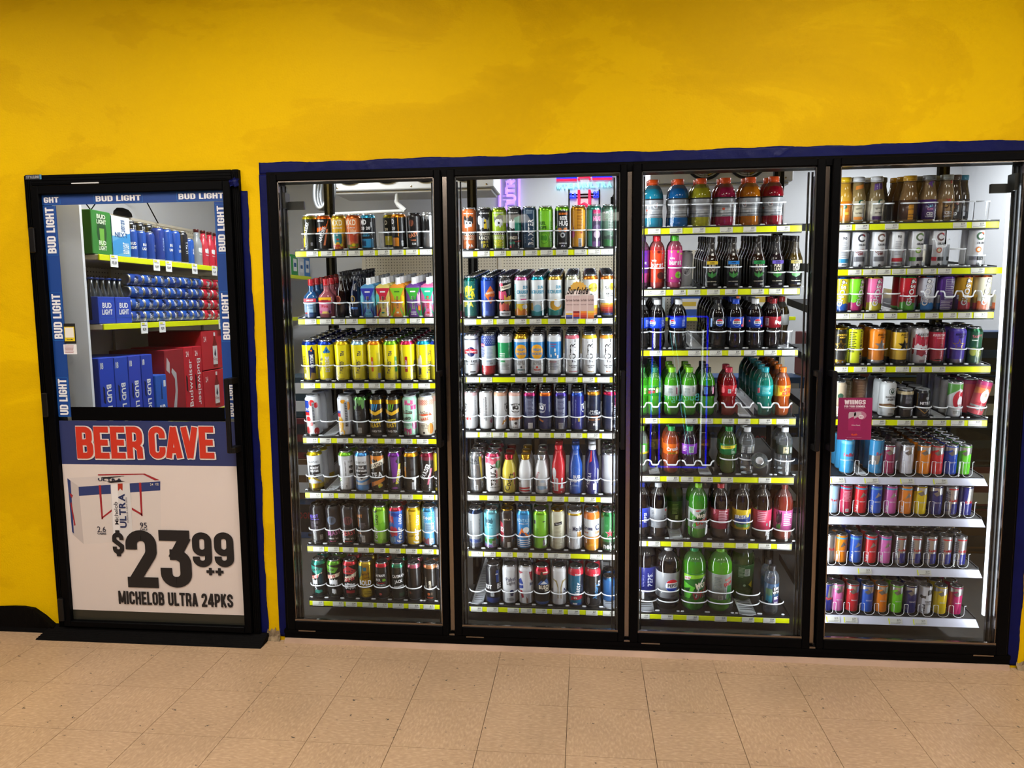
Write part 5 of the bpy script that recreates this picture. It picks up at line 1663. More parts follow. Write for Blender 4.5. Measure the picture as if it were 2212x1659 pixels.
shelf(1, 2, dict(z=Z2b, rail=(285, 542, 1697, 548), rh=11, vm=320, kind='can19', lz=.415, rows=3,
      tags=TG((300, 425, 755, 905, 1045, 1230, 1390, 1530), '3.29 3.29 4.99 4.99 4.99 3.99')), [
    I(345, 'white can with red ribbon and blue hexagon', 'd4d7dc', [El(2, .58, 38, 44, 'n'), Po([(-34, .52), (-34, .62), (0, .66), (36, .62), (36, .52), (0, .56)], 'c82432'), Tx('Happy Thursday', 2, .59, 9, 'w', 0, .6), Tx('CRAIG RAZZ', 0, .35, 12, 'k', 0, .55), Tx('BLUEBERRY', 0, .28, 5, 'k'), Rc(8, .09, 26, 6, 'k')], bands=[(.86, .90, '6a6d74')], lid='s'),
    I(505, 'can with starry blue top and red foot', 'ccd2da', [('q', [[(x, v, -1.2), (x + 2.4, v, -1.2), (x + 2.4, v, 1.2), (x, v, 1.2)] for v in (.78, .82, .86, .90, .94) for x in np.arange(-48 + (v * 100 % 8), 48, 9)], 'w'), El(-26, .74, 30, 14, 'c82432'), Tx('HARD', -26, .74, 6, 'w'), Ln(-24, .58, 26, 50, 10, '2a4a9c'), Ln(10, .52, 30, 70, 12, 'a0b4c8'), Tx('24', 16, .3, 7, 'k')], bands=[(.72, 1, '23408c'), (.0, .24, 'b8202c')], lid='s'),
    I(660, 'white can with a green upper panel', 'd6d9dc', [Ln(-8, .4, 30, 60, 6, 'bcd6c4'), Tx('MULE', 24, .62, 12, '1f7a44', 90), Rc(-8, .35, 22, 7, '2a9a5c'), Ln(4, .22, 40, 30, 5, 'a0a8a8')], bands=[(.43, .80, '1f8f56')], lid='s', top='d9dce0'),
    I(812, 'blue can with orange disc and gold rim', 'd6dade', [El(2, .58, 58, 66, 'e8a41e'), Tx('HIGH', 2, .63, 12, '2f80b8', 0, .9), Tx('NOON', 2, .53, 12, '2f80b8', 0, .9), Tx('VODKA', 2, .33, 8, '4a4a4a', 0, .8, False), Tx('ICED TEA', 2, .28, 8, '4a4a4a', 0, .8, False), El(2, .205, 8, 10, '4a4a4a'), Tx('ORIGINAL', 2, .14, 7, '2a7a7a', 0, .8), Tx('355 ML', 0, .07, 4, '4a4a4a')], bands=[(.41, .81, '2f86c8')], top='c9a02a*', lid='a'),
    I(965, 'blue can with orange disc and silver rim', 'd6dade', [El(0, .58, 58, 66, 'e8a41e'), Tx('HIGH', 0, .63, 12, '2f80b8', 0, .9), Tx('NOON', 0, .53, 12, '2f80b8', 0, .9), Tx('VODKA', 0, .33, 8, '4a4a4a', 0, .8, False), Tx('SELTZER', 0, .28, 8, '4a4a4a', 0, .8, False), El(0, .205, 10, 11, 'd2382c'), Tx('PEACH', 0, .14, 8, 'd2382c', 0, .8), Tx('355 ML', 0, .07, 4, '4a4a4a')], bands=[(.41, .81, '2f86c8')], lid='s'),
    I(1125, 'blue and white can with tiny bottle pictures', 'd6dade', [Tx('PINEAPPLE', -4, .76, 4, 'r'), Tx('DRINKS', -4, .70, 4, 'r'), Rc(4, .62, 7, 14, 'w'), Rc(-14, .48, 6, 12, 'w'), Rc(6, .52, 6, 12, 'e'), Rc(16, .46, 8, 14, 'w'), Rc(-6, .34, 32, 6, 'd26a5a'), Ln(0, .25, 40, 40, 8, '8a9098')], bands=[(.41, .82, '2f86c8')], lid='s'),
] + [I(u, d, 'd3d5d8', [Tx('n\u00dcTRL', 4, .60, 25, '1a1a1c', 90, 1.02, False), Tx('Vodka Seltzer', 6, .24, 6, '2a2a2a', 0, .7), Tx('Real Juice', 6, .20, 5, '2a2a2a', 0, .7), Tx(fl_n, 6, .10, 6, fc, 0, .8)], top=tc, lid='s') for u, d, tc, fl_n, fc in (
    (1292, 'white can with thin vertical lettering and pink rim', 'd86a7c', 'Watermelon', 'd2404c'), (1455, 'white can with thin vertical lettering and yellow rim', 'd8b82a', 'Pineapple', 'a8882a'), (1620, 'white can with thin vertical lettering and orange rim', 'e0902a', 'Mango', 'd2702a'))])
CLAW = lambda x, fg, bg: [El(x, .58, 46, 46, fg), El(x, .58, 43, 43, bg), Zg(x - 14, x + 14, .59, 22, fg, 9), El(x + 4, .60, 8, 8, bg), Tx('WHITE CLAW', x, .665, 7, fg, 0, .72), Tx('HARD SELTZER', x, .49, 5, fg, 0, .72)]
shelf(1, 3, dict(z=Z2b, rail=(288, 1064, 1695, 1075), rh=10.5, vm=850, kind='claw', lz=.38, rows=3,
      tags=TG((290, 420, 540, 680, 820, 975, 1120, 1275, 1435, 1575), '3.29 3.29 3.29 3.29 3.29 3.29 3.29 3.29 2.69')), [
    I(340, 'white can with red fruit and faint pink rim', 'd3d4d6', CLAW(-36, '2a2a2c', 'd3d4d6') + [El(-8, .30, 22, 14, 'd23a3a'), Ln(26, .5, 6, 100, 14, 'a8a8ac')], top='d8b0b4'),
    I(482, 'white can with dense vertical fine print', 'd3d4d6', [Ln(4, .56, 9, 110, 30, '3a3a3c'), Ln(-6, .56, 5, 100, 26, '5a5a5c'), El(30, .24, 16, 22, 'b04a6a'), Tx('WC', -30, .5, 10, '3a3a3c', 90)]),
    I(620, 'white can with yellow fruit and orange rim', 'd3d4d6', CLAW(44, '2a2a2c', 'd3d4d6') + [Po([(6, .14), (26, .22), (34, .30), (14, .26)], 'e0a01e'), Ln(-20, .45, 8, 90, 16, '8a8a8c')], top='d8a88c'),
    I(757, 'white can with wave emblem and orange band', 'd3d4d6', CLAW(4, '2a2a2c', 'd3d4d6') + [Po([(-36, .24), (36, .30), (36, .38), (-36, .32)], 'e07a44'), Tx('RUBY', 4, .33, 6, '5a2a1a'), Tx('GRAPEFRUIT', 4, .28, 6, '5a2a1a', 0, .7), El(4, .19, 13, 13, '2a2a2c'), Tx('5% ALC', 0, .09, 5, '4a4a4c')], top='d8aca0'),
    I(895, 'navy can with grey text block and pink rim', '1c2350', [Rc(4, .60, 34, 86, '8a90a8'), Ln(4, .62, 30, 80, 14, '1c2350'), Bc(4, .13, 20, 26)[0], Ln(4, .13, 16, 22, 9, '9a9ca4')], top='b0306a*'),
    I(1040, 'navy can with round emblem and orange rim', '1f2a5c', CLAW(-20, 'w', '1f2a5c') + [Po([(-36, .27), (-10, .22), (-6, .26), (-36, .32)], 'e0844a'), Ln(26, .45, 4, 100, 12, '6a7090')], top='d6682a*'),
    I(1185, 'navy can with grey text block and violet rim', '1e2454', [Rc(2, .60, 38, 86, '9298b0'), Ln(2, .62, 34, 80, 14, '1e2454'), Rc(2, .13, 22, 28, '9a9ca4'), Ln(2, .13, 18, 24, 9, '5a5c64')], top='4a3a9c*'),
    I(1340, 'bright navy can with emblem edge and blue rim', '1a2478', CLAW(42, 'w', '1a2478') + [Ln(-6, .5, 4, 110, 16, '8a94c8'), Rc(8, .3, 8, 20, 'b09a3a')], top='3a5ac0*'),
    I(1490, 'blackish blue can with copper rim', '10182e', [El(0, .74, 44, 40, '1e2a44'), El(0, .74, 36, 32, '10182e'), Tx('BUD LIGHT', 4, .50, 5, 'w'), Tx('PLATINUM', 10, .44, 12, 'c8ccd4', 0, .7, False), Tx('SELTZER', 8, .36, 6, 'c8702a'), Tx('BLOOD ORANGE', 8, .28, 5, 'd2803a'), Tx('8%', 8, .17, 10, 'w')], top='c98a2a*', kind='can19'),
    I(1650, 'navy can with vertical lettering and magenta rim', '152040', [Tx('BUD LIGHT', 10, .60, 8, 'c8ccd4', 90, .7), Tx('PLATINUM', 22, .46, 12, 'c8ccd4', 90, .8, False), Tx('SELTZER', 25, .72, 9, 'b8285a', 90, .8), El(16, .13, 13, 13, 'a0a8b8')], top='c82a5a*', kind='can19'),
])
shelf(1, 4, dict(z=Z2b, rail=(280, 1652, 1680, 1682), rh=11, vm=1440, kind='can24', lz=.385, rows=2,
      tags=TG((305, 490, 635, 785, 945, 1105, 1255, 1405, 1560), '3.29 3.29 1.99 1.99 1.99 1.79')), [
    I(395, 'silver grey can with yellow stripe and barcode', '8f9094*', [Rc(-4, .78, 34, 30, '5a5c60'), Tx('TRULY', -4, .81, 10, 'k', 0, .9), Tx('HARD TEA', -4, .74, 6, 'k'), Po([(16, .90), (30, .90), (36, .3), (26, .3)], 'c9b02a'), Rc(40, .5, 16, 130, 'k'), Ln(-8, .45, 34, 60, 10, '6a6c70'), Rc(2, .13, 14, 26, 'c8c8ca'), Ln(2, .13, 10, 22, 8, 'k')], kind='can24'),
    I(550, 'white can with pink watermelon top and black lettering', 'd6d5d6', [Zg(-40, 40, .80, 36, 'd2506a', 9), El(0, .76, 20, 20, 'e07a8a'), El(30, .7, 30, 40, '3a7a4a'), Tx('TRULY', 4, .44, 24, '1a1a1c', 90, .92), Tx('WATERMELON', 20, .40, 6, 'r', 90), Tx('HARD SELTZER', 10, .14, 5, '3a3a3c')], top='c9486a*'),
    I(700, 'yellow aluminium bottle with black script lettering', 'dcc84a', [Tx('Coors', 0, .30, 24, '15130c', 74, .95, False), Tx('Coors', .6, .302, 24, '15130c', 74, .95, False), Rc(28, .36, 6, 50, 'b8402a'), El(26, .52, 10, 10, 'b8402a')], kind='alpint', cap='a82430*', rows=2),
    I(855, 'white aluminium bottle with red bands and gold cap', 'd9dadc', [Po([(-34, .10), (20, .13), (20, .17), (-34, .15)], 'c2242c'), Po([(-34, .05), (20, .06), (20, .10), (-34, .09)], 'c2242c'), Ln(26, .35, 6, 50, 9, 'a8a8ac'), Tx('M', -30, .3, 10, 'd')], kind='alpint', cap='c99a2a*', rows=2),
    I(1007, 'white aluminium bottle with blue mountains and silver cap', 'd9dadc', [Tx('Coors', -24, .46, 15, 'b8303a', 70, .8, False), Tx('LIGHT', -20, .28, 10, '5a5c64', 78, .8), Zg(-20, 26, .16, 24, '8fb0d0', 9), Po([(-10, .3), (4, .38), (18, .3)], 'b8c8dc')], kind='alpint', cap='s', rows=2),
    I(1165, 'red aluminium bottle with white emblem', 'c8202e', [El(-22, .44, 24, 50, 'd9dce0'), El(-16, .32, 24, 14, 'd9dce0'), Rc(-12, .20, 22, 60, 'd6d8dc'), Tx('KING OF BEERS', -12, .2, 5, 'r', 90), Po([(8, .12), (24, .12), (18, .24), (22, .34), (12, .34), (14, .24)], 'd9dce0'), Tx('16', 14, .05, 7, 'w')], kind='allong', cap='c8202e', rows=2, lz=.3),
    I(1325, 'blue aluminium bottle with white block lettering', '1c50a8', [Tx('BUD', 6, .37, 15, 'w', 0, .8), Tx('LIGHT', 2, .29, 15, 'w', 0, .8), Di(0, .50, 44, 40, '2a62bc'), Di(0, .50, 36, 32, '1c50a8'), Tx('BUD LIGHT', 4, .83, 4, 'w'), Ln(0, .19, 30, 8, 2, '8fb0e0')], kind='allong', cap='1c50a8', rows=2),
    I(1480, 'navy aluminium bottle with white cap and red ribbon', '20266e', [Po([(-16, .66), (-2, .70), (-2, .90), (-12, .90)], 'b8303a'), Tx('ULTRA', -14, .34, 15, 'w', 84, .8), El(4, .20, 34, 60, '3a4086'), El(4, .20, 28, 52, '20266e'), Rc(12, .17, 16, 30, 'd9dce0'), Po([(26, .0), (34, .0), (34, .5), (26, .56)], 'c9ccd8')], kind='allong', cap='d9dce0', rows=2),
    I(1645, 'silver and blue split can with script lettering', 'a9abb2', [Rc(-22, .5, 30, 180, '8f9094'), Rc(-4, .5, 5, 180, '8a5a5a'), Rc(22, .5, 46, 176, '1f2f86'), Tx('Michelob', 28, .35, 12, '8fa4dc', 80, .8, False), El(30, .8, 14, 20, 'c8ccdc')], lid='s'),
])
shelf(1, 5, dict(z=Z2c, rail=(340, 650, 1705, 698), rh=11, vm=440, kind='can24', lz=.37, rows=1,
      tags=TG((340, 460, 620, 770, 915, 1060, 1165, 1460, 1580), '3.29 3.29 2.79 2.99')), [
    I(385, 'grey can with navy foot and navy rim', '8e9194', [Ln(-18, .52, 8, 70, 12, '5a5c60'), Ln(24, .55, 8, 80, 12, '5a5c60'), Zg(-30, 30, .20, 24, '26407c', 9)], bands=[(0, .14, '3a3e4c')], top='1c2a44*', lid='s'),
    I(537, 'aqua can with dark swirls and green field', '6ab8c8', [Zg(-30, 16, .66, 60, '2a5a6a', 11), Zg(-24, 20, .60, 30, '8ad4e0', 9), Tx('OLD', -14, .73, 9, '2a6a7c'), Tx('BLOND', -8, .60, 10, '2a8a9c'), El(16, .5, 20, 110, '5aa4b4'), Zg(-36, 20, .22, 34, '3a8a3a', 9), Zg(-36, 30, .08, 20, '7a5a9c', 8), Bc(14, .14, 18, 28), Zg(26, 36, .3, 40, 'b83a3a', 5)], top='7ac4d2*'),
    I(685, 'black can with red edge and gold rim', '1c1416', [Po([(-36, .7), (-18, .66), (-14, .3), (-36, .1)], 'a8283c'), Tx('RED', -30, .5, 22, 'w', 0, .5), Tx('NYLA', 2, .76, 8, 'h'), Rc(6, .4, 22, 90, '2c2224'), Po([(-36, .26), (-20, .22), (-18, .0), (-36, .0)], 'a8283c'), Po([(26, .3), (36, .3), (36, .0), (22, .0)], 'a8283c'), Rc(8, .12, 14, 26, 'c8c8ca')], lid='a'),
    I(840, 'blue can with orange peak and white waves', '2a86c8', [Tx('MONTAUK', 0, .74, 17, '8fc4e8', 0, .55), Tx('SUMMER ALE', 0, .66, 5, 'w'), El(12, .50, 30, 30, 'e4e6e8'), Po([(-28, .32), (-8, .56), (10, .36), (22, .28), (30, .44), (36, .30), (10, .44), (-8, .42)], 'e0742a'), Po([(-14, .34), (-8, .46), (4, .36), (8, .30)], '23306a'), Rc(0, .24, 70, 4, 'w'), Rc(0, .19, 70, 4, 'w'), Rc(0, .14, 70, 4, 'w'), Rc(0, .09, 70, 3, 'w')], top='3a94d2*'),
    I(995, 'plain lime can with small black mark', '7cc02c', [Rc(-28, .70, 12, 18, 'k'), Rc(18, .72, 12, 4, 'k'), Ln(-14, .42, 16, 50, 8, '5a9a1e'), Bc(18, .18, 12, 30)], top='7cc02c*'),
    I(1155, 'cream can with small black plaque', 'cfccb4', [Po([(-14, .62), (22, .66), (22, .74), (-14, .70)], '17171a'), Tx('Genny', 4, .68, 8, 'w', 5, .8, False), Ln(2, .46, 36, 60, 9, 'aaa890'), Ln(0, .16, 44, 50, 8, 'aaa890')], top='cfccb4', lid='a'),
    I(1315, 'white can with gothic letters and gold rim', 'c9cbd0', [Tx('Modelo', 22, .56, 23, '1c2440', 0, .6), Zg(14, 34, .42, 40, 'b8862a', 9), Ln(-20, .4, 8, 60, 6, 'aaaeb4'), El(22, .24, 26, 30, 'b4b8be')], bands=[(.885, .93, 'c9a43a*')], lid='s'),
    I(1475, 'white and orange can with gothic letters', 'd2d4d6', [Tx('Corona', -22, .58, 19, '1c2a5a', 0, .6), Tx('C', 28, .60, 30, '1c2a5a', 0, .8), Tx('BREW', -26, .46, 8, 'd2703a', 0, .7), Tx('SUN', 28, .47, 12, 'd2922a', 0, .8), El(4, .10, 54, 34, 'e0a81e')], bands=[(.80, .96, 'e0782a'), (.0, .37, 'd98a1a')], lid='s'),
    I(1635, 'green can with red star and white letters', '1f6a34', [Tx('N  C', 0, .66, 11, '4a8a5a'), St(6, .46, 48, 'd9dce0'), St(6, .46, 42, 'a82430'), Tx('neke', 6, .14, 28, 'w', 0, .75), Rc(0, .14, 1, 1, 'k')], bands=[(.06, .24, '12301c')], top='2a7a40*'),
])
shelf(1, 6, dict(z=Z2c, rail=(305, 1174, 1697, 1224), rh=11, vm=960, kind='can24', lz=.36, rows=1,
      tags=TG((335, 485, 680, 805, 945, 1100, 1250, 1420, 1580), '1.49 1.49 1.99 2.79 1.99 1.49')), [
    G(405),
    I(553, 'black can with blue stripe and white letters', '15161c', [Rc(24, .72, 14, 60, '23479c'), Tx('BEST', -26, .44, 20, 'w', 4, .7), Tx('BE', 34, .46, 26, 'w', 0, .7), Rc(-2, .27, 16, 26, 'c9ccd0'), Ln(-2, .27, 13, 22, 7, '5a5c60'), Rc(20, .78, 12, 5, 'w')], bands=[(0, .16, '1c2f6a')]),
    I(707, 'white can with navy script lettering', 'd0d2d6', [Tx('Pabst', 8, .66, 19, '1c2a5a', 4, .8, False), Tx('Light', 8, .56, 15, '2a2a3a', 0, .9, False), El(12, .32, 20, 26, '1c2a5a'), Rc(12, .26, 14, 14, '1c2a5a'), Ln(6, .14, 36, 14, 3, '7a7c84')], lid='s'),
    I(858, 'white can with red stripe and blue ribbon', 'd0d0d4', [Po([(-40, .62), (-22, .70), (-10, .56), (-10, .44), (-40, .40)], '1f3f94'), Tx('Ribbon', -26, .53, 12, 'w', 10, .7, False), Rc(8, .5, 9, 170, '8a6a5a'), Po([(-28, .38), (-16, .38), (-8, .20), (-18, .18)], 'a8283c'), Po([(18, .86), (36, .86), (36, .60), (26, .66)], 'a8283c'), Rc(30, .54, 18, 20, 'd9dce0'), Tx('BE', 32, .54, 15, '1c2a5a'), Po([(-36, .88), (-10, .86), (-26, .80)], 'a8283c')], lid='s'),
    I(1010, 'black can with mountain badge and red rim', '17171a', [Po([(-20, .54), (-2, .66), (8, .62), (24, .70), (40, .54)], '3a5a94'), Po([(-6, .56), (10, .64), (26, .56)], 'd6dade'), Tx('BUSCH', 14, .48, 19, 'e', 0, .66), Tx('ICE', 26, .40, 13, 'e', 0, .9), El(0, .80, 12, 34, '3a2f20'), Rc(18, .86, 24, 6, 'e')], top='c2283c*', bands=[(.80, .885, 'c2283c'), (0, .10, '23509c')]),
    I(1170, 'white can with thin gold outlines', 'cfd0d2', [Po([(-30, .70), (-10, .66), (-2, .50), (-2, .2), (-6, .2), (-6, .48), (-14, .62), (-30, .67)], '9a8a5c'), Po([(36, .70), (16, .66), (8, .50), (8, .2), (12, .2), (12, .48), (20, .62), (36, .67)], '9a8a5c'), Tx('N', 32, .40, 24, '1c2a5a', 0, .7), Tx('al', -38, .40, 16, '1c2a5a')], lid='s'),
    I(1328, 'teal blue can with slanted lettering and red rim', '1c6484', [Tx('25oz', 10, .83, 10, 'w', 4, .9), Tx('Natty', 8, .45, 22, 'w', 84, .8), Tx('DADDY', 32, .44, 16, '3a3a5a', 86, .8), Rc(32, .5, 22, 120, '141a2c'), Tx('NIGHT', 33, .44, 11, '4a5a7a', 90), Po([(-26, .16), (34, .20), (30, .30), (-22, .26)], 'b8283c'), Tx('8%', -2, .23, 9, 'e'), Rc(-4, .08, 20, 8, 'w')], bands=[(.80, .96, 'c2283c'), (0, .10, '23407c')]),
    I(1485, 'black can with blue slanted lettering and red rim', '15161a', [Tx('25oz', 16, .83, 10, 'w', 4, .9), Tx('Natural', 16, .42, 20, '2f78b0', 82, .82), Tx('ICE', 34, .60, 15, 'd9dce0', 84, .9), Zg(-28, -14, .16, 40, 'b0b4bc', 6), Ln(-22, .3, 8, 30, 5, '8a8c94')], bands=[(.80, .96, 'c2283c')]),
    I(1645, 'short mid blue can set back', '3272b8', [Tx('KEYSTONE', 22, .46, 9, '8fb8e0', 90, .7), El(-6, .3, 26, 30, '2a64a8')], kind='can12', rec=.05, top='3a7ac0*', rows=1),
])

# ---------------------------------------------------------------- third door
def sport(u, d, liq, xg, **k):
    return I(u, d, liq, [Tx('G', xg, .45, 26, 'e8e8ec', 0, .9), Po([(xg + 4, .42), (xg + 9, .46), (xg + 6, .52)], 'd2402c'), Rc(-12, .30, 44, 8, 'b8bcc4*'), Rc(10, .22, 50, 5, '6a6e76'), Tx('ZERO SUGAR', xg - 2, .30, 6, 'd9dce2', 0, .7), El(xg - 34, .36, 12, 10, 'd2502c')],
             lab='a4a7ab', cap='e0521e', bands=[(.57, .60, '2a2c32'), (.26, .29, '6a6d72'), (.34, .36, 'c8cacd'), (.40, .42, '84878c')], rbase=liq, **k)


shelf(2, 0, dict(z=Z3a, rail=(147, 722, 1585, 692), rh=12, vm=520, kind='sport', lz=.47, rows=1, wire=True,
      tags=TG((205, 400, 605, 850, 1060, 1360), '3.19')), [
    sport(250, 'light teal sports drink bottle with orange cap', '1f8fae', 6),
    sport(475, 'deep blue sports drink bottle with orange cap', '1468ac', -60),
    sport(675, 'yellow green sports drink bottle with orange cap', 'b4b028', -66),
    sport(890, 'raspberry sports drink bottle with orange cap', 'a81c4a', 24),
    sport(1113, 'orange sports drink bottle with orange cap', 'd07a14', -30),
    sport(1320, 'dark red sports drink bottle with orange cap', '9c1228', -18),
])


def puretea(u, d, band, **k):
    return I(u, d, k.pop('liq', '2c1a12'), [Rc(0, .50, 46, 14, band), Tx('ICED', 0, .50, 6, 'k'), Tx('PURE', 0, .43, 13, 'e', 0, .66, False), Tx('LEAF', 0, .36, 13, 'e', 0, .66, False), Po([(0, .20), (-16, .24), (-20, .32), (-6, .28)], '3a8a3a'), Po([(0, .20), (16, .24), (20, .32), (6, .28)], '3a8a3a'), Po([(0, .19), (-5, .27), (0, .34), (5, .27)], '4aa04a'), Tx('REAL BREWED', 0, .13, 4, 'e'), Rc(14, .07, 14, 8, '8a8a8a')],
             lab='101210', kind='tea', cap=k.pop('cap', '17110e'), fill=.66, labz=(.06, .54), **k)


shelf(2, 1, dict(z=Z3a, rail=(140, 1277, 1580, 1250), rh=12, vm=1080, kind='tea', lz=.42, rows=5,
      tags=TG((140, 250, 430, 560, 735, 895, 1130, 1290, 1425), '1.99 1.99 1.99 2.89')), [
    I(152, 'purple labelled bottle half hidden by the door frame', '6a3a5a', [Tx('st', 10, .5, 14, 'w'), Rc(6, .66, 60, 10, '5a2a9c')], lab='6a2a9c', kind='bubly', cap='4a2a6a', rows=1, bands=[(.12, .3, 'd24a9c')]),
    I(285, 'orange red labelled bottle with red cap', 'b03a3a', [Tx('bubly', -16, .54, 9, 'w', 0, .8), Tx('burst', -2, .46, 22, 'w', 0, .8), El(14, .25, 30, 30, '5a1a12'), El(-20, .70, 10, 10, '9c1a1a'), El(4, .70, 14, 12, '6a1a1a'), El(22, .68, 10, 10, '9c1a1a')], lab='e0401c', kind='bubly', cap='c8202c', rows=1),
    I(443, 'hot pink labelled bottle with green cap', 'b84a6a', [Tx('bubly', -14, .58, 9, 'w', 0, .8), Tx('burst', 0, .50, 22, 'w', 0, .8), El(14, .26, 28, 30, '8ccf2b'), Tx('LIME', 14, .26, 5, 'g'), El(-18, .70, 8, 8, 'a8d83a'), El(10, .70, 10, 10, 'a8d83a'), El(26, .66, 8, 8, 'a8d83a'), El(-14, .2, 6, 6, 'a8d83a'), El(24, .16, 8, 8, 'f0a0d0')], lab='e4459c', kind='bubly', cap='4ab02a', rows=1),
    I(565, 'pale grey can with round emblem, set back', 'b4b6b8', [El(4, .45, 40, 44, 'e6e7ea'), El(4, .45, 34, 38, 'b4b6b8'), Tx('MUSE', 4, .45, 13, 'd', 60, .8)], kind='can16', rec=.10, rows=0),
    puretea(770, 'black labelled tea bottle with yellow band', 'd8b82a'),
    puretea(960, 'black labelled tea bottle with blue band', '2a7ac8'),
    puretea(1185, 'black labelled tea bottle with green band', '2a8a4a'),
    puretea(1350, 'black labelled tea bottle with violet band', '5a4a9c', liq='241a20', lz=.3),
    puretea(1515, 'black labelled tea bottle with olive band', '8a7a2a', liq='4a3a16', lz=.3),
])


def cola(u, d, liq, lab, cap, pr=(), **k):
    return I(u, d, liq, list(pr), lab=lab, kind=k.pop('kind', 'pet20'), cap=cap, **k)


def pepsi(x, v, r=26, txt='PEPSI', tc='k'):
    return [El(x, v, r + 3, r + 3, '8fb4e8'), El(x, v, r, r, 'e8e8ea'), ('p', [(x + r / 2 * math.cos(a), v, r / 2 * math.sin(a)) for a in np.linspace(.42, math.pi - .42, 12)], 'c8202c'), ('p', [(x + r / 2 * math.cos(a), v, r / 2 * math.sin(a)) for a in np.linspace(math.pi + .42, 2 * math.pi - .42, 12)], '1c3fa8'), Tx(txt, x, v, r * .27, tc, 0, .82)]


shelf(2, 2, dict(z=Z3b, rail=(135, 278, 1533, 276), rh=11, vm=60, kind='pet20', lz=.36, rows=3,
      tags=TG((220, 565, 755, 925, 1065, 1245, 1405), '1.99')), [
    cola(150, 'blue labelled cola bottle cut by the door frame', '140f10', '1c44c8', 'd9dce0', [Ln(20, .53, 14, 30, 6, '8fa4e8')], rows=4),
    cola(285, 'blue labelled cola bottle with white cap', '140f10', '1c44c8', 'd9dce0', pepsi(-22, .535) + [Ln(24, .53, 18, 30, 6, '8fa4e8')], rows=4),
    cola(475, 'blue labelled cola bottle with white cap and barcode', '140f10', '1c44c8', 'd9dce0', pepsi(-28, .535) + [Ln(18, .53, 14, 30, 6, '8fa4e8'), Rc(-44, .53, 10, 24, 'w')], rows=1),
    G(640),
    cola(825, 'black labelled cola bottle with round emblem', '120e0e', '15161c', '15151a', pepsi(4, .535, 30) + [Rc(-30, .53, 8, 36, '8fb4e8'), Rc(34, .53, 8, 36, '8fb4e8')], rows=5, rbase='0e0c0c'),
    cola(982, 'cherry cola bottle with bright blue cap', '140d0e', '2446b8', '1d49c4', pepsi(2, .535, 32) + [El(26, .47, 12, 12, 'd23048'), Rc(36, .53, 14, 40, 'e8b0c0')], rows=3),
    cola(1155, 'navy labelled cola bottle with white cap', '140d10', '243c94', 'd9dce0', pepsi(6, .535, 28, 'PEPSI') + [El(-26, .56, 8, 8, 'd23048'), El(24, .46, 8, 8, 'd23048')], rows=3),
    cola(1315, 'maroon labelled soda bottle with maroon cap', '1c0c0c', '8c1826', '7c1420', [Tx('Dr', 12, .54, 14, 'w', 0, .8), Tx('Pepper', 30, .53, 14, 'w', 4, .8), Rc(-28, .54, 14, 32, 'c8b0b0'), Ln(-28, .54, 11, 28, 6, '5a2a2a')], rows=1),
    cola(1430, 'grey labelled soda bottle set back', '3a2c18', '9a9c9a', '8a2a2a', [Rc(-16, .53, 12, 28, 'c8c8c8')], rec=.08, rows=1),
])
shelf(2, 3, dict(z=Z3b, rail=(130, 881, 1513, 892), rh=11.5, vm=655, kind='pet20', lz=.22, lane='cup', rows=2,
      tags=TG((180, 538, 675, 865, 1010, 1200, 1355), '1.99')), [
    cola(145, 'green soda bottle cut by the door frame', '3aa01e', '3aa824', '2a8a3a', [Ln(14, .53, 12, 30, 5, 'c8e8a0')], rows=4),
    cola(265, 'green soda bottle with dark green cap', '4aa81e', '2f8a2a', '1f6a4a', [Po([(-34, .46), (0, .50), (4, .62), (-34, .58)], '1a4a1a'), Tx('DEW', -18, .50, 12, 'c82a2a', 10, .9), Tx('MTN', -16, .57, 9, 'e', 10), Zg(0, 26, .55, 30, '8ac83a', 8), El(6, .54, 10, 20, 'e')], rows=3),
    cola(417, 'green soda bottle with silver label and lime cap', '4aa822', 'b4bcb8', '7cc21e', [Rc(18, .53, 8, 32, '8a3a5a'), Ln(-8, .53, 20, 30, 6, '7a8a84')], rows=2),
    cola(570, 'green soda bottle with pale label and lime cap', '4aa822', 'c0c6c2', '7cc21e', [Rc(16, .56, 10, 22, '8a9290'), Ln(-8, .53, 24, 30, 6, '8a9a94')], rows=2),
    cola(730, 'green soda bottle with black label', '3f9a1e', '1c2018', '17241a', [Rc(-8, .54, 14, 32, '5a8ac0'), Ln(-8, .54, 11, 28, 6, '1c2018'), Rc(22, .54, 8, 30, 'd98ab0')], rows=2),
    cola(920, 'cherry red soda bottle with pink red cap', '8c141c', 'c4202e', 'b82a40', [Rc(0, .53, 12, 18, 'd9dce0'), Ln(0, .53, 9, 14, 5, 'k'), Zg(-36, -18, .54, 30, 'e8505a', 6), Tx('RED', 30, .53, 10, 'w', 80)], rows=1),
    G(1065),
    cola(1245, 'teal soda bottle with teal label', '1f8a7a', '1f9ca0', '1f94a0', [Ln(2, .56, 34, 22, 4, '8ad8d8'), Rc(2, .49, 36, 10, '4ab4b8'), Zg(-36, -24, .54, 30, 'b03a4a', 5)], rows=5),
    cola(1400, 'orange soda bottle with yellow flame label', 'b0501a', 'e0962a', 'd9701c', [Po([(-24, .62), (0, .52), (-10, .45), (-24, .43)], 'e8c83a'), Tx('MTN', 14, .57, 12, 'c82a2a', 12, .8), Tx('DEW', 16, .50, 14, 'c82a2a', 12, .9), El(-10, .56, 12, 20, 'e87a1c')], rows=5),
])
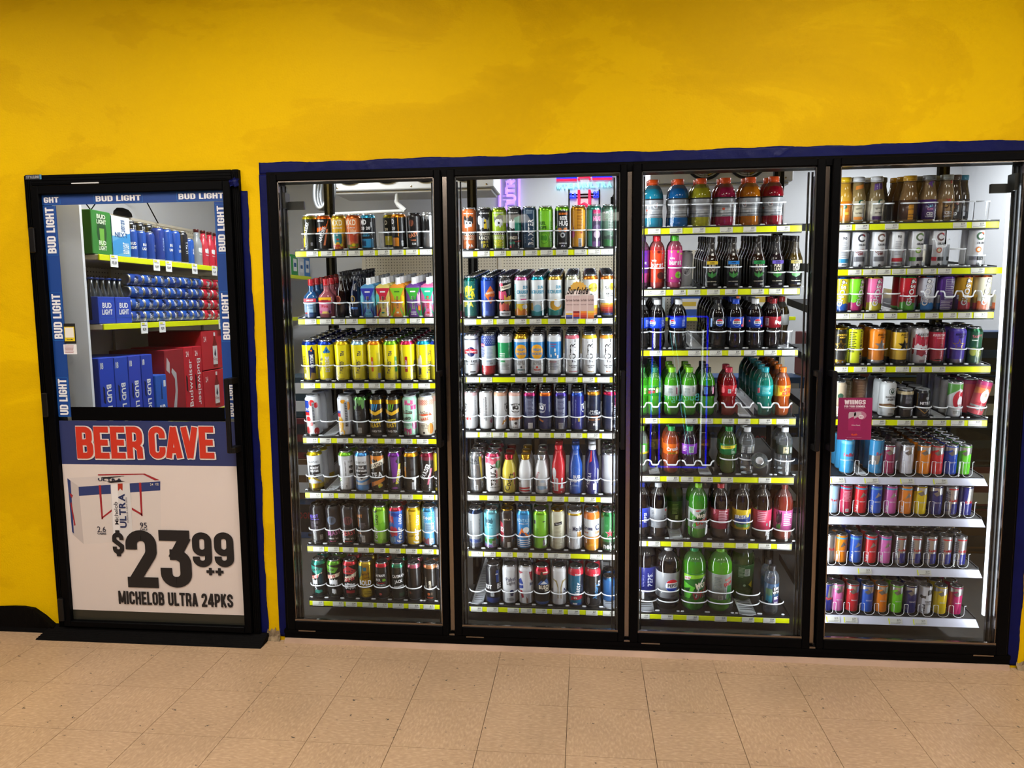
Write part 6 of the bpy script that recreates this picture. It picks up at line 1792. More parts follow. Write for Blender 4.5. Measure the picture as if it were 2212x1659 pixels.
shelf(2, 4, dict(z=Z3b, rail=(130, 1395, 1490, 1425), rh=11.5, vm=1180, kind='pet20', lz=.23, lane='cup', rows=1,
      tags=TG((110, 200, 370, 500, 675, 855, 1195), '1.99 1.99 1.99 1.99 1.99 1.99 0.99')), [
    cola(138, 'clear soda bottle with green yellow label', '7a8a80', '3aa82a', '8ccf2b', [Rc(10, .54, 14, 34, 'w')], bands=[(.42, .47, 'e8d82a')]),
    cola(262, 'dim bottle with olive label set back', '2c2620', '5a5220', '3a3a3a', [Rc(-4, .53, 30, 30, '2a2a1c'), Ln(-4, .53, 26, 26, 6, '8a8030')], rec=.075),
    cola(412, 'orange soda bottle with orange label and green cap', 'b04a24', 'e0661a', '1f9a4a', [Tx('Crush', 2, .54, 17, 'w', 6, .8), Tx('ORANGE', 4, .45, 7, '3a7a1c'), El(20, .46, 12, 12, 'f0a01e')]),
    cola(570, 'dark purple soda bottle with violet label', '2c1a34', '8a3ac0', '1f9a4a', [Rc(6, .53, 20, 30, 'b8d0c8'), Ln(6, .53, 16, 26, 8, '3a5a54'), Ln(-22, .55, 18, 26, 4, 'd8b0e8')]),
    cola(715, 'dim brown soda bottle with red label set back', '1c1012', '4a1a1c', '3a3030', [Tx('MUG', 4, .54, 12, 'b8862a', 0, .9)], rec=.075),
    cola(922, 'green ginger ale bottle with yellow ribbon', '3a5a1e', '1f7a44', '1f8a3c', [Po([(-40, .53), (-40, .60), (36, .64), (36, .58)], 'e0d02a'), Tx('SCHWEPPES', -14, .59, 6, 'k', 4, .7), Ln(16, .48, 18, 12, 3, 'b8d8c0'), Rc(30, .54, 10, 36, '3aa85a')], lane='arc', lz=.35),
    cola(1085, 'clear ribbed water bottle with dark label', 'clear', '6a7074', 'd9dde2', [Ln(8, .54, 22, 30, 7, 'd0d4d8'), Rc(24, .54, 3, 30, 'e'), Ln(-22, .54, 18, 30, 7, 'b8bcc0')], kind='water', lane='arc', lz=.35),
    dict(I(1230, 'clear water bottle lying with its cap facing out', 'clear', [Ln(0, .54, 30, 30, 6, 'b8bcc0')], lab='3a4440', kind='water', cap='e4e6ea', lane='arc', lz=.33, rows=0), lie=True),
    cola(1420, 'clear water bottle with dark green emblem label', 'clear', '3a443c', 'd0d4da', [Rc(0, .54, 24, 30, 'a8a080'), Tx('H', 0, .56, 11, '3a443c'), Ln(0, .48, 18, 6, 2, '3a443c'), Ln(26, .54, 14, 26, 6, 'c0c4c0')], kind='water', lane='arc', lz=.33),
])
shelf(2, 5, dict(z=Z3c, rail=(130, 567, 1480, 609), rh=11, vm=330, kind='pet1', lz=.36, rows=1,
      tags=TG((80, 205, 410, 590, 775, 990, 1195, 1360), '2.59 2.59 2.59 2.59 2.59 1.99')), [
    cola(145, 'dark cola bottle with blue label cut by the frame', '17100f', '2a3fb8', '23379c', [Tx('PEPSI', 16, .38, 14, 'w', 90), Ln(-10, .38, 16, 60, 8, '8fa4e8')], kind='pet1'),
    cola(293, 'diet cola bottle with silver label and silver cap', '1a1210', '9a9ea4', 'b8bcc2', [Tx('DIET', 34, .36, 15, 'k', 90, .8), El(36, .52, 12, 12, 'c8202c'), Ln(-26, .40, 16, 60, 9, '5a5e64'), Rc(-4, .3, 10, 20, '7a7e84')], kind='pet1'),
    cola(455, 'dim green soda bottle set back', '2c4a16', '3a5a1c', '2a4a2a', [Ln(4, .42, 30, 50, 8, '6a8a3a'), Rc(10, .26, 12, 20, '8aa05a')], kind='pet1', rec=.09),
    cola(650, 'bright green soda bottle with jagged label', '4a9c2e', 'b8c0bc', '7cc21e', [Po([(-44, .5), (-10, .40), (-44, .30)], '3a9a2a'), Po([(-34, .24), (-4, .36), (-14, .22)], '3a9a2a'), Po([(-22, .34), (0, .48), (30, .56), (44, .56), (10, .34)], '1a3a1a'), Tx('Mtn', 8, .44, 20, 'e', 14, .8), Tx('DEW', 18, .33, 22, 'c82a2a', 16, .9), Tx('DIET', -4, .53, 7, 'c82a2a', 10)], kind='pet1'),
    cola(847, 'dark soda bottle with maroon label and red cap', '1c0e0e', '9c2a40', 'b02434', [Tx('Nutrition Facts', 10, .53, 6, 'w', 0, .7), Ln(10, .42, 44, 60, 8, 'd8a0b0'), El(-34, .50, 18, 22, 'c8506a')], kind='pet1'),
    cola(1040, 'dark tea bottle with yellow and blue label', '20120c', 'e0c022', '17110e', [Zg(-40, 40, .38, 60, '1f3f8c', 12), Tx('BRISK', -10, .43, 17, 'w', 4, .8), Zg(-30, 36, .27, 20, '4a8a3a', 10), El(20, .45, 16, 14, 'e8d03a')], kind='pet1'),
    cola(1222, 'dark tea bottle with pink label', '24120e', 'c83a5c', '17110e', [Ln(-8, .44, 40, 50, 6, 'e8a0b4'), Rc(16, .30, 8, 12, '3a2a2a'), Rc(34, .30, 8, 30, 'd8c8cc')], kind='pet1', lz=.22),
    cola(1410, 'reddish drink bottle with pink violet label', '7c2c22', 'c05a94', '6a2a22', [Zg(-40, -14, .42, 70, '3a1a2a', 9), Zg(-36, -18, .26, 30, '3a6a2a', 7), Ln(14, .40, 40, 60, 7, 'e8b0d0')], kind='pet1', lz=.22),
])
shelf(2, 6, dict(z=Z3c, rail=(130, 1222, 1440, 1270), rh=11, vm=920, kind='pet2', lz=.35, lane='arc2', rows=1,
      tags=TG((110, 320, 548, 800, 1045, 1235), '3.49 3.49 3.49 3.99 3.49 2.89')), [
    cola(190, 'large dark cola bottle with navy label set back', '120f14', '262f8a', '23308c', [Tx('PEPSI', 18, .42, 24, 'c8ccdc', 90, .85), Ln(-14, .4, 20, 60, 9, '3a44a4')], kind='pet2', rec=.05),
    cola(380, 'large diet cola bottle with round emblem', '160f0f', '9c9fa4', 'd0d3d8', pepsi(16, .42, 60) + [('q', [[(x, v, -.7), (x + 1.4, v, -.7), (x + 1.4, v, .7), (x, v, .7)] for v in np.arange(.23, .36, .02) for x in np.arange(-50, -8, 4)], '6a6e74'), Tx('DIET', 22, .25, 8, 'k', 0, .9, True, .3)], kind='pet2'),
    cola(612, 'large green soda bottle with jagged green label', '44a01c', '2a7a2a', '1a9a54', [Po([(-56, .60), (56, .60), (56, .56), (-56, .52)], '8cd02a'), Po([(-56, .48), (0, .40), (-24, .22), (-50, .22)], '58c02a'), Po([(-56, .36), (-20, .40), (-30, .30)], '1a4a1a'), Po([(0, .22), (20, .46), (44, .58), (56, .52), (40, .22)], 'd8dcd8'), Po([(6, .22), (24, .44), (44, .54), (54, .5), (36, .22)], '1a5a2a'), Tx('Mtn', 26, .44, 30, 'e', 16, .7), Tx('DEW', 36, .30, 34, 'b82430', 18, .8), Po([(-50, .56), (-18, .58), (-26, .52), (-50, .50)], 'd9dce0'), Tx('DEW', -36, .54, 8, 'c82a2a', 8)], kind='pet2'),
    cola(842, 'large green soda bottle with silver label', '58b01e', '9ca49e', '6ab81e', [Tx('MTN', 34, .54, 12, 'c8504a', 14, .9), Tx('DEW', 36, .47, 16, 'c82a2a', 14, .9), Po([(24, .22), (54, .22), (54, .42), (30, .44)], '2f7a3a'), Tx('RECYCLE', 20, .32, 9, 'w', 90, .9), Rc(18, .33, 2, 60, '3a3a3a'), Ln(-14, .48, 34, 60, 8, '7a827c'), Rc(-2, .25, 20, 20, 'b8c0ba'), Ln(-2, .25, 16, 16, 6, 'k')], kind='pet2'),
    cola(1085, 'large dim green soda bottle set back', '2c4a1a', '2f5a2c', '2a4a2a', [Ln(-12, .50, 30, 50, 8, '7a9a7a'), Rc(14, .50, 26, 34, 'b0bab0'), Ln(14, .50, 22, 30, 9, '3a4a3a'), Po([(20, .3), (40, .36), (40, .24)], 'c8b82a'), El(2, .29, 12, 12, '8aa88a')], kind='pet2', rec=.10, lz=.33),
    cola(1310, 'clear water bottle with rainbow label', 'clear', '2a4a6a', '2a2a2e', [Rc(-18, .42, 30, 60, '5a7a5a'), Zg(-30, -4, .34, 50, '2a7a94', 8), Rc(16, .52, 34, 34, 'k'), Tx('LIFE', 16, .56, 12, 'w', 0, .9), Tx('WTR', 16, .48, 12, 'w', 0, .9), Rc(18, .3, 30, 40, '4a3a6a'), Tx('100%', 16, .26, 8, 'w', 0, .8), Ln(16, .36, 20, 14, 4, 'w')], kind='bubly', lane='arc', lz=.2, labz=(.22, .66)),
])

# ---------------------------------------------------------------- fourth door
def coffee(u, d, liq, lab, cap, pr=(), **k):
    return I(u, d, liq, list(pr), kind='coffee', cap=cap, fill=k.pop('fill', .86), lab=lab, **k)


shelf(3, 0, dict(z=Z4a, rail=(215, 768, 1610, 742), rh=12, vm=560, kind='coffee', lz=.42, rows=1, wire=True,
      tags=TG((215, 365, 630, 1240, 1410), '4.99 4.99 3.79')), [
    coffee(258, 'orange drink bottle with yellow cap', 'd9a83a', 'e0861c', 'e0b81c', [El(-6, .36, 18, 18, '2f6a4a'), Rc(0, .22, 60, 10, 'e8c84a')]),
    coffee(375, 'coffee bottle with cream label, orange wave and white cap', 'a8905c', 'c9c0a4', 'd9dcdf', [El(6, .45, 22, 22, '1f5a48'), El(6, .45, 9, 11, 'e'), Tx('frappuccino', 0, .33, 9, '2a2a20', 6, .7, False), Tx('OATMILK', 0, .22, 6, '3a3020', 0, .8), Rc(0, .11, 60, 12, 'd2802a'), Po([(-22, .80), (22, .84), (22, .76), (-22, .72)], 'd9822a')], rows=2),
    coffee(540, 'coffee bottle with cream label, purple wave and white cap', '9c8860', 'c9c4b4', 'd9dcdf', [El(10, .45, 22, 22, '1f5a48'), El(10, .45, 9, 11, 'e'), Tx('frappuccino', 4, .33, 9, '2a2a20', 6, .7, False), Tx('OATMILK', 4, .22, 6, '3a3020', 0, .8), Rc(2, .11, 60, 14, '4a2a5a'), Po([(-22, .84), (22, .86), (22, .74), (-22, .70)], '5a3a7a')], rows=2),
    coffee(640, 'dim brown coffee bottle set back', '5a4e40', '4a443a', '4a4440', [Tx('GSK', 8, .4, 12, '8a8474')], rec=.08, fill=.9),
    coffee(835, 'caramel coffee bottle with amber label and amber cap', 'a88456', '5a3c2c', 'd2a024', [Po([(-24, .06), (26, .06), (22, .38), (-18, .38), (-24, .30)], 'd9962a'), Tx('CARAMEL', 2, .17, 6, '4a2a12', 0, .8), Ln(2, .28, 28, 8, 2, '6a4a1a'), Ln(2, .11, 30, 6, 2, '6a4a1a')], rows=2),
    coffee(1005, 'coffee bottle with purple label and grey cap', 'b0946a', '56357a', '8a8c8c', [Tx('Candy', 6, .36, 14, 'f', 10, .8), Tx('Crunch', 8, .29, 11, 'e89ac0', 6, .8), Tx('ICED', -2, .18, 12, 'w', 0, .8), Tx('COFFEE', -2, .12, 6, 'w'), El(26, .16, 14, 16, 'b0503a'), Po([(-18, .82), (0, .88), (16, .86), (4, .74)], '6a3a8a'), Po([(-4, .76), (6, .86), (14, .80)], '5a9a3a')], rows=1),
    coffee(1160, 'coffee bottle with tan label and grey cap', 'b49a74', 'a08058', '9a9c90', [Tx('TWIX', 6, .45, 15, 'c2283c', 0, .8), El(-10, .33, 26, 18, '5a3a1c'), El(18, .33, 22, 18, '5a3a1c'), El(-10, .34, 18, 10, 'c89a4a'), Tx('ICED', 2, .19, 13, 'w', 0, .8), Tx('COFFEE', 2, .12, 7, 'w'), El(30, .2, 10, 12, '8a3a2a'), El(14, .84, 12, 13, 'b84a3a')], rows=1),
    coffee(1262, 'dark brown coffee bottle with dark cap', '5c4a3a', '3c3430', '5a4a44', [Tx('ICED', -8, .17, 12, 'w', 0, .8), El(10, .4, 26, 18, '7a3a2a'), El(-14, .3, 20, 14, 'a86a3a')], rec=.03, rows=0),
    coffee(1360, 'dark coffee bottle with blue cap', '4c4238', '2c2c34', '3a7a94', [Tx('CE', -6, .42, 12, 'c8c8c8'), El(6, .16, 16, 18, '8a8a94')], rec=.06, rows=0),
    G(1480, nolane=False),
])


def celsius(u, d, c1, c2, foot, fruit=None, word=None, **k):
    pr = [El(4, .80, 34, 34, c2), El(4, .80, 20, 20, 'd6d8dc'), Po([(4, .80), (30, .84), (30, .70)], 'd6d8dc'), Po([(6, .905), (19, .875), (14, .85), (6, .87)], c1), Tx('CELSIUS', 8, .62, 8, '2a2a2e', 0, .8)]
    if word:
        pr += [Tx(word, 0, .46, 10, c1, 14, .7), Tx('VIBE', 2, .38, 10, c1, 14, .8), Rc(0, .24, 44, 20, '6a6a70')]
    if fruit:
        pr += [El(0, .45, 22, 24, fruit), El(0, .45, 13, 14, 'e8e8c0'), Rc(16, .22, 40, 16, '26282c'), Rc(-20, .22, 24, 16, foot)]
    pr += [El(2, .07, 11, 11, '3a3a40')]
    return I(u, d, 'd2d4d8', pr, **k)


shelf(3, 1, dict(z=Z4a, rail=(205, 1174, 1640, 1150), rh=12, vm=990, kind='slim', lz=.48, rows=1, wire=True, ext=.06,
      tags=TG((300, 435, 560, 695, 830, 970, 1105, 1400), '3.19 3.19 3.19 3.19 3.19 3.19 2.99 3.19')), [
    I(242, 'white slim can with blue foot band', 'd2d4d8', [Tx('90', 0, .80, 12, '3a3a40'), Ln(0, .5, 30, 70, 10, 'a0a2a8'), Rc(4, .20, 44, 16, '2a8ab8'), Rc(4, .07, 20, 14, '5a5c64')]),
    celsius(385, 'white slim can with maroon slanted words', '8c1c2c', '3a3a40', 'r', None, 'COSMIC'),
    celsius(560, 'white slim can with brown red slanted words and orange patch', '7c2c24', '6a5a50', 'o', None, 'COSMIC'),
    I(725, 'white slim can with fine print and red foot band', 'd2d4d8', [Tx('90', 0, .82, 12, '3a3a40', 0, .9), Ln(0, .52, 28, 60, 9, 'a8aab0'), Rc(0, .21, 48, 15, 'c8323c'), Rc(0, .10, 46, 8, 'a8aab0*'), El(30, .46, 12, 14, 'd24a4a'), Tx('CE', 30, .62, 8, '2a2a2e')]),
    celsius(900, 'white slim can with kiwi and green foot', '6a9a3a', '5a6a50', '6ab83a', '8ab84a'),
    celsius(1085, 'white slim can with peach fruit and red foot', 'c8323c', '6a5050', 'c8323c', 'c8705a', lane='cup', lz=.55),
    G(1255),
    celsius(1435, 'white slim can with papaya and kiwi and grey foot', 'c85a3a', '4a6a50', '9a9ca4', 'd2783a', lz=.30),
])


def ghost(u, d, base, a, b, x=6, **k):
    return I(u, d, base, [Zg(-40, 40, .16, 34, a, 9), Rc(0, .92, 46, 8, 'k'), Tx('ENERGY', 0, .92, 6, a, 0, .9), Tx('GHOST', x, .50, 25, '17171a', 80, .95), Tx('GHOST', x, .50, 21, 'e4e4e6', 80, 1.12), El(x + 3, .80, 16, 18, '17171a'), El(x + 3, .80, 12, 14, 'e4e4e6'), El(0, .09, 22, 14, a)], top=b, bands=[(.0, .10, a)], **k)


shelf(3, 2, dict(z=Z4a, rail=(190, 1563, 1555, 1553), rh=12, vm=1390, kind='can16', lz=.49, rows=1,
      tags=TG((190, 310, 440, 620, 825, 990, 1150, 1285, 1425), '2.99')), [
    ghost(228, 'yellow and blue energy can cut by the frame', 'e8cc1e', '1d5ab8', '1d6ac0*', -4),
    ghost(355, 'bright green energy can with magenta top', '78cc2a', 'b8246a', 'a8205a*', 16),
    ghost(525, 'pink energy can with yellow foot and rim', 'dc6a9c', 'd0c02a', 'd6c81e*', 4),
    G(672),
    ghost(825, 'red energy can with green foot', 'b81c26', '5ab03a', '4aa03a*', 4, lz=.42),
    ghost(990, 'white energy can with blue foot and red rim', 'c4c8d6', '2a7ac0', 'b02434*', -6, lane='cup', lz=.40),
    I(1160, 'purple energy can with grey fact panel', '4a2878', [Rc(10, .58, 44, 84, '9a98a8'), Ln(10, .60, 40, 76, 10, '4a2878'), Ln(0, .16, 54, 40, 6, 'b8b0c8'), Rc(-28, .5, 8, 110, '6a3aa8')], top='5a3a9c*', lane='cup', lz=.40),
    ghost(1320, 'mustard gold energy can with red foot', 'b88a1c', 'b02434', 'a02434*', 2, lane='cup', lz=.40),
    ghost(1490, 'cream energy can with orange foot', 'c8c4ac', 'd2622a', 'd2622a*', 6, lane='cup', lz=.40),
])


def rock(u, d, base, star, tc, x=0, **k):
    return I(u, d, base, [St(x, .53, 56, star), St(x, .53, 40, base if k.pop('hollow', True) else star), Tx('ROCKSTAR', x + 6, .82, 9, tc, 0, .62, True, .3), Tx('ENERGY', x + 6, .75, 6, tc, 0, .7, True, .3), Tx('160', x - 6, .07, 5, 'i'), El(x + 12, .08, 8, 8, 'i')], **k)


shelf(3, 3, dict(z=Z4b, rail=(185, 549, 1510, 543), rh=12, vm=360, kind='can16', lz=.44, rows=2,
      tags=TG((180, 350, 515, 725, 865, 1050), '2.99')), [
    rock(215, 'black and gold energy can with star, cut by the frame', '1c180e', 'b8902a*', 'd9b03a', -4, bands=[(0, .14, 'b8902a*')], lid='a'),
    I(350, 'yellow green energy can with fact panel and barcode', 'ccd41a', [Ln(-18, .62, 30, 90, 12, '4a4e12'), Tx('RECYCLE', 20, .76, 11, '2a2c10', 90, .8), Rc(20, .52, 10, 12, '3a3c1a'), Ln(20, .30, 10, 60, 3, '3a3c1a'), Bc(22, .16, 14, 34)]),
    rock(550, 'orange energy can with silver star', 'e0821c', 'b4b6ba*', '2a1a0c', 8, bands=[(0, .13, 'b8bac0*')], hollow=False),
    rock(750, 'golden energy can with large black star', 'd0a82a', '17150f', '17150f', 10, bands=[(0, .14, '1c1a16'), (.88, 1, '1c1a16')], hollow=False, lid='k'),
    I(930, 'white energy can with red graffiti print', 'c9c8cc', [Zg(-40, 40, .55, 90, 'b02c44', 14), Zg(-30, 30, .42, 50, 'd9d4d8', 12), Zg(-20, 36, .34, 40, 'a82840', 10), Tx('ROCKSTAR', 4, .82, 10, '1c1416', 0, .6, True, .3), Tx('BOOM', 6, .73, 11, 'b82434', 0, .8), Ln(8, .10, 30, 12, 3, '7a4a54')]),
    I(1080, 'red energy can with black top', 'a8283a', [Tx('ROCKSTAR', -2, .80, 10, 'e8d8d8', 0, .62, True, .3), Tx('PUNCHED', 4, .72, 6, 'e8a0a8', 0, .8), Rc(8, .40, 12, 60, 'c0404f'), Ln(8, .4, 10, 56, 8, '7c1a2a'), Po([(-40, .0), (40, .0), (40, .1), (0, .16), (-40, .1)], '1c1416')], bands=[(.88, 1, '1c1416'), (0, .10, '1c1416')], lid='k'),
    rock(1265, 'violet energy can with gold star', '4f3fa4', 'b8963a*', '17151f', -4, bands=[(0, .15, '8a88a8*')], lid='s'),
    I(1410, 'dark green energy can with lime slice', '1c4a34', [Tx('Starry', 2, .78, 13, 'c05a6a', 12, .8, False), Ln(-4, .66, 30, 6, 1, 'c8d8c8'), El(-10, .35, 30, 36, '8a9a3a'), El(-10, .35, 24, 30, 'a8b04a'), El(14, .30, 32, 34, '6a7a2a'), El(14, .06, 10, 14, '9ab04a')], top='2a5a40*'),
])
shelf(3, 4, dict(z=Z4b, rail=(160, 1022, 1510, 1025), rh=12, vm=830, kind='can16', lz=.31, rows=3,
      tags=TG((515, 740, 890, 1060, 1220, 1375), '4.19 5.19 5.19 3.49')), [
    I(205, 'beige coffee can behind the door handle', 'b8a890', [El(0, .6, 24, 24, '3a5a48')], rows=1),
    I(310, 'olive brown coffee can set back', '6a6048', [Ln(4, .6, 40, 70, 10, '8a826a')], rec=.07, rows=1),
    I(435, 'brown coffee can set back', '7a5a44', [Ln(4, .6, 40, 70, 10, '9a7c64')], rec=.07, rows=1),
    I(645, 'silver white coffee can with green round emblem', 'c6cacc', [El(8, .73, 30, 30, '2a4a40'), El(8, .73, 26, 26, 'c6cacc'), El(8, .73, 16, 20, '2a4a40'), El(8, .75, 8, 8, 'c6cacc'), Tx('DOUBLESHOT', 8, .57, 8, '2a2a2a', 0, .7), Tx('ENERGY', 10, .50, 8, '2a2a2a', 0, .9), Po([(-44, .36), (0, .40), (44, .30), (44, .26), (0, .35), (-44, .30)], '6a4a2c'), Po([(-44, .30), (0, .34), (44, .24), (44, .16), (0, .28), (-44, .24)], 'c9b48c'), Ln(8, .1, 24, 10, 2, '5a5a5a')], lid='s', rows=2),
    I(805, 'short black can with cream top', '1c1b1f', [Rc(4, .66, 30, 40, '34343c'), Ln(4, .66, 26, 36, 6, '7a7c84'), Ln(4, .30, 40, 6, 1, '8a8c94')], kind='can12', bands=[(.82, .93, 'b8a884')], rows=2, lid='i'),
    I(955, 'short black can with gold lines and white word', '17151a', [Tx('NITRO', 6, .52, 12, 'w', 0, .9), El(10, .70, 14, 14, '8a8c90'), Po([(-30, .86), (-28, .86), (-28, .4), (4, .18), (34, .40), (34, .38), (4, .14), (-30, .38)], 'a8823a'), Ln(8, .1, 26, 5, 1, '8a8c94')], kind='can12', rows=2, lid='i'),
    G(1110),
    I(1245, 'green and red slim can with white crowned figure', 'c8cacc', [Po([(-46, .94), (46, .94), (46, .7), (10, .82), (-46, .58)], '5a9a4a'), El(10, .50, 54, 80, 'b82c3c'), El(14, .44, 26, 52, 'd6d8da'), St(14, .74, 16, 'e4e6e8'), Po([(-46, .28), (46, .34), (46, .0), (-46, .0)], 'b0b4ae'), Tx('STARBUCKS', 10, .36, 6, 'b82c3c'), Tx('PINK DRINK', 10, .30, 6, 'w'), Ln(6, .16, 36, 12, 2, '8a8c84')], kind='slim', rows=5),
    I(1440, 'pink slim can with white crowned figure, tilted', 'c8505a', [Po([(-46, .60), (46, .70), (46, .80), (-46, .78)], 'd67a4a'), St(4, .74, 16, 'e4e6e8'), El(4, .56, 34, 56, 'd6d8da'), El(4, .60, 14, 18, 'c8a090'), Tx('STARBUCKS', 2, .36, 6, 'b82c3c'), Po([(-46, .30), (46, .30), (46, .0), (-46, .0)], 'b4b8b8'), El(-8, .2, 12, 12, '8a8c8c'), El(8, .2, 12, 12, '8a8c8c')], kind='slim', bands=[(.86, 1, 'a83a6a')], lean=12, rows=4),
])


def bull(u, d, c, style=0, **k):
    """style 0: coloured body, silver shoulder; 1: silver with blue foot; 2: navy with silver slash; 3: blue rim, plain colour"""
    if style == 0:
        pr = [Po([(-44, .94), (44, .94), (44, .80), (10, .70), (-6, .86), (-44, .76)], 'c4c6ca*'), Po([(-20, .74), (0, .84), (8, .72), (-6, .66)], '8a8c90*'), Tx('EDITION', 2, .44, 5, 'c8cad0', 0, .9)]
        return I(u, d, c, pr, **k)
    if style == 3:
        pr = [Rc(0, .88, 90, 7, '4a9ac0'), Po([(-10, .56), (16, .66), (2, .76)], 'b0b2b8*'), Tx('EDITION', 2, .44, 5, 'd8dade', 0, .9), Tx('RedBull', -20, .20, 8, 'd8dade', 90, .8)]
        return I(u, d, c, pr, **k)
    if style == 1:
        pr = [Rc(24, .24, 60, 46, '1f2a80'), Po([(-44, .0), (44, .0), (44, .34), (-44, .14)], '1f2a80'), Tx('Red', -4, .52, 11, 'c02430', 0, .8), Tx('Bull', 14, .52, 11, 'c02430', 0, .8), Rc(0, .90, 40, 5, 'c02430'), Ln(-20, .60, 20, 60, 7, '7a7c84')]
        return I(u, d, 'b4b6bc*', pr, **k)
    pr = [Po([(0, .94), (30, .94), (30, .50), (-6, .40)], 'c8cace*'), Tx('RedBull', 6, .48, 12, 'c02430', 0, .6), Rc(0, .08, 80, 8, '1a2270')]
    return I(u, d, '1d2674', pr, **k)


shelf(3, 5, dict(z=Z4b, rail=(145, 1535, 1500, 1548), rh=13, vm=1390, kind='rb8', lane='u', lz=.50, rows=6, white=True,
      tags=TG((145, 445, 765, 1060), '4.29 4.79 3.99 3.99')), [
    I(285, 'tall pale blue can with red script', '3a9ad0', [Tx('RedBull', 0, .56, 15, 'b8344a', 0, .7), Po([(-44, .40), (10, .44), (44, .30), (44, .0), (-44, .0)], '8ab0cc'), Po([(10, .40), (44, .30), (34, .0), (4, .0)], '2a6ab0')], kind='rb12', rows=5, bands=[(.86, .94, '6ab0d0')]),
    G(410),
    I(545, 'tall blue can with red script and silver patch', '2f84b8', [Tx('Red', 4, .60, 14, 'c03a4a', 0, .8), Po([(-44, .52), (10, .56), (0, .3), (-44, .26)], 'a8b0b8*'), Po([(0, .10), (34, .36), (34, .0), (0, .0)], '1f3f94')], kind='rb12', rows=5),
    bull(655, 'plum energy can with silver shoulder', '8c2050'),
    bull(820, 'white energy can with grey facets', 'cdcfda'),
    bull(970, 'orange energy can with silver shoulder', 'e0821c'),
    bull(1085, 'red energy can with silver shoulder', 'd02c38'),
    bull(1210, 'blue energy can with silver shoulder', '1c4ab8'),
    bull(1330, 'green energy can with silver shoulder', '5ab82a'),
])
shelf(3, 6, dict(z=Z4c, rail=(118, 342, 1385, 358), rh=14, vm=205, kind='rb8', lane='u', lz=.52, rows=2, white=True, tags=()), [
    I(148, 'silver and pale blue energy can with red letters', '9ab8d0', [Tx('Red', 0, .48, 12, 'c02430'), Po([(-40, .4), (40, .3), (40, .0), (-40, .0)], 'a8b0b8')]),
    I(258, 'crimson energy can with fine print', 'b82850', [Rc(0, .88, 90, 7, '4a9ac0'), Ln(0, .62, 30, 50, 8, 'e08aa0'), Rc(2, .14, 14, 14, 'd8dade'), Ln(2, .14, 11, 11, 5, 'k')]),
    bull(385, 'bright red energy can with blue rim line', 'd42434', 3),
    bull(512, 'royal blue energy can with blue rim line', '1c54c0', 3),
    bull(640, 'orchid pink energy can with blue rim line', 'c85aa8', 3),
    bull(768, 'orange energy can with blue rim line', 'e0822a', 3),
    bull(893, 'yellow energy can with silver shoulder', 'e0c414'),
    bull(1025, 'navy energy can with silver patches', '1d2674', 0),
    bull(1155, 'silver energy can with navy foot and fine print', 'w', 1),
    bull(1280, 'navy energy can with silver slash', 'n', 2),
])
shelf(3, 7, dict(z=Z4c, rail=(105, 765, 1330, 788), rh=14, vm=610, kind='rb8', lane='u', lz=.48, rows=2, white=True, tags=TG((365, 870), '3.79')), [
    I(125, 'silver energy can cut by the frame', 'b4b6bc*', [Tx('Bull', 0, .5, 12, 'c02430')]),
    bull(217, 'orange energy can with silver triangle', 'e0821c', 3),
    bull(343, 'blue energy can with fine print panel', '2456b8', 3),
    bull(470, 'red energy can with silver triangle', 'd02434', 3),
    bull(592, 'pink energy can with fine print panel', 'cc66b0', 3),
    bull(720, 'silver energy can with navy side', 'w', 1),
    bull(850, 'silver energy can with red letters and navy foot', 'w', 1),
    bull(978, 'silver energy can with two red words', 'w', 1),
    bull(1105, 'silver energy can with grey fact panel', 'w', 1),
    bull(1230, 'silver energy can at the end of the row', 'w', 1),
])
shelf(3, 8, dict(z=Z4c, rail=(90, 1178, 1290, 1213), rh=14, vm=1025, kind='rb8', lane='u', lz=.40, rows=2, white=True, tags=TG((95, 245, 625, 835), '3.79')), [
    bull(100, 'navy energy can cut by the frame', 'n', 2),
    bull(190, 'pink energy can with grey triangle', 'c2609c', 0),
    bull(315, 'red energy can with grey triangle', 'b82430', 0),
    bull(440, 'blue energy can with silver tip', '1f54b8', 0),
    bull(560, 'orange energy can with silver tip', 'de7a1c', 0),
    bull(690, 'lime energy can with silver tip', '6ac424', 0),
    bull(808, 'dark navy energy can with grey figure', '1e2260', 0),
    I(935, 'white energy can with black sketch and lettering', 'cfd2da', [Zg(0, 26, .78, 30, '2a2a30', 9), Zg(-30, -6, .62, 20, '3a3a40', 8), Tx('RedBull', -12, .22, 11, '1a1a20', 90, .8), Tx('WINTER', 6, .46, 7, '3a3a40', 0, .8), Ln(8, .38, 26, 8, 2, '6a6c74')]),
    bull(1065, 'golden yellow energy can with silver tip', 'd2b614', 0),
    bull(1195, 'magenta energy can with silver tip', 'a81c5c', 0),
])

# the far end of the queues, past counting
if 'all' in REAR_MASS:
    o = REAR_MASS['all'].build('queued_cans', [MT['pr'], MT['lid']], None, True)
    tag(o, 'many more cans queued in the dim depth of the cooler shelves', 'cans', kind='stuff')

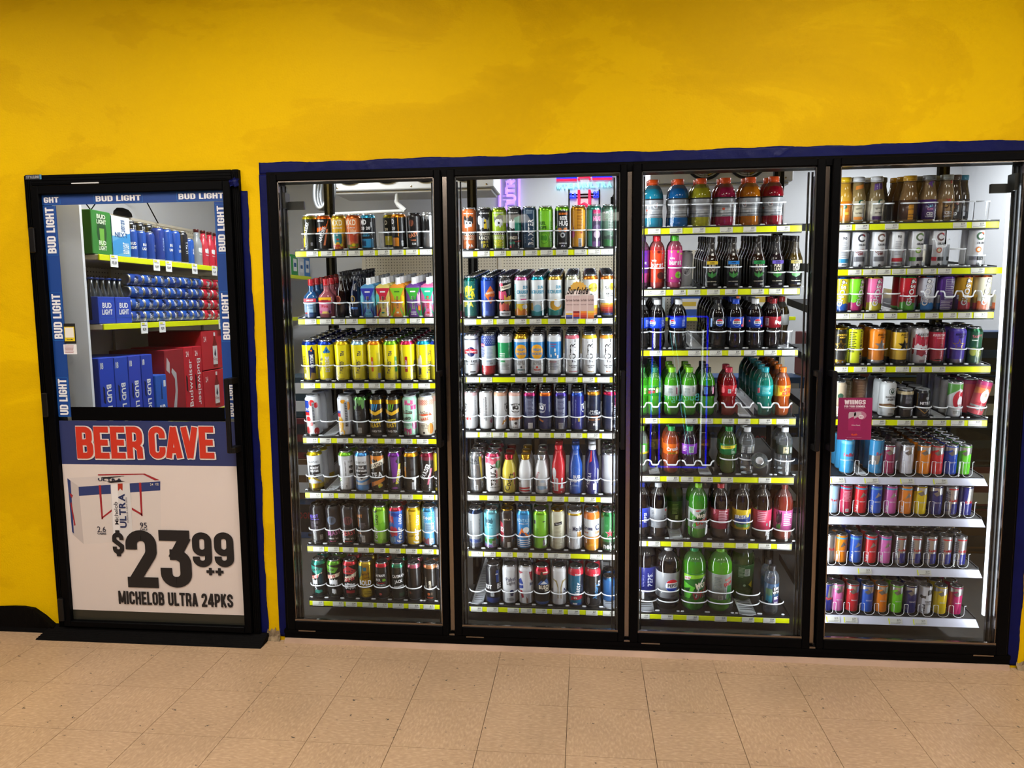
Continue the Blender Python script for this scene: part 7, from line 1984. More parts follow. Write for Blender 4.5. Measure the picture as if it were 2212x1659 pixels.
# ================================================================== THE BEER CAVE DOOR
bd = empty('door_1', (-1.985, -0.02, 0.0))
struct(bd, 'black framed glass door of the beer cave', 'door')
BX0, BX1, BZ1 = -2.485, -1.489, 2.120
for nm, a in (('frame_jamb', (BX0, BX0 + .036, 0.03, BZ1)), ('frame_jamb', (BX1 - .032, BX1, 0.03, BZ1)), ('frame_head', (BX0 + .036, BX1 - .032, BZ1 - .045, BZ1))):
    m = M().bbox(a[0], a[1], -0.020, 0.10, a[2], a[3], .003)
    if nm == 'frame_head':
        for q in range(3):
            m.box(a[0], a[1], -0.0225, -0.020, a[2] + .008 + q * .012, a[2] + .012 + q * .012)
    else:
        for q in range(3):
            m.box(a[0] + .006 + q * .009, a[0] + .009 + q * .009, -0.0225, -0.020, a[2] + .01, a[3] - .01)
    sub(nm, m, MT['black'], bd)
LX0, LX1, LZ0, LZ1 = -2.446, -1.523, 0.042, 2.072
WX0, WX1, WZ0, WZ1 = -2.410, -1.556, 0.070, 2.034
for a in ((LX0, WX0, LZ0, LZ1), (WX1, LX1, LZ0, LZ1), (WX0, WX1, WZ1, LZ1), (WX0, WX1, LZ0, WZ0)):
    sub('door_rail', M().bbox(a[0], a[1], -0.036, 0.012, a[2], a[3], .003), MT['black'], bd)
sub('glass_pane', M().box(WX0, WX1, -0.012, -0.006, 0.1, WZ1), MT['glass'], bd)
sub('foot_panel', M().box(WX0, WX1, -0.014, -0.004, WZ0, 0.117), plain('olive_panel', '2c2c24', .4), bd)
sub('dark_strip', M().box(WX0 + .064, WX1 - .052, -.0135, -.005, 1.021, 1.083), MT['black'], bd)
hx = -1.553
h = M().bbox(hx - .010, hx + .010, -0.100, -0.084, 0.892, 1.222, .003)
h.bbox(hx - .006, hx + .026, -0.096, -0.036, 1.196, 1.222, .002).bbox(hx - .006, hx + .026, -0.096, -0.036, 0.892, 0.918, .002)
sub('handle', h, MT['satin'], bd)
for z in (1.83, 1.09, .12):
    sub('hinge', M().bbox(BX0 + .022, BX0 + .050, -0.046, -0.018, z - .05, z + .06, .003), MT['satin'], bd)
p0, p1 = at(154, 396, -.024), at(213, 396, -.024)
sub('white_strip', M().box(p0[0], p1[0], -.0245, -.0215, p0[2] - .003, p0[2] + .002), MT['pvc'], bd)
p0, p1 = at(54, 378, -.024), at(90, 387, -.024)
m = M().box(p0[0], p1[0], -.0242, -.0225, p1[2], p0[2], C('2a2c30'))
text_fit(m, 'STYLELINE', p0[0] + .006, p1[0] - .012, p1[2] + .004, p0[2] - .004, -.0245, 'i', True)
m.box(p1[0] - .009, p1[0], -.0244, -.0226, p1[2], p0[2], C('4a8ab0'))
sub('maker_plate', m, MT['card'], bd)
# threshold ramp, ribbed black rubber
th = M()
X0, X1 = -2.545, -1.455
n = 9
vs, fs = [], []
for i in range(n + 1):
    t = i / n
    vs += [(X0 + .02 * t, -.095 + .10 * t, .002 + .036 * t), (X1, -.095 + .10 * t, .002 + .036 * t)]
    if i < n:
        t2 = (i + .55) / n
        vs += [(X0 + .02 * t2, -.095 + .10 * t2, .002 + .036 * t2 + .004), (X1, -.095 + .10 * t2, .002 + .036 * t2 + .004)]
k = len(vs) // 2
for i in range(k - 1):
    fs.append((2 * i, 2 * i + 1, 2 * i + 3, 2 * i + 2))
vs += [(X0, .0, 0.0), (X1, .0, 0.0), (X0, -.095, 0), (X1, -.095, 0)]
fs += [(0, 2 * k + 2, 2 * k + 3, 1), tuple([2 * k + 1, 2 * k + 3] + [2 * i + 1 for i in range(k)]), tuple([2 * k + 2] + [2 * k] + [2 * i for i in range(k - 1, -1, -1)])]
th.add(vs, fs)
struct(th.build('trim_10', MT['rubber']), 'scuffed black rubber ramp at the beer cave threshold', 'threshold')
struct(M().box(BX0, BX1, -.012, .10, 0.004, 0.030).build('trim_11', MT['black']), 'black metal threshold under the beer cave door', 'threshold')

# ---- border stickers on the glass
SY = -0.0125


def sticker(name, x0, x1, z0, z1, label, words, rot):
    t = empty(name, ((x0 + x1) / 2, SY, z0))
    b = M().box(x0, x1, SY - .0008, SY, z0, z1, C('0c3f8c'))
    sub('backing', b, MT['card'], t)
    for (a0, a1, b0, b1, s) in words:
        w_ = M()
        for (i0, i1, j0, j1) in ((a0, a1, b0, b0 + .0012), (a0, a1, b1 - .0012, b1), (a0, a0 + .0012, b0, b1), (a1 - .0012, a1, b0, b1)):
            w_.box(i0, i1, SY - .0012, SY - .0008, j0, j1, C('1f78c8'))
        if rot:
            text_fit(w_, s, a0 + .007, a1 - .006, b0 + .009, b1 - .007, SY - .0014, 'e8eaee', 'c', 90)
        else:
            text_fit(w_, s, a0 + .009, a1 - .007, b0 + .007, b1 - .006, SY - .0014, 'e8eaee', 'c')
        sub('lettering', w_, MT['card'], t)
    tag(t, label, 'sticker')


def px(a, b, c, d, Y=SY):
    """world rectangle seen in the pixel box a,b (top corner) .. c,d (bottom corner)"""
    p, q = at(a, b, Y), at(c, d, Y)
    return p[0], q[0], q[2], p[2]


a = px(88, 417, 484, 441)
ztop, zbot = WZ1, at(290, 439, SY)[2]
wx = [at(u, 430, SY)[0] for u in (88, 130, 203, 308, 382, 485)]
sticker('border_sticker', WX0, WX1, zbot, ztop, 'blue border sticker with white lettering across the door top', [(WX0, wx[1], zbot + .004, ztop - .004, 'GHT'), (wx[2], wx[3], zbot + .004, ztop - .004, 'BUD LIGHT'), (wx[4], WX1, zbot + .004, ztop - .004, 'BUD LIGHT')], 0)
xL = at(120, 600, SY)[0]
xL = WX0 + .064
zs_ = [at(100, y, SY)[2] for y in (445, 552, 632, 736, 815, 900)]
sticker('border_sticker', WX0, xL, zs_[5], zbot - .002, 'blue border sticker with upright lettering on the hinge side', [(WX0 + .004, xL - .006, zs_[1], zs_[0], 'BUD LIGHT'), (WX0 + .004, xL - .006, zs_[3], zs_[2], 'BUD LIGHT'), (WX0 + .004, xL - .006, zs_[5], zs_[4], 'UD LIGHT')], 1)
xR = WX1 - .052
zs_ = [at(480, y, SY)[2] for y in (441, 548, 630, 738, 818, 904)]
sticker('border_sticker', xR, WX1, zs_[5], zbot - .002, 'blue border sticker with upright lettering on the handle side', [(xR + .004, WX1 - .003, zs_[1], zs_[0], 'BUD LIGHT'), (xR + .004, WX1 - .003, zs_[3], zs_[2], 'BUD LIGHT'), (xR + .004, WX1 - .003, zs_[5], zs_[4], 'BUD LIGHT')], 1)
# small phone sticker and notice (its code left blank)
a = px(136, 699, 165, 742)
t = empty('phone_sticker', (a[0], SY, a[2]))
m = M().box(a[0], a[1], SY - .001, SY, a[2], a[3], C('k'))
ww, hh = a[1] - a[0], a[3] - a[2]
m.box(a[0] + ww * .08, a[1] - ww * .08, SY - .0014, SY - .001, a[2] + hh * .12, a[3] - hh * .16, C('e0c81e'))
m.box(a[0] + ww * .14, a[1] - ww * .14, SY - .0018, SY - .0014, a[2] + hh * .30, a[3] - hh * .2, C('e6e4da'))
text_fit(m, 'Scan Me', a[0] + ww * .25, a[1] - ww * .25, a[2] + hh * .17, a[2] + hh * .24, SY - .0016, 'k')
m.lathe([(.0001, 0), (.004, .0)], 10, C('e0c81e'), 2, 0, (a[0] + a[1]) / 2, SY - .0014)
sub('card', m, MT['card'], t)
tag(t, 'small black and yellow phone sticker on the beer cave glass', 'sticker')
a = px(137, 744, 167, 765)
t = empty('notice_sticker', (a[0], SY, a[2]))
m = M().box(a[0], a[1], SY - .001, SY, a[2], a[3], C('w'))
rn = random.Random(5)
for k in range(6):
    z = a[3] - .006 - k * .006
    m.box(a[0] + .006, a[1] - .006 - rn.uniform(0, .012), SY - .0013, SY - .001, z - .0022, z, C('8a2a30'))
sub('card', m, MT['card'], t)
tag(t, 'small white notice with red print under the phone sticker', 'sticker')

# ---- beer cave poster
PY = -0.0155
po = empty('beer_poster', (-1.985, PY, 0.118))
tag(po, 'large printed beer price poster on the lower half of the beer cave door', 'poster')
PX0, PX1, PZ0, PZM, PZ1 = WX0 + .002, WX1 - .002, 0.118, 0.817, 1.020
sub('sheet', M().box(PX0, PX1, PY, PY + .002, PZ0, PZM, C('ddd2cc')), MT['card'], po)
sub('header_band', M().box(PX0, PX1, PY, PY + .002, PZM, PZ1, C('2a3566')), MT['card'], po)


def zz(u, v):
    """pixel of the door zoom -> world x, z on the poster"""
    p = at(30 + u / 2.86, 860 + v / 2.86, PY)
    return p[0], p[2]


def prect(u0, v0, u1, v1):
    a, b = zz(u0, (v0 + v1) / 2), zz(u1, (v0 + v1) / 2)
    c, d = zz((u0 + u1) / 2, v0), zz((u0 + u1) / 2, v1)
    return a[0], b[0], d[1], c[1]


def ptext(s, u0, v0, u1, v1, col, name='lettering', lay=0, bold='c', outline=None, shear=0):
    x0, x1, z0, z1 = prect(u0, v0, u1, v1)
    m = M()
    if outline:
        d = .0035
        for k, (dx, dz) in enumerate(((-d, d), (d, d), (-d, -d), (d, -d), (2 * d, -1.5 * d), (0, -1.8 * d))):
            text_fit(m, s, x0 + dx, x1 + dx, z0 + dz, z1 + dz, PY - .0005 - k * .0006, outline, bold)
        sub('letter_outline', m, MT['card'], po)
        m = M()
    text_fit(m, s, x0, x1, z0, z1, PY - (.0045 if outline else .0030) - lay * .0004, col, bold)
    return sub(name, m, MT['card'], po)


for s, u0, u1 in (('B', 390, 492), ('E', 500, 590), ('E', 602, 690), ('R', 700, 798), ('C', 838, 938), ('A', 942, 1038), ('V', 1040, 1138), ('E', 1148, 1238)):
    ptext(s, u0, 175, u1, 372, 'c8321e', 'letter', 1, 'c', 'e6dcd8')
ptext('$', 612, 815, 682, 975, '17161a', 'price_sign', 2)
for s, u0, u1 in (('2', 698, 888), ('3', 905, 1098)):
    ptext(s, u0, 815, u1, 1168, '17161a', 'price_digit', 2)
for s, u0, u1 in (('9', 1105, 1225), ('9', 1240, 1360)):
    ptext(s, u0, 828, u1, 1042, '17161a', 'price_digit', 2)
ptext('++', 1192, 1048, 1298, 1094, '17161a', 'lettering', 2)
ptext('MICHELOB ULTRA 24PKS', 650, 1196, 1355, 1284, '17161a', 'lettering', 2)
# the printed beer case
m = M()


def pg(pts, col, lay):
    w_ = [zz(u, v) for u, v in pts]
    m.add([(x, PY - .0003 - .0003 * lay, z) for x, z in w_], [tuple(range(len(w_)))], C(col))


pg([(330, 494), (400, 545), (432, 902), (362, 840)], 'c2b9b6', 0)
pg([(330, 494), (810, 466), (905, 512), (400, 545)], 'd2c9c6', 0)
pg([(400, 545), (905, 512), (912, 870), (432, 902)], 'd8cfca', 0)
pg([(400, 548), (905, 514), (905, 570), (403, 604)], '2a3a70', 1)
pg([(330, 494), (350, 510), (372, 838), (360, 826)], '2a3a70', 1)
for q in ([(524, 538), (538, 537), (552, 748), (542, 748)], [(542, 748), (548, 732), (606, 686), (606, 700)], [(773, 522), (787, 521), (796, 728), (786, 728)], [(796, 728), (790, 712), (730, 676), (730, 690)], [(344, 585), (366, 600), (358, 618), (350, 604)], [(356, 640), (382, 785), (374, 788), (350, 650)], [(520, 470), (810, 466), (900, 506), (870, 508), (800, 472), (520, 478)]):
    pg(q, 'a0242c', 2)
pg([(598, 532), (716, 526), (736, 858), (614, 866)], 'd6d4d4', 3)
pg([(602, 532), (640, 530), (658, 862), (618, 866)], 'e6e4e4', 4)
pg([(643, 528), (673, 527), (673, 572), (658, 558), (645, 574)], 'a8301c', 5)
pg([(536, 488), (690, 480), (640, 488), (560, 498)], '1c1a1e', 3)
pg([(575, 516), (640, 506), (690, 515), (600, 524)], '1c1a1e', 3)
sub('case_picture', m, MT['card'], po)
x0, x1, z0, z1 = prect(652, 590, 694, 800)
m = M()
text_fit(m, 'ULTRA', x0, x1, z0, z1, PY - .0024, '23305c', True, 90)
x0, x1, z0, z1 = prect(622, 640, 646, 780)
text_fit(m, 'Michelob', x0, x1, z0, z1, PY - .0024, '3a3a44', False, 90)
x0, x1, z0, z1 = prect(696, 610, 706, 770)
text_fit(m, 'SUPERIOR LIGHT BEER', x0, x1, z0, z1, PY - .0024, '8a8488', False, 90)
for s, r_ in (('2.6', (517, 792, 570, 826)), ('CARBS', (518, 830, 572, 842)), ('95', (780, 768, 824, 800)), ('CALS', (780, 804, 826, 816)), ('ULTRA', (522, 494, 668, 512)), ('24', (843, 526, 862, 540)), ('12', (878, 524, 896, 538))):
    x0, x1, z0, z1 = prect(*r_)
    text_fit(m, s, x0, x1, z0, z1, PY - .0024, 'e' if s in ('24', '12') else '23283c', s in ('CARBS', 'CALS', 'ULTRA'))
sub('case_lettering', m, MT['card'], po)

# ---- stickers on the cooler glass
GY = -0.0165
a = px(1812, 859, 1880, 950, GY)
a = (a[0] - .001, a[1] + .002, a[2], a[3])
t = empty('drink_sign', (a[0], GY, a[2]))
sub('card', M().box(a[0], a[1], GY - .001, GY, a[2], a[3], C('8c1450')), MT['card'], t)
ww, hh = a[1] - a[0], a[3] - a[2]
m = M()
text_fit(m, 'WIIINGS', a[0] + ww * .18, a[0] + ww * .80, a[2] + hh * .84, a[2] + hh * .95, GY - .0014, 'e6dce2', 'c')
text_fit(m, 'FOR YOUR SUMMER.', a[0] + ww * .18, a[0] + ww * .80, a[2] + hh * .77, a[2] + hh * .82, GY - .0014, 'e6dce2', 'c')
text_fit(m, 'WITH AND WITHOUT SUGAR', a[0] + ww * .18, a[0] + ww * .76, a[2] + hh * .73, a[2] + hh * .75, GY - .0014, 'c090a8', False)
m.add([(a[0] + ww * (.62 + .22 * math.cos(q)), GY - .0012, a[2] + hh * (.58 + .11 * math.sin(q))) for q in np.linspace(0, 6.1, 16)], [tuple(range(16))], C('b0708c'))
for cx_ in (.42, .58):
    m.add([(a[0] + ww * (cx_ + sx * .11), GY - .0014 - cx_ * .0002, a[2] + hh * sz) for sx, sz in ((-1, .22), (1, .22), (1, .62), (.8, .66), (-.8, .66), (-1, .62))], [tuple(range(6))], C('a01c5c' if cx_ < .5 else '98185a'))
    m.add([(a[0] + ww * (cx_ + sx * .11), GY - .0018, a[2] + hh * sz) for sx, sz in ((-1, .50), (1, .58), (1, .63), (.8, .66), (-.8, .66), (-1, .62))], [tuple(range(6))], C('b8a8b0'))
m.add([(a[0] + ww * (.68 + .08 * math.cos(q)), GY - .0019, a[2] + hh * (.545 + .05 * math.sin(q))) for q in np.linspace(0, 6.0, 12)], [tuple(range(12))], C('e0d0d8'))
text_fit(m, 'NEW', a[0] + ww * .63, a[0] + ww * .73, a[2] + hh * .53, a[2] + hh * .56, GY - .0022, '8c1450')
text_fit(m, 'White Peach', a[0] + ww * .40, a[0] + ww * .66, a[2] + hh * .335, a[2] + hh * .36, GY - .0024, 'e6dce2', False)
m.add([(a[0] + ww * u, GY - .0014, a[2] + hh * v) for u, v in ((.40, .12), (.44, .15), (.48, .12), (.56, .15), (.60, .12), (.56, .10), (.44, .10))], [tuple(range(7))], C('c8442c'))
text_fit(m, 'gives you wings', a[0] + ww * .28, a[0] + ww * .72, a[2] + hh * .045, a[2] + hh * .065, GY - .0014, 'c090a8', False)
sub('sign_print', m, MT['card'], t)
tag(t, 'maroon drink advertisement stuck on the fourth cooler door', 'sign')
# iced tea decal on the second door
t = empty('tea_decal', (-0.02, GY, 1.46))


def d2(u, v):
    p = at(940 + u / 4.366, 340 + v / 4.366, GY)
    return p[0], p[2]


m = M()
ctr = d2(1350, 1255)
rr = 88 / 4.366 / 512
m.add([(ctr[0] + rr * (1 if k % 2 else .86) * math.cos(k * .1963), GY - .0006, ctr[1] + rr * (1 if k % 2 else .86) * math.sin(k * .1963)) for k in range(0, 17)], [tuple(range(17))], C('d2a84a'))
x0, z1 = d2(1226, 1300)
x1, z0 = d2(1498, 1522)
m.box(x0, x1, GY - .0007, GY, z0, z1, C('cfc4c4'))
x0_, z1_ = d2(1250, 1222)
x1_, z0_ = d2(1448, 1290)
m.box(x0_ - .004, x1_ + .004, GY - .0006, GY, z0_ - .002, z0_ + .014, C('dfd6d2'))
sub('backing', m, MT['card'], t)
m = M()
text_fit(m, 'Surfside', x0_, x1_, z0_, z1_, GY - .0016, '241c1c', True, 0, .25)
cols = [('c8ccd8', 'd8b84a', '4a5aa8', '23306a'), ('7c2024', 'c8562a', 'a82a2a', '2a3a7a'), ('d8862a', 'd2602a', 'b8402a', '8a2a2a'), ('e0c84a', 'e0a02a', 'd2802a', 'b8602a')]
for k in range(4):
    ax = x0 + (x1 - x0) * (.03 + .25 * k)
    bx_ = ax + (x1 - x0) * .22
    H = z1 - z0
    m.box(ax, bx_, GY - .0012, GY - .0008, z0 + .003, z1 - .002, C('c2b0b0'))
    for q, c in enumerate(cols[k]):
        m.box(ax, bx_, GY - .0014, GY - .0012, z0 + .003 + H * (.30 - .08 * q) - H * .08, z0 + .003 + H * (.30 - .08 * q), C(c))
    text_fit(m, 'Surfside', ax + .001, bx_ - .001, z1 - H * .26, z1 - H * .16, GY - .0016, '3a2a2a', False)
    text_fit(m, 'iced tea', ax + .003, bx_ - .003, z1 - H * .42, z1 - H * .38, GY - .0016, '4a3a3a', False)
sub('decal_print', m, MT['card'], t)
tag(t, 'small decal of four striped cans on the second cooler door', 'sticker')

# ================================================================== INSIDE THE CAVE
R90 = math.pi / 2
peg = plain('pegboard', 'd6cdb8', .55)
hole = plain('peg_hole', '4a443a', .9)


def rootz(name, loc, rz=0.0):
    o = empty(name, loc)
    o.rotation_euler = (0, 0, rz)
    return o


def pegboard(name, parent, w_, h, pitch=.0254):
    """board with its holes, in local x/z, facing -y"""
    M().box(0, w_, 0, .006, 0, h).build(name, peg, parent)
    m = M()
    for i in range(int(w_ / pitch)):
        for j in range(int(h / pitch)):
            x, z = pitch * (i + .5), h - pitch * (j + .5)
            m.add([(x + .0045 * math.cos(q), -.0006, z + .0045 * math.sin(q)) for q in (0.4, 1.45, 2.5, 3.54, 4.6, 5.64)], [(0, 1, 2, 3, 4, 5)])
    o = m.build('peg_holes', hole, parent)
    o['kind'] = 'stuff'


# ---- gondola along the side wall, seen through the beer cave door
gd = rootz('gondola_shelving', (-2.40, 0.22, 0.0), R90)
tag(gd, 'cream gondola shelving with yellow price rails inside the beer cave', 'shelving')
pb = empty('back_panel', (0, 0, 0))
pb.parent = gd
pb.location = (0.0, .47, 1.45)
pegboard('pegboard', pb, 2.9, .64)
M().box(0, 2.9, .465, .50, 2.088, 2.105).build('top_cap', MT['cream'], gd)
M().box(0, 2.9, .476, .50, 0.05, 1.45).build('lower_back', MT['cream'], gd)
for x in (0.86, 1.9, 2.88):
    M().box(x, x + .03, .455, .47, 0.0, 2.095).build('upright', MT['cream'], gd)
GSH = [1.80, 1.455, 0.88, 0.45]
for zc in GSH:
    sh = M().bbox(0.10, 2.9, 0.0, .46, zc - .03, zc - .002, .003).build('shelf_deck', MT['cream'], gd)
    r_ = M().bbox(0.10, 2.9, -.010, 0.0, zc - .031, zc - .001, .002).build('price_rail', MT['rail'], sh)
gtag = {}
for zc, lst in ((1.80, ((.21, '15.69'), (.58, '6.49'), (.70, '6.49'), (.98, '9.69'), (1.22, '6.49'), (1.36, '6.49'))), (1.455, ((.43, '11.99'), (.60, '11.99'), (1.27, '11.99')))):
    for x, p in lst:
        if p not in gtag:
            m = M().box(-.030, .030, -.0125, -.0105, -.060, .002, C('w'))
            V, F, wd = text2d('$' + p, True)
            m.add([(a * .016 * .62, -.0128, -.038 + b * .016) for a, b in V], F, C('k'))
            m.box(-.022, .004, -.0127, -.0125, -.012, -.003, C('d8d82a'))
            m.box(-.022, .020, -.0127, -.0125, -.018, -.015, C('d'))
            gtag[p] = m.mesh('price_card', [MT['card']])
        put('price_card', gtag[p], gd, (x, 0, zc))
# white end panel, its slant shaped to catch the cave lamp
struct(M().add([(-2.55, .102, 0), (-2.405, .219, 0), (-2.405, .235, 0), (-2.56, .112, 0), (-2.55, .102, 2.4), (-2.405, .219, 2.4), (-2.405, .235, 2.4), (-2.56, .112, 2.4)], [(3, 2, 1, 0), (4, 5, 6, 7), (0, 1, 5, 4), (1, 2, 6, 5), (2, 3, 7, 6), (3, 0, 4, 7)]).build('wall_cave_partition', MT['white']), 'white partition panel just inside the beer cave door', 'wall')


def case(name, w_, d, h, base, label, cat='box', loc=(0, 0, 0), rz=0.0, front=(), side=(), topc=None, group=None):
    """printed carton, front faces local -y, near side faces local -x; prints are (fn) drawing into a mesh"""
    t = rootz(name, loc, rz)
    M().bbox(0, w_, 0, d, 0, h, .003, C(base)).build('carton', MT['card'], t)
    if front:
        m = M()
        for f in front:
            f(m, w_, h)
        m.build('front_print', MT['card'], t)
    if side:
        m = M()
        for f in side:
            f(m, d, h)
        m.v = [(-y - .0 if False else y, -x + d if True else x, z) for x, y, z in m.v]
        m.build('side_print', MT['card'], t)
    tag(t, label, cat, group)
    return t


def ft(s, x0, x1, z0, z1, col, rot=0, bold=True):
    if rot == 270:
        def g(m, w_, h):
            q = M()
            text_fit(q, s, x0 * w_, x1 * w_, z0 * h, z1 * h, -.0012, col, bold, 90)
            cx_, cz_ = (x0 + x1) / 2 * w_, (z0 + z1) / 2 * h
            q.v = [(2 * cx_ - x, y, 2 * cz_ - z) for x, y, z in q.v]
            m.join(q)
        return g
    return lambda m, w_, h: text_fit(m, s, x0 * w_, x1 * w_, z0 * h, z1 * h, -.0012, col, bold, rot)


def fr(x0, x1, z0, z1, col, lay=0):
    return lambda m, w_, h: m.box(x0 * w_, x1 * w_, -.0006 - lay * .0002, 0, z0 * h, z1 * h, C(col))


def fp(pts, col, lay=1):
    return lambda m, w_, h: m.add([(x * w_, -.0005 - lay * .0002, z * h) for x, z in pts], [tuple(range(len(pts)))], C(col))


GX = -2.41
# top shelf
case('beer_case', .150, .24, .215, '2f7d2c', 'green beer case beside the white partition on the cave shelf', loc=(GX, .305, 1.80), rz=R90,
     front=[fp([(.35, .15), (.65, .15), (.75, .5), (.65, .92), (.35, .92), (.25, .5)], '1c4a1c'), ft('BUD', .28, .72, .82, .92, 'd8e6d0'), ft('LIGHT', .26, .74, .70, .80, 'd8e6d0'), fp([(.4, .2), (.6, .2), (.62, .6), (.38, .6)], '6aa83a', 2), ft('BUD', .32, .68, .22, .32, 'd8e6d0'), ft('LIGHT', .30, .70, .10, .20, 'd8e6d0')],
     side=[ft('BUD', .25, .55, .35, .75, 'a8d09a', 90), fr(.7, .72, .1, .9, '3f943a'), fr(.1, .12, .1, .9, '3f943a')])
case('beer_case', .148, .24, .205, '5aa0d2', 'white and sky blue beer case next to the green one', loc=(GX, .460, 1.80), rz=R90,
     front=[fr(0, 1, .5, 1, 'd4dae2'), fp([(0, .35), (1, .62), (1, .2), (0, .0)], '3a8ccc'), ft('NEXT', .15, .85, .48, .60, '2a5a94', 0), ft('BUD LIGHT', .5, .72, .62, .92, '2a5a94', 270), ft('BUD LIGHT', .55, .9, .08, .36, 'd4e4f0', 90)])


def simple_can(kind, base, pr, loc, label, group=None, **k):
    t = rootz('drink_can', loc, R90)
    for pn, q, kk, sm in pieces(kind, base, pr, n=20, **k):
        q.build(pn, MT[kk], t, sm)
    tag(t, label, 'can', group)
    return t


BL = lambda x=0: [Tx('BUD', x, .50, 15, 'w', 0, .8), Tx('LIGHT', x, .36, 15, 'w', 0, .7)]
ug = 'cans on the cave shelf'
for i, (y, kind, base, pr, lab) in enumerate((
        (.665, 'can16', '1d4aa4', BL(-20), 'blue can touching the sky blue beer case'),
        (.745, 'can16', '1d4aa4', BL(), 'blue can with white block letters, second on cave shelf'),
        (.825, 'can16', '1f3f94', BL(26), 'darker blue can turned sideways on the cave shelf'),
        (.915, 'can24', '23398c', [Tx('PLATINUM', 0, .5, 13, '8fa4d0', 90, .8)], 'tall dark blue can on the cave shelf'),
        (1.000, 'can24', '1d4aa4', BL(2), 'tall blue can with white letters on the cave shelf'),
        (1.085, 'can24', '1d4aa4', BL(10), 'tall blue can beside the black lettered one'),
        (1.165, 'can24', '1a1c24', [Tx('ULTRA', 0, .5, 22, 'd0d4dc', 90, .7)], 'tall black can with upright white lettering on cave shelf'),
        (1.240, 'can16', '2254b0', [Tx('BUD', 0, .5, 12, 'w', 90)], 'small blue can before the silver bottle'))):
    simple_can(kind, base, pr, (-2.445, y, 1.80), lab, ug)
for i, y in enumerate((.70, .785, .87, .955)):
    simple_can('can24', '15181f', [Tx('ICE', 0, .78, 24, 'd0d4dc', 90, .8)], (-2.53, y, 1.823), ('first', 'second', 'third', 'fourth')[i] + ' tall black can of the back row on the cave shelf', ug, bands=[(0, .5, '1d3f8c')])
for i, (y, b, lab) in enumerate(((1.34, '8a9098', 'grey aluminium bottle with dark red cap on cave shelf'), (1.42, 'c23648', 'first red aluminium bottle on the cave shelf'), (1.50, 'c22c40', 'second red aluminium bottle on the cave shelf'), (1.58, 'b82438', 'third red aluminium bottle on the cave shelf'))):
    t = rootz('aluminium_bottle', (-2.445, y, 1.80), R90)
    for pn, q, kk, sm in pieces('allong', b, [Zg(-22, 22, .42, 40, 'd9dce0', 8), Tx('Budweiser', 0, .30, 8, 'd9dce0', 0, .7, False)], cap='4a1418'):
        q.build(pn, MT[kk], t, sm)
    tag(t, lab, 'bottle', 'bottles on the cave shelf')
for i, (y, c, nm) in enumerate(((2.62, 'd0d2d4', 'white'), (2.76, '2f8f44', 'green'), (2.90, 'c8ccd2', 'pale grey'), (3.03, '3a78b8', 'blue'))):
    case('drink_pack', .12, .2, .15 + .02 * (i % 2), c, '%s drink pack at the far end of the cave side gondola' % nm, loc=(GX, y, 1.80), rz=R90, front=[fr(.2, .8, .2, .8, 'b83a3a' if i == 0 else 'e0e2e4', 0), fr(.3, .7, .4, .6, '2a5a94', 1)], group='packs on the side gondola')
# second shelf: bottle carriers and stacked lying cans
for i, (y, lab) in enumerate(((.315, 'blue six pack carrier nearest the white partition'), (.450, 'blue six pack carrier beside the lying cans'))):
    t = rootz('bottle_carrier', (GX, y, 1.455), R90)
    M().bbox(0, .13, 0, .20, 0, .135, .002, C('1f3fae')).build('carton', MT['card'], t)
    m = M()
    m.box(.012, .118, -.0008, 0, .03, .115, C('2a62c8'))
    m.box(.014, .116, -.0010, 0, .032, .113, C('1f3fae'))
    text_fit(m, 'BUD', .03, .10, .078, .105, -.0014, 'w')
    text_fit(m, 'LIGHT', .025, .105, .045, .072, -.0014, 'w')
    m.build('front_print', MT['card'], t)
    for q in range(3):
        for s in range(2):
            b = M().lathe([(.028, .02), (.028, .13), (.024, .155), (.013, .185), (.012, .225)], 12, C('20262c')).lathe([(.014, .222), (.015, .232), (.0, .234)], 12, C('1a3f9c'), 2)
            b.v = [(x + .023 + .043 * q, yy + .05 + .10 * s, z) for x, yy, z in b.v]
            b.build('bottle', MT['pr'], t, True)
    tag(t, lab, 'bottle carrier', 'bottle carriers in the cave')
lying = {}
for c in range(8):
    for r_ in range(4):
        red = c >= 6
        key = 'r' if red else ('b' if (c + r_) % 3 else 'b2')
        if key not in lying:
            base = {'r': 'c0283c', 'b': '2350a8', 'b2': '1c3f94'}[key]
            ps = pieces('can12', base, BL() if key != 'r' else [Zg(-20, 20, .5, 40, 'd9dce0', 8)], n=18)
            lying[key] = [(pn, q.mesh(pn, [MT[kk]], sm)) for pn, q, kk, sm in ps]
        t = empty('drink_can', (-2.445, .590 + c * .1235 + (.0 if not red else .004), 1.455 + .0332 + .0662 * r_))
        t.rotation_euler = (-R90, random.uniform(-.5, .5) + R90 * 1.0, 0)
        for pn, me in lying[key]:
            put(pn, me, t)
        tag(t, '%s can lying %s along in the %s layer of the stacked packs' % ('red' if red else 'blue', ORD[c], ('bottom', 'second', 'third', 'top')[r_]), 'can', 'lying red cans in the cave' if red else 'lying blue cans in the cave')
# plastic rings round the stacked cans
for c in range(8):
    m = M()
    vs = []
    n = 25
    for k in range(n):
        z = 1.46 + .258 * k / (n - 1)
        x = -2.4125 + .004 * abs(math.sin(math.pi * (z - 1.455) / .0662))
        dy = .012 + .008 * math.cos(2 * math.pi * (z - 1.455) / .0662)
        yc_ = .590 + c * .1235 + .062
        vs += [(x, yc_ - dy, z), (x, yc_ + dy, z)]
    m.add(vs, [(2 * k, 2 * k + 1, 2 * k + 3, 2 * k + 2) for k in range(n - 1)])
    o = m.build('pack_ring', MT['clearp'])
    tag(o, 'clear plastic ring strap, %s along the stacked lying cans' % ORD[c], 'plastic ring', 'pack rings')
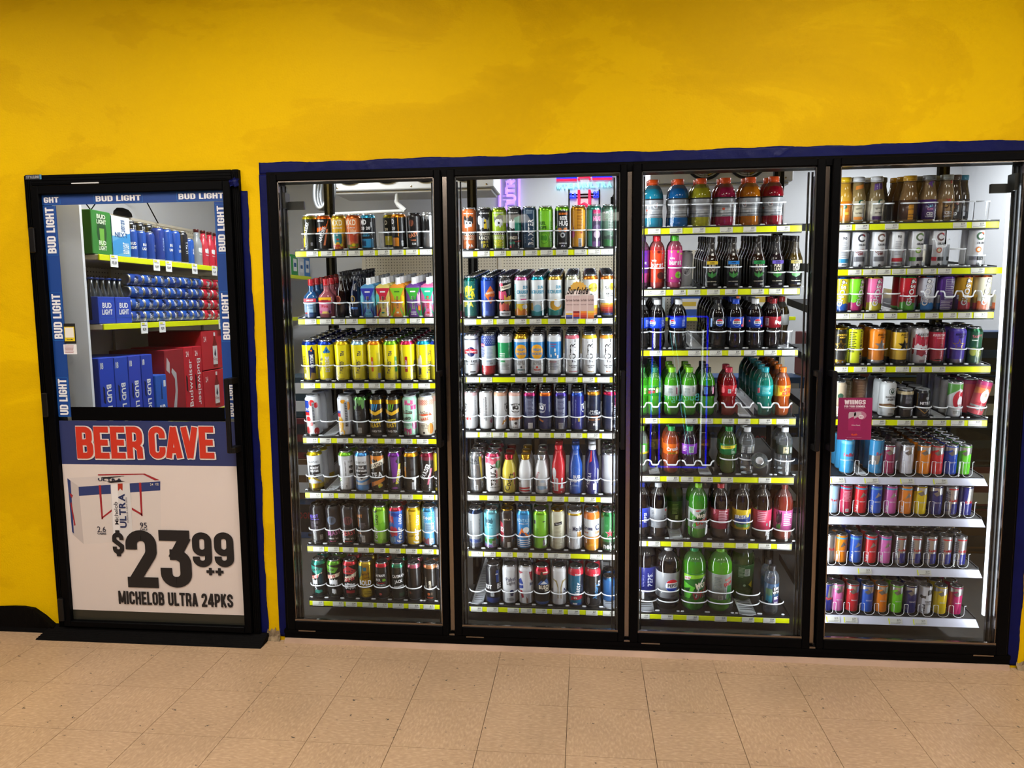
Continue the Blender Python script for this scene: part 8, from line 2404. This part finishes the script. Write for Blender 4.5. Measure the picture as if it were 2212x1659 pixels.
# lower shelf: cartons
for i, (y, wd, c, h) in enumerate(((.285, .118, '1c3fb8', .405), (.405, .112, '2244b4', .40), (.520, .108, '2a3fb0', .40), (.632, .105, '1f3aa8', .398))):
    case('beer_case', wd, .34, h, c, '%s of four blue beer cases counting from the white partition' % ORD[i], loc=(GX, y, .88), rz=R90,
         front=[ft('BUD LIGHT', .42, .74, .06, .66, 'e6e8ec', 270), fp([(.2, .45), (.32, .42), (.32, .62), (.2, .65)], '0c1440'), ft('18', .1, .3, .86, .94, 'c8ccdc'), fr(.0, .02, 0, 1, '152c84')],
         side=[ft('BUD LIGHT', .3, .6, .1, .8, 'c8d0e8', 270)], group='blue beer cases on the lower cave shelf')
case('beer_case', .105, .16, .275, '2456b4', 'small blue six pack carton between blue and red cases', loc=(GX + .01, .742, .88), rz=R90,
     front=[ft('BUD', .25, .75, .22, .38, 'e6e8ec'), ft('LIGHT', .22, .78, .06, .20, 'e6e8ec'), fp([(.42, .5), (.58, .5), (.55, .72), (.5, .9), (.45, .72)], '15306c'), fr(.7, .9, .75, .88, 'd0d4dc')])
case('beer_case', .20, .34, .41, '8c1a26', 'dark red beer case with grey curved band', loc=(GX, .858, .88), rz=R90,
     front=[fp([(.30, .12), (.46, .10), (.58, .4), (.56, .66), (.34, .74), (.30, .68), (.46, .58), (.46, .40)], 'a8a4a8'), fp([(.05, .72), (.22, .66), (.24, .82), (.10, .90)], 'b8a8ac')])
for i, (y, wd) in enumerate(((1.062, .10), (1.165, .10))):
    case('beer_case', wd, .34, .415, 'b81c2c', '%s upright red beer case with white script lettering' % ('first', 'second')[i], loc=(GX, y, .88), rz=R90,
         front=[ft('Budweiser', .38, .78, .12, .82, 'e6e0e0', 90 if i == 0 else 270, False), fp([(.1, .38), (.26, .34), (.26, .56), (.1, .6)], '2a0c10'), ft('24', .2, .5, .86, .94, 'e0c8c8')], group='upright red beer cases')
for i, (y, z, lab) in enumerate(((1.275, .88, 'lower red beer case with printed bottle'), (1.275, 1.136, 'upper red beer case with printed bottle'))):
    case('beer_case', .26, .36, .25, 'b8222e', lab + ' on the cave shelf', loc=(GX, y, z), rz=R90,
         front=[fp([(.5, .05), (.72, .05), (.72, .62), (.66, .78), (.64, .95), (.58, .95), (.56, .78), (.5, .62)], '7a1a1a'), fp([(.5, .12), (.72, .12), (.72, .60), (.5, .60)], 'd6d2d2', 2), fp([(.57, .86), (.65, .86), (.65, .95), (.57, .95)], 'd6d2d2', 2), fp([(.56, .38), (.61, .55), (.66, .38), (.61, .32)], '3a3a4a', 3), ft('King', .52, .70, .20, .30, '8c2a2a', 0, False), ft('24', .08, .2, .72, .86, 'e0b8b8')], group='red cases with bottles')

# ---- gondola at the back wall, seen between the top shelves
gb = rootz('gondola_shelving', (-2.0, 3.16, 0.0))
tag(gb, 'cream pegboard gondola against the back wall of the cave', 'shelving')
pb2 = empty('back_panel')
pb2.parent = gb
pb2.location = (0, .20, 1.30)
pegboard('pegboard', pb2, 3.7, .69)
M().box(0, 3.7, .206, .22, .05, 1.30).build('lower_back', MT['cream'], gb)
for x in (0, 1.23, 2.46, 3.67):
    M().box(x, x + .03, .185, .20, 0, 1.99).build('upright', MT['cream'], gb)
for zc in (1.42, .9):
    sh = M().bbox(0, 3.7, -.10, .20, zc - .03, zc, .003).build('shelf_deck', MT['cream'], gb)
    M().bbox(0, 3.7, -.11, -.10, zc - .03, zc, .002).build('price_rail', MT['rail'], sh)
bc = [('17150f', 'black'), ('7c2040', 'plum'), ('8c2a4a', 'wine red'), ('5a1c3a', 'dark plum'), ('6a2a7a', 'purple'), ('2a6a9c', 'sea blue'), ('3a8a5a', 'green'), ('c8a02a', 'amber'), ('b8c4cc', 'silver grey'), ('2a4a94', 'navy'), ('d06a3a', 'orange'), ('4a9a8a', 'jade')]
for i, (c, nm) in enumerate(bc):
    case('drink_pack', .235, .18, .22 + .03 * ((i * 7) % 3), c, '%s drink pack on the back gondola of the cave' % nm, loc=(-1.98 + i * .30, 3.08, 1.42), front=[fr(.1, .9, .3, .7, 'd0ccc8' if i % 2 else '2a2a30'), fr(.2, .8, .42, .58, 'c8a83a' if i % 2 else 'a0a4a8', 1)], group='packs on the back gondola')

# ---- stacked cases behind the cooler shelves, mostly added to darken the depth
stk = [('3a5a8c', 'e', 'COORS LIGHT', 'blue grey'), ('2c2c34', 'c8', 'CASE', 'charcoal'), ('54402c', 'e', 'BEER', 'brown'), ('23406c', 'e', 'LIGHT', 'navy'), ('5a2028', 'e', 'LAGER', 'dark red'), ('3c4438', 'e', 'ALE', 'olive'), ('2a3a44', 'e', 'BEER', 'slate')]
rs = random.Random(12)
for i in range(11):
    x = -1.98 + i * .415
    n = 5 if i in (2, 5, 8) else 4
    if i >= 9:
        n = 5
    for j in range(n):
        c, _, s, nm = stk[(i * 3 + j * 2) % 7] if not (i in (6, 7) and j >= 2) else stk[0]
        case('stock_case', .40, .28, .268, c, '%s stock case, %s up in the %s darkening stack behind the cooler' % (nm, ORD[j], (ORD + ['eleventh'])[i]), loc=(x + rs.uniform(-.006, .006), 1.45 + rs.uniform(-.01, .01), .27 * j),
             front=[fr(.08, .92, .16, .86, 'b8bcc4' if j % 2 else '20242c')] + ([ft('Coors', .10, .48, .5, .74, '8a2a30', 0, False), ft('LIGHT', .52, .90, .5, .74, '2a3a5c')] if s == 'COORS LIGHT' else [fr(.2, .8, .42, .6, c, 1)]) + [fp([(.36, .05), (.64, .05), (.64, .12), (.36, .12)], '1a1a1c')], group='stock cases behind the coolers')

# ---- cooling units under the cave ceiling
def evaporator(x0, x1, yf, z0, fans, label, fz=.142):
    t = rootz('evaporator_unit', ((x0 + x1) / 2, yf, z0))
    w2 = (x1 - x0) / 2
    M().bbox(-w2, w2, 0, .38, 0.0, .40, .006).build('housing', MT['white'], t)
    M().bbox(-w2 + .02, w2 - .02, .03, .36, -.018, -.001, .004).build('drip_tray', MT['white'], t)
    for fx in fans:
        f = empty('fan')
        f.parent = t
        f.location = (fx, -.012, fz)
        f.scale = (.70, 1, .70)
        m = M()
        for k in range(9):
            r = .02 + .0175 * k
            m.tube([(r * math.cos(q), 0, r * math.sin(q)) for q in np.linspace(0, 2 * math.pi, 29)[:-1]], .0022, 4, closed=True)
        for k in range(8):
            a = k * math.pi / 4
            m.tube([(.02 * math.cos(a), .001, .02 * math.sin(a)), (.165 * math.cos(a), .001, .165 * math.sin(a))], .0022, 4)
        m.build('guard', MT['fan'], f)
        m = M()
        m.tube([(.172 * math.cos(q), 0, .172 * math.sin(q)) for q in np.linspace(0, 2 * math.pi, 33)[:-1]], .012, 6, closed=True)
        m.build('shroud_ring', MT['fan'], f)
        m = M()
        for k in range(4):
            a = k * math.pi / 2
            m.add([(.02 * math.cos(a), .006, .02 * math.sin(a)), (.15 * math.cos(a + .2), .010, .15 * math.sin(a + .2)), (.15 * math.cos(a + .9), .004, .15 * math.sin(a + .9)), (.03 * math.cos(a + 1.2), .005, .03 * math.sin(a + 1.2))], [(0, 1, 2, 3)])
        m.build('blade', MT['steel'], f)
    for bx_ in (-w2 + .08, w2 - .08):
        M().box(bx_ - .008, bx_ + .008, .15, .166, .40, CCZ - z0).build('hanger_rod', MT['steel'], t)
    for bx_ in (-w2 + .05, 0, w2 - .05):
        M().lathe([(.006, 0), (.006, .004), (0, .005)], 8).build('bolt', MT['steel'], t, loc=(bx_, -.0005, .02), rx=math.pi / 2)
    tag(t, label, 'cooling unit', 'cooling units')
    return t


evaporator(-1.76, -0.62, 1.9, 2.328, (-.43, -.165, .10, .365), 'white four fan cooling unit seen over the first cooler door', .168)
evaporator(0.42, 1.34, 1.9, 2.318, (-.105, .165), 'white two fan cooling unit seen over the third cooler door')
# drain pipe under the first unit
p = [at(857, 413, 1.95), at(857, 436, 1.95), at(875, 455, 1.95), at(868, 459, 1.95)]
m = M().tube([(p[0][0], 1.95, 2.37), p[1], (p[1][0] + .01, 1.95, p[1][2] - .02), p[2]], .017, 10)
q0 = at(735, 468, 1.95)
m2 = M().tube([p[2], (q0[0], 1.95, q0[2] + .02), (q0[0] - .25, 1.97, q0[2] + .015)], .012, 8)
t = empty('drain_pipe', p[0])
sub('trap', m, MT['pvc'], t, True)
sub('pipe_run', m2, MT['pvc'], t, True)
tag(t, 'white drain pipe hanging under the four fan cooling unit', 'pipe')
# coiled hose by the first door
c = at(694, 410, 1.2)
m = M()
for k in range(3):
    m.tube([(c[0] + .012 * k + (.040 + .002 * k) * math.cos(q), 1.2 + .018 * k + .03 * math.sin(q), c[2] + .115 * math.sin(q)) for q in np.linspace(0, 2 * math.pi, 33)[:-1]], .011, 8, closed=True)
m.tube([(c[0], 1.2, c[2] + .115), (c[0], 1.2, CCZ)], .006, 6)
o = m.build('hose_coil', MT['tube'], None, True)
tag(o, 'grey hose coil hanging inside the cave behind the first cooler door', 'hose')

# ---- neon signs on the back wall
NY = CBY - .03


def nz(u, v):
    p = at(940 + u / 4.366, 340 + v / 4.366, NY)
    return (p[0], NY, p[2])


t = empty('neon_sign', nz(700, 340))
for u in (610, 793):
    sub('border_tube', M().tube([nz(u, 130), nz(u, 640)], .012, 8), MT['neon_v'], t, True)
for u in (610, 793):
    pass
sub('border_tube', M().tube([nz(610, 640), nz(793, 640)], .012, 8), MT['neon_v'], t, True)
# letters read upwards: n U T R
def stroke(pts, mat, r=.013):
    return sub('letter_tube', M().tube([nz(u, v) for u, v in pts], r, 8), MT[mat], t, True)


def arc_(cx_, cy_, ru, rv, a0, a1, n=10):
    return [(cx_ + ru * math.cos(math.radians(a0 + (a1 - a0) * k / n)), cy_ - rv * math.sin(math.radians(a0 + (a1 - a0) * k / n))) for k in range(n + 1)]


stroke([(750, 500)] + arc_(695, 470, 25, 30, 180, 270, 6)[::-1] + [(672, 440), (695, 432), (750, 432)], 'neon_v')
stroke([(672, 410), (725, 410)] + arc_(725, 385, 27, 25, 270, 450, 8) + [(672, 360)], 'neon_v')
stroke([(652, 402), (652, 398)], 'neon_v', .014)
stroke([(652, 366), (652, 362)], 'neon_v', .014)
stroke([(672, 345), (672, 285)], 'neon_v')
stroke([(672, 315), (750, 315)], 'neon_v')
stroke([(750, 270), (672, 270), (672, 232)] + arc_(692, 232, 20, 20, 90, 0, 4)[::-1] + [(712, 268)], 'neon_v')
stroke([(712, 246), (750, 212)], 'neon_v')
sub('backing_bar', M().box(nz(640, 300)[0], nz(770, 300)[0], NY + .008, NY + .016, nz(700, 660)[2], nz(700, 120)[2]), MT['clearp'], t)
tag(t, 'violet upright neon sign on the back wall of the cave', 'neon sign')

t = empty('neon_sign', nz(1400, 300))
for pts, mt in (([(1145, 193), (1338, 190)], 'neon_b'), ([(1145, 214), (1335, 212)], 'neon_r'), ([(1480, 182), (1668, 178)], 'neon_b'), ([(1480, 203), (1668, 200)], 'neon_r'), ([(1356, 215), (1356, 186), (1458, 184), (1458, 212)], 'neon_r'),
                ([(1356, 308), (1356, 470)], 'neon_r'), ([(1456, 306), (1456, 470)], 'neon_r'), ([(1356, 462), (1406, 434), (1456, 462)], 'neon_r')):
    sub('border_tube', M().tube([nz(u, v) for u, v in pts], .011, 8), MT[mt], t, True)


def neon_text(s, u0, v0, u1, v1, mt, part):
    a_, b_ = nz(u0, v1), nz(u1, v0)
    a2, b2 = nz(u0, v0), nz(u1, v1)
    m = M()
    text_fit(m, s, a_[0], b_[0], (a_[2] + b2[2]) / 2, (b_[2] + a2[2]) / 2, 0, 'w', True)
    # give the letters the depth of a tube
    n = len(m.v)
    V0 = [(x, NY - .012, z) for x, y, z in m.v]
    V1 = [(x, NY + .004, z) for x, y, z in m.v]
    from collections import Counter
    cnt = Counter()
    for f in m.f:
        for i in range(len(f)):
            cnt[(f[i - 1], f[i])] += 1
    fs = list(m.f)
    for (i, j) in list(cnt):
        if (j, i) not in cnt:
            fs.append((j, i, i + n, j + n))
    q = M().add(V0 + V1, fs)
    sub(part, q, MT[mt], t)


for i, ch in enumerate('#TEAMULTRA'):
    u0 = 1145 + i * 52.5
    neon_text(ch, u0 + 3, 248 - i * 2, u0 + 47, 296 - i * 2, 'neon_c', 'neon_letter')
neon_text('2.6', 1268, 335, 1330, 366, 'neon_b', 'neon_letter')
neon_text('CARBS', 1268, 372, 1330, 388, 'neon_b', 'neon_letter')
neon_text('95', 1490, 322, 1545, 356, 'neon_b', 'neon_letter')
neon_text('CALS', 1490, 362, 1545, 380, 'neon_b', 'neon_letter')
for u in (1262, 1548):
    sub('mount_rod', M().tube([(nz(u, 300)[0], NY + .018, nz(u, 300)[2]), (nz(u, 480)[0], NY + .018, nz(u, 480)[2])], .006, 6), MT['black'], t)
for v in (345, 372):
    sub('mount_rod', M().tube([(nz(1262, v)[0], NY + .018, nz(1400, v)[2]), (nz(1548, v)[0], NY + .018, nz(1400, v)[2])], .006, 6), MT['black'], t)
sub('power_adapter', M().bbox(nz(1655, 400)[0], nz(1690, 400)[0], NY - .02, NY + .02, nz(1670, 440)[2], nz(1670, 375)[2], .004), MT['black'], t)
sub('power_cord', M().tube([nz(1670, 380), nz(1690, 340), nz(1685, 280)], .005, 5), MT['black'], t)
tag(t, 'red, blue and cyan neon sign with hashtag lettering in the cave', 'neon sign')
# loose cables and a mount over the cave gondola
m = M().tube([(-2.80, 1.28, 2.30), (-2.80, 1.02, 2.28), (-2.82, .95, 2.27)], .014, 8).tube([(-2.83, 1.02, 2.27), (-2.84, .98, 2.16), (-2.85, .93, 2.10), (-2.86, .86, 2.17)], .004, 5).tube([(-2.83, 1.25, 2.30), (-2.84, 1.45, 2.24), (-2.85, 1.60, 2.10)], .004, 5)
o = m.build('cable_bracket', MT['black'])
tag(o, 'black bracket with loose cables above the cave gondola', 'cable')
m = M().lathe([(.0001, 0), (.075, .0), (.07, .03), (.045, .06), (.0001, .07)], 10, None, 2, 0, 0, 0, .6)
m.v = [(-2.86 + y * .6, 1.24 + x * 1.2, 2.106 + z * .7) for x, y, z in m.v]
o = m.build('power_brick', MT['rubber'])
tag(o, 'black power unit lying on top of the cave gondola', 'power unit')

# ---- lit sign standing in the shop beside the viewer; its glow shows in the third door
sg = rootz('light_sign', (0.735, -2.50, 0.0))


def sgp(px_, py_):
    """where the tube must stand so that the door glass mirrors it there"""
    p = at(px_, py_, 2.472)
    return (p[0] - .735, 0.0, p[2])


M().bbox(-.26, .26, -.12, .12, 0, .03, .004).build('base', MT['black'], sg)
for x in (-.2, .22):
    M().box(x - .008, x + .008, .02, .036, .03, 1.46).build('post', MT['black'], sg)
for pts in ([(1411, 684), (1404, 1005)], [(1427, 700), (1423, 1008)], [(1529, 684), (1524, 1008)], [(1440, 684), (1529, 684)], [(1404, 1008), (1524, 1010)]):
    M().tube([sgp(*q) for q in pts], .0065, 8).build('blue_tube', MT['sign_b'], sg, True)
M().tube([sgp(1519, 712), sgp(1512, 990)], .0065, 8).build('white_tube', MT['sign_w'], sg, True)
for pts in ([(1447, 714), (1486, 985)], [(1456, 714), (1492, 985)]):
    M().tube([sgp(*q) for q in pts], .0028, 6).build('thin_tube', MT['sign_c'], sg, True)
a_, b_ = sgp(1432, 870), sgp(1510, 850)
m = M()
text_fit(m, 'Bud Light', -b_[0], -a_[0], a_[2], b_[2], 0, 'w', False)
m.v = [(-x, .006, z) for x, y, z in m.v]
m.build('lettering', MT['sign_c'], sg)
tag(sg, 'upright sign of blue and white light tubes, mirrored in the third cooler door', 'sign')
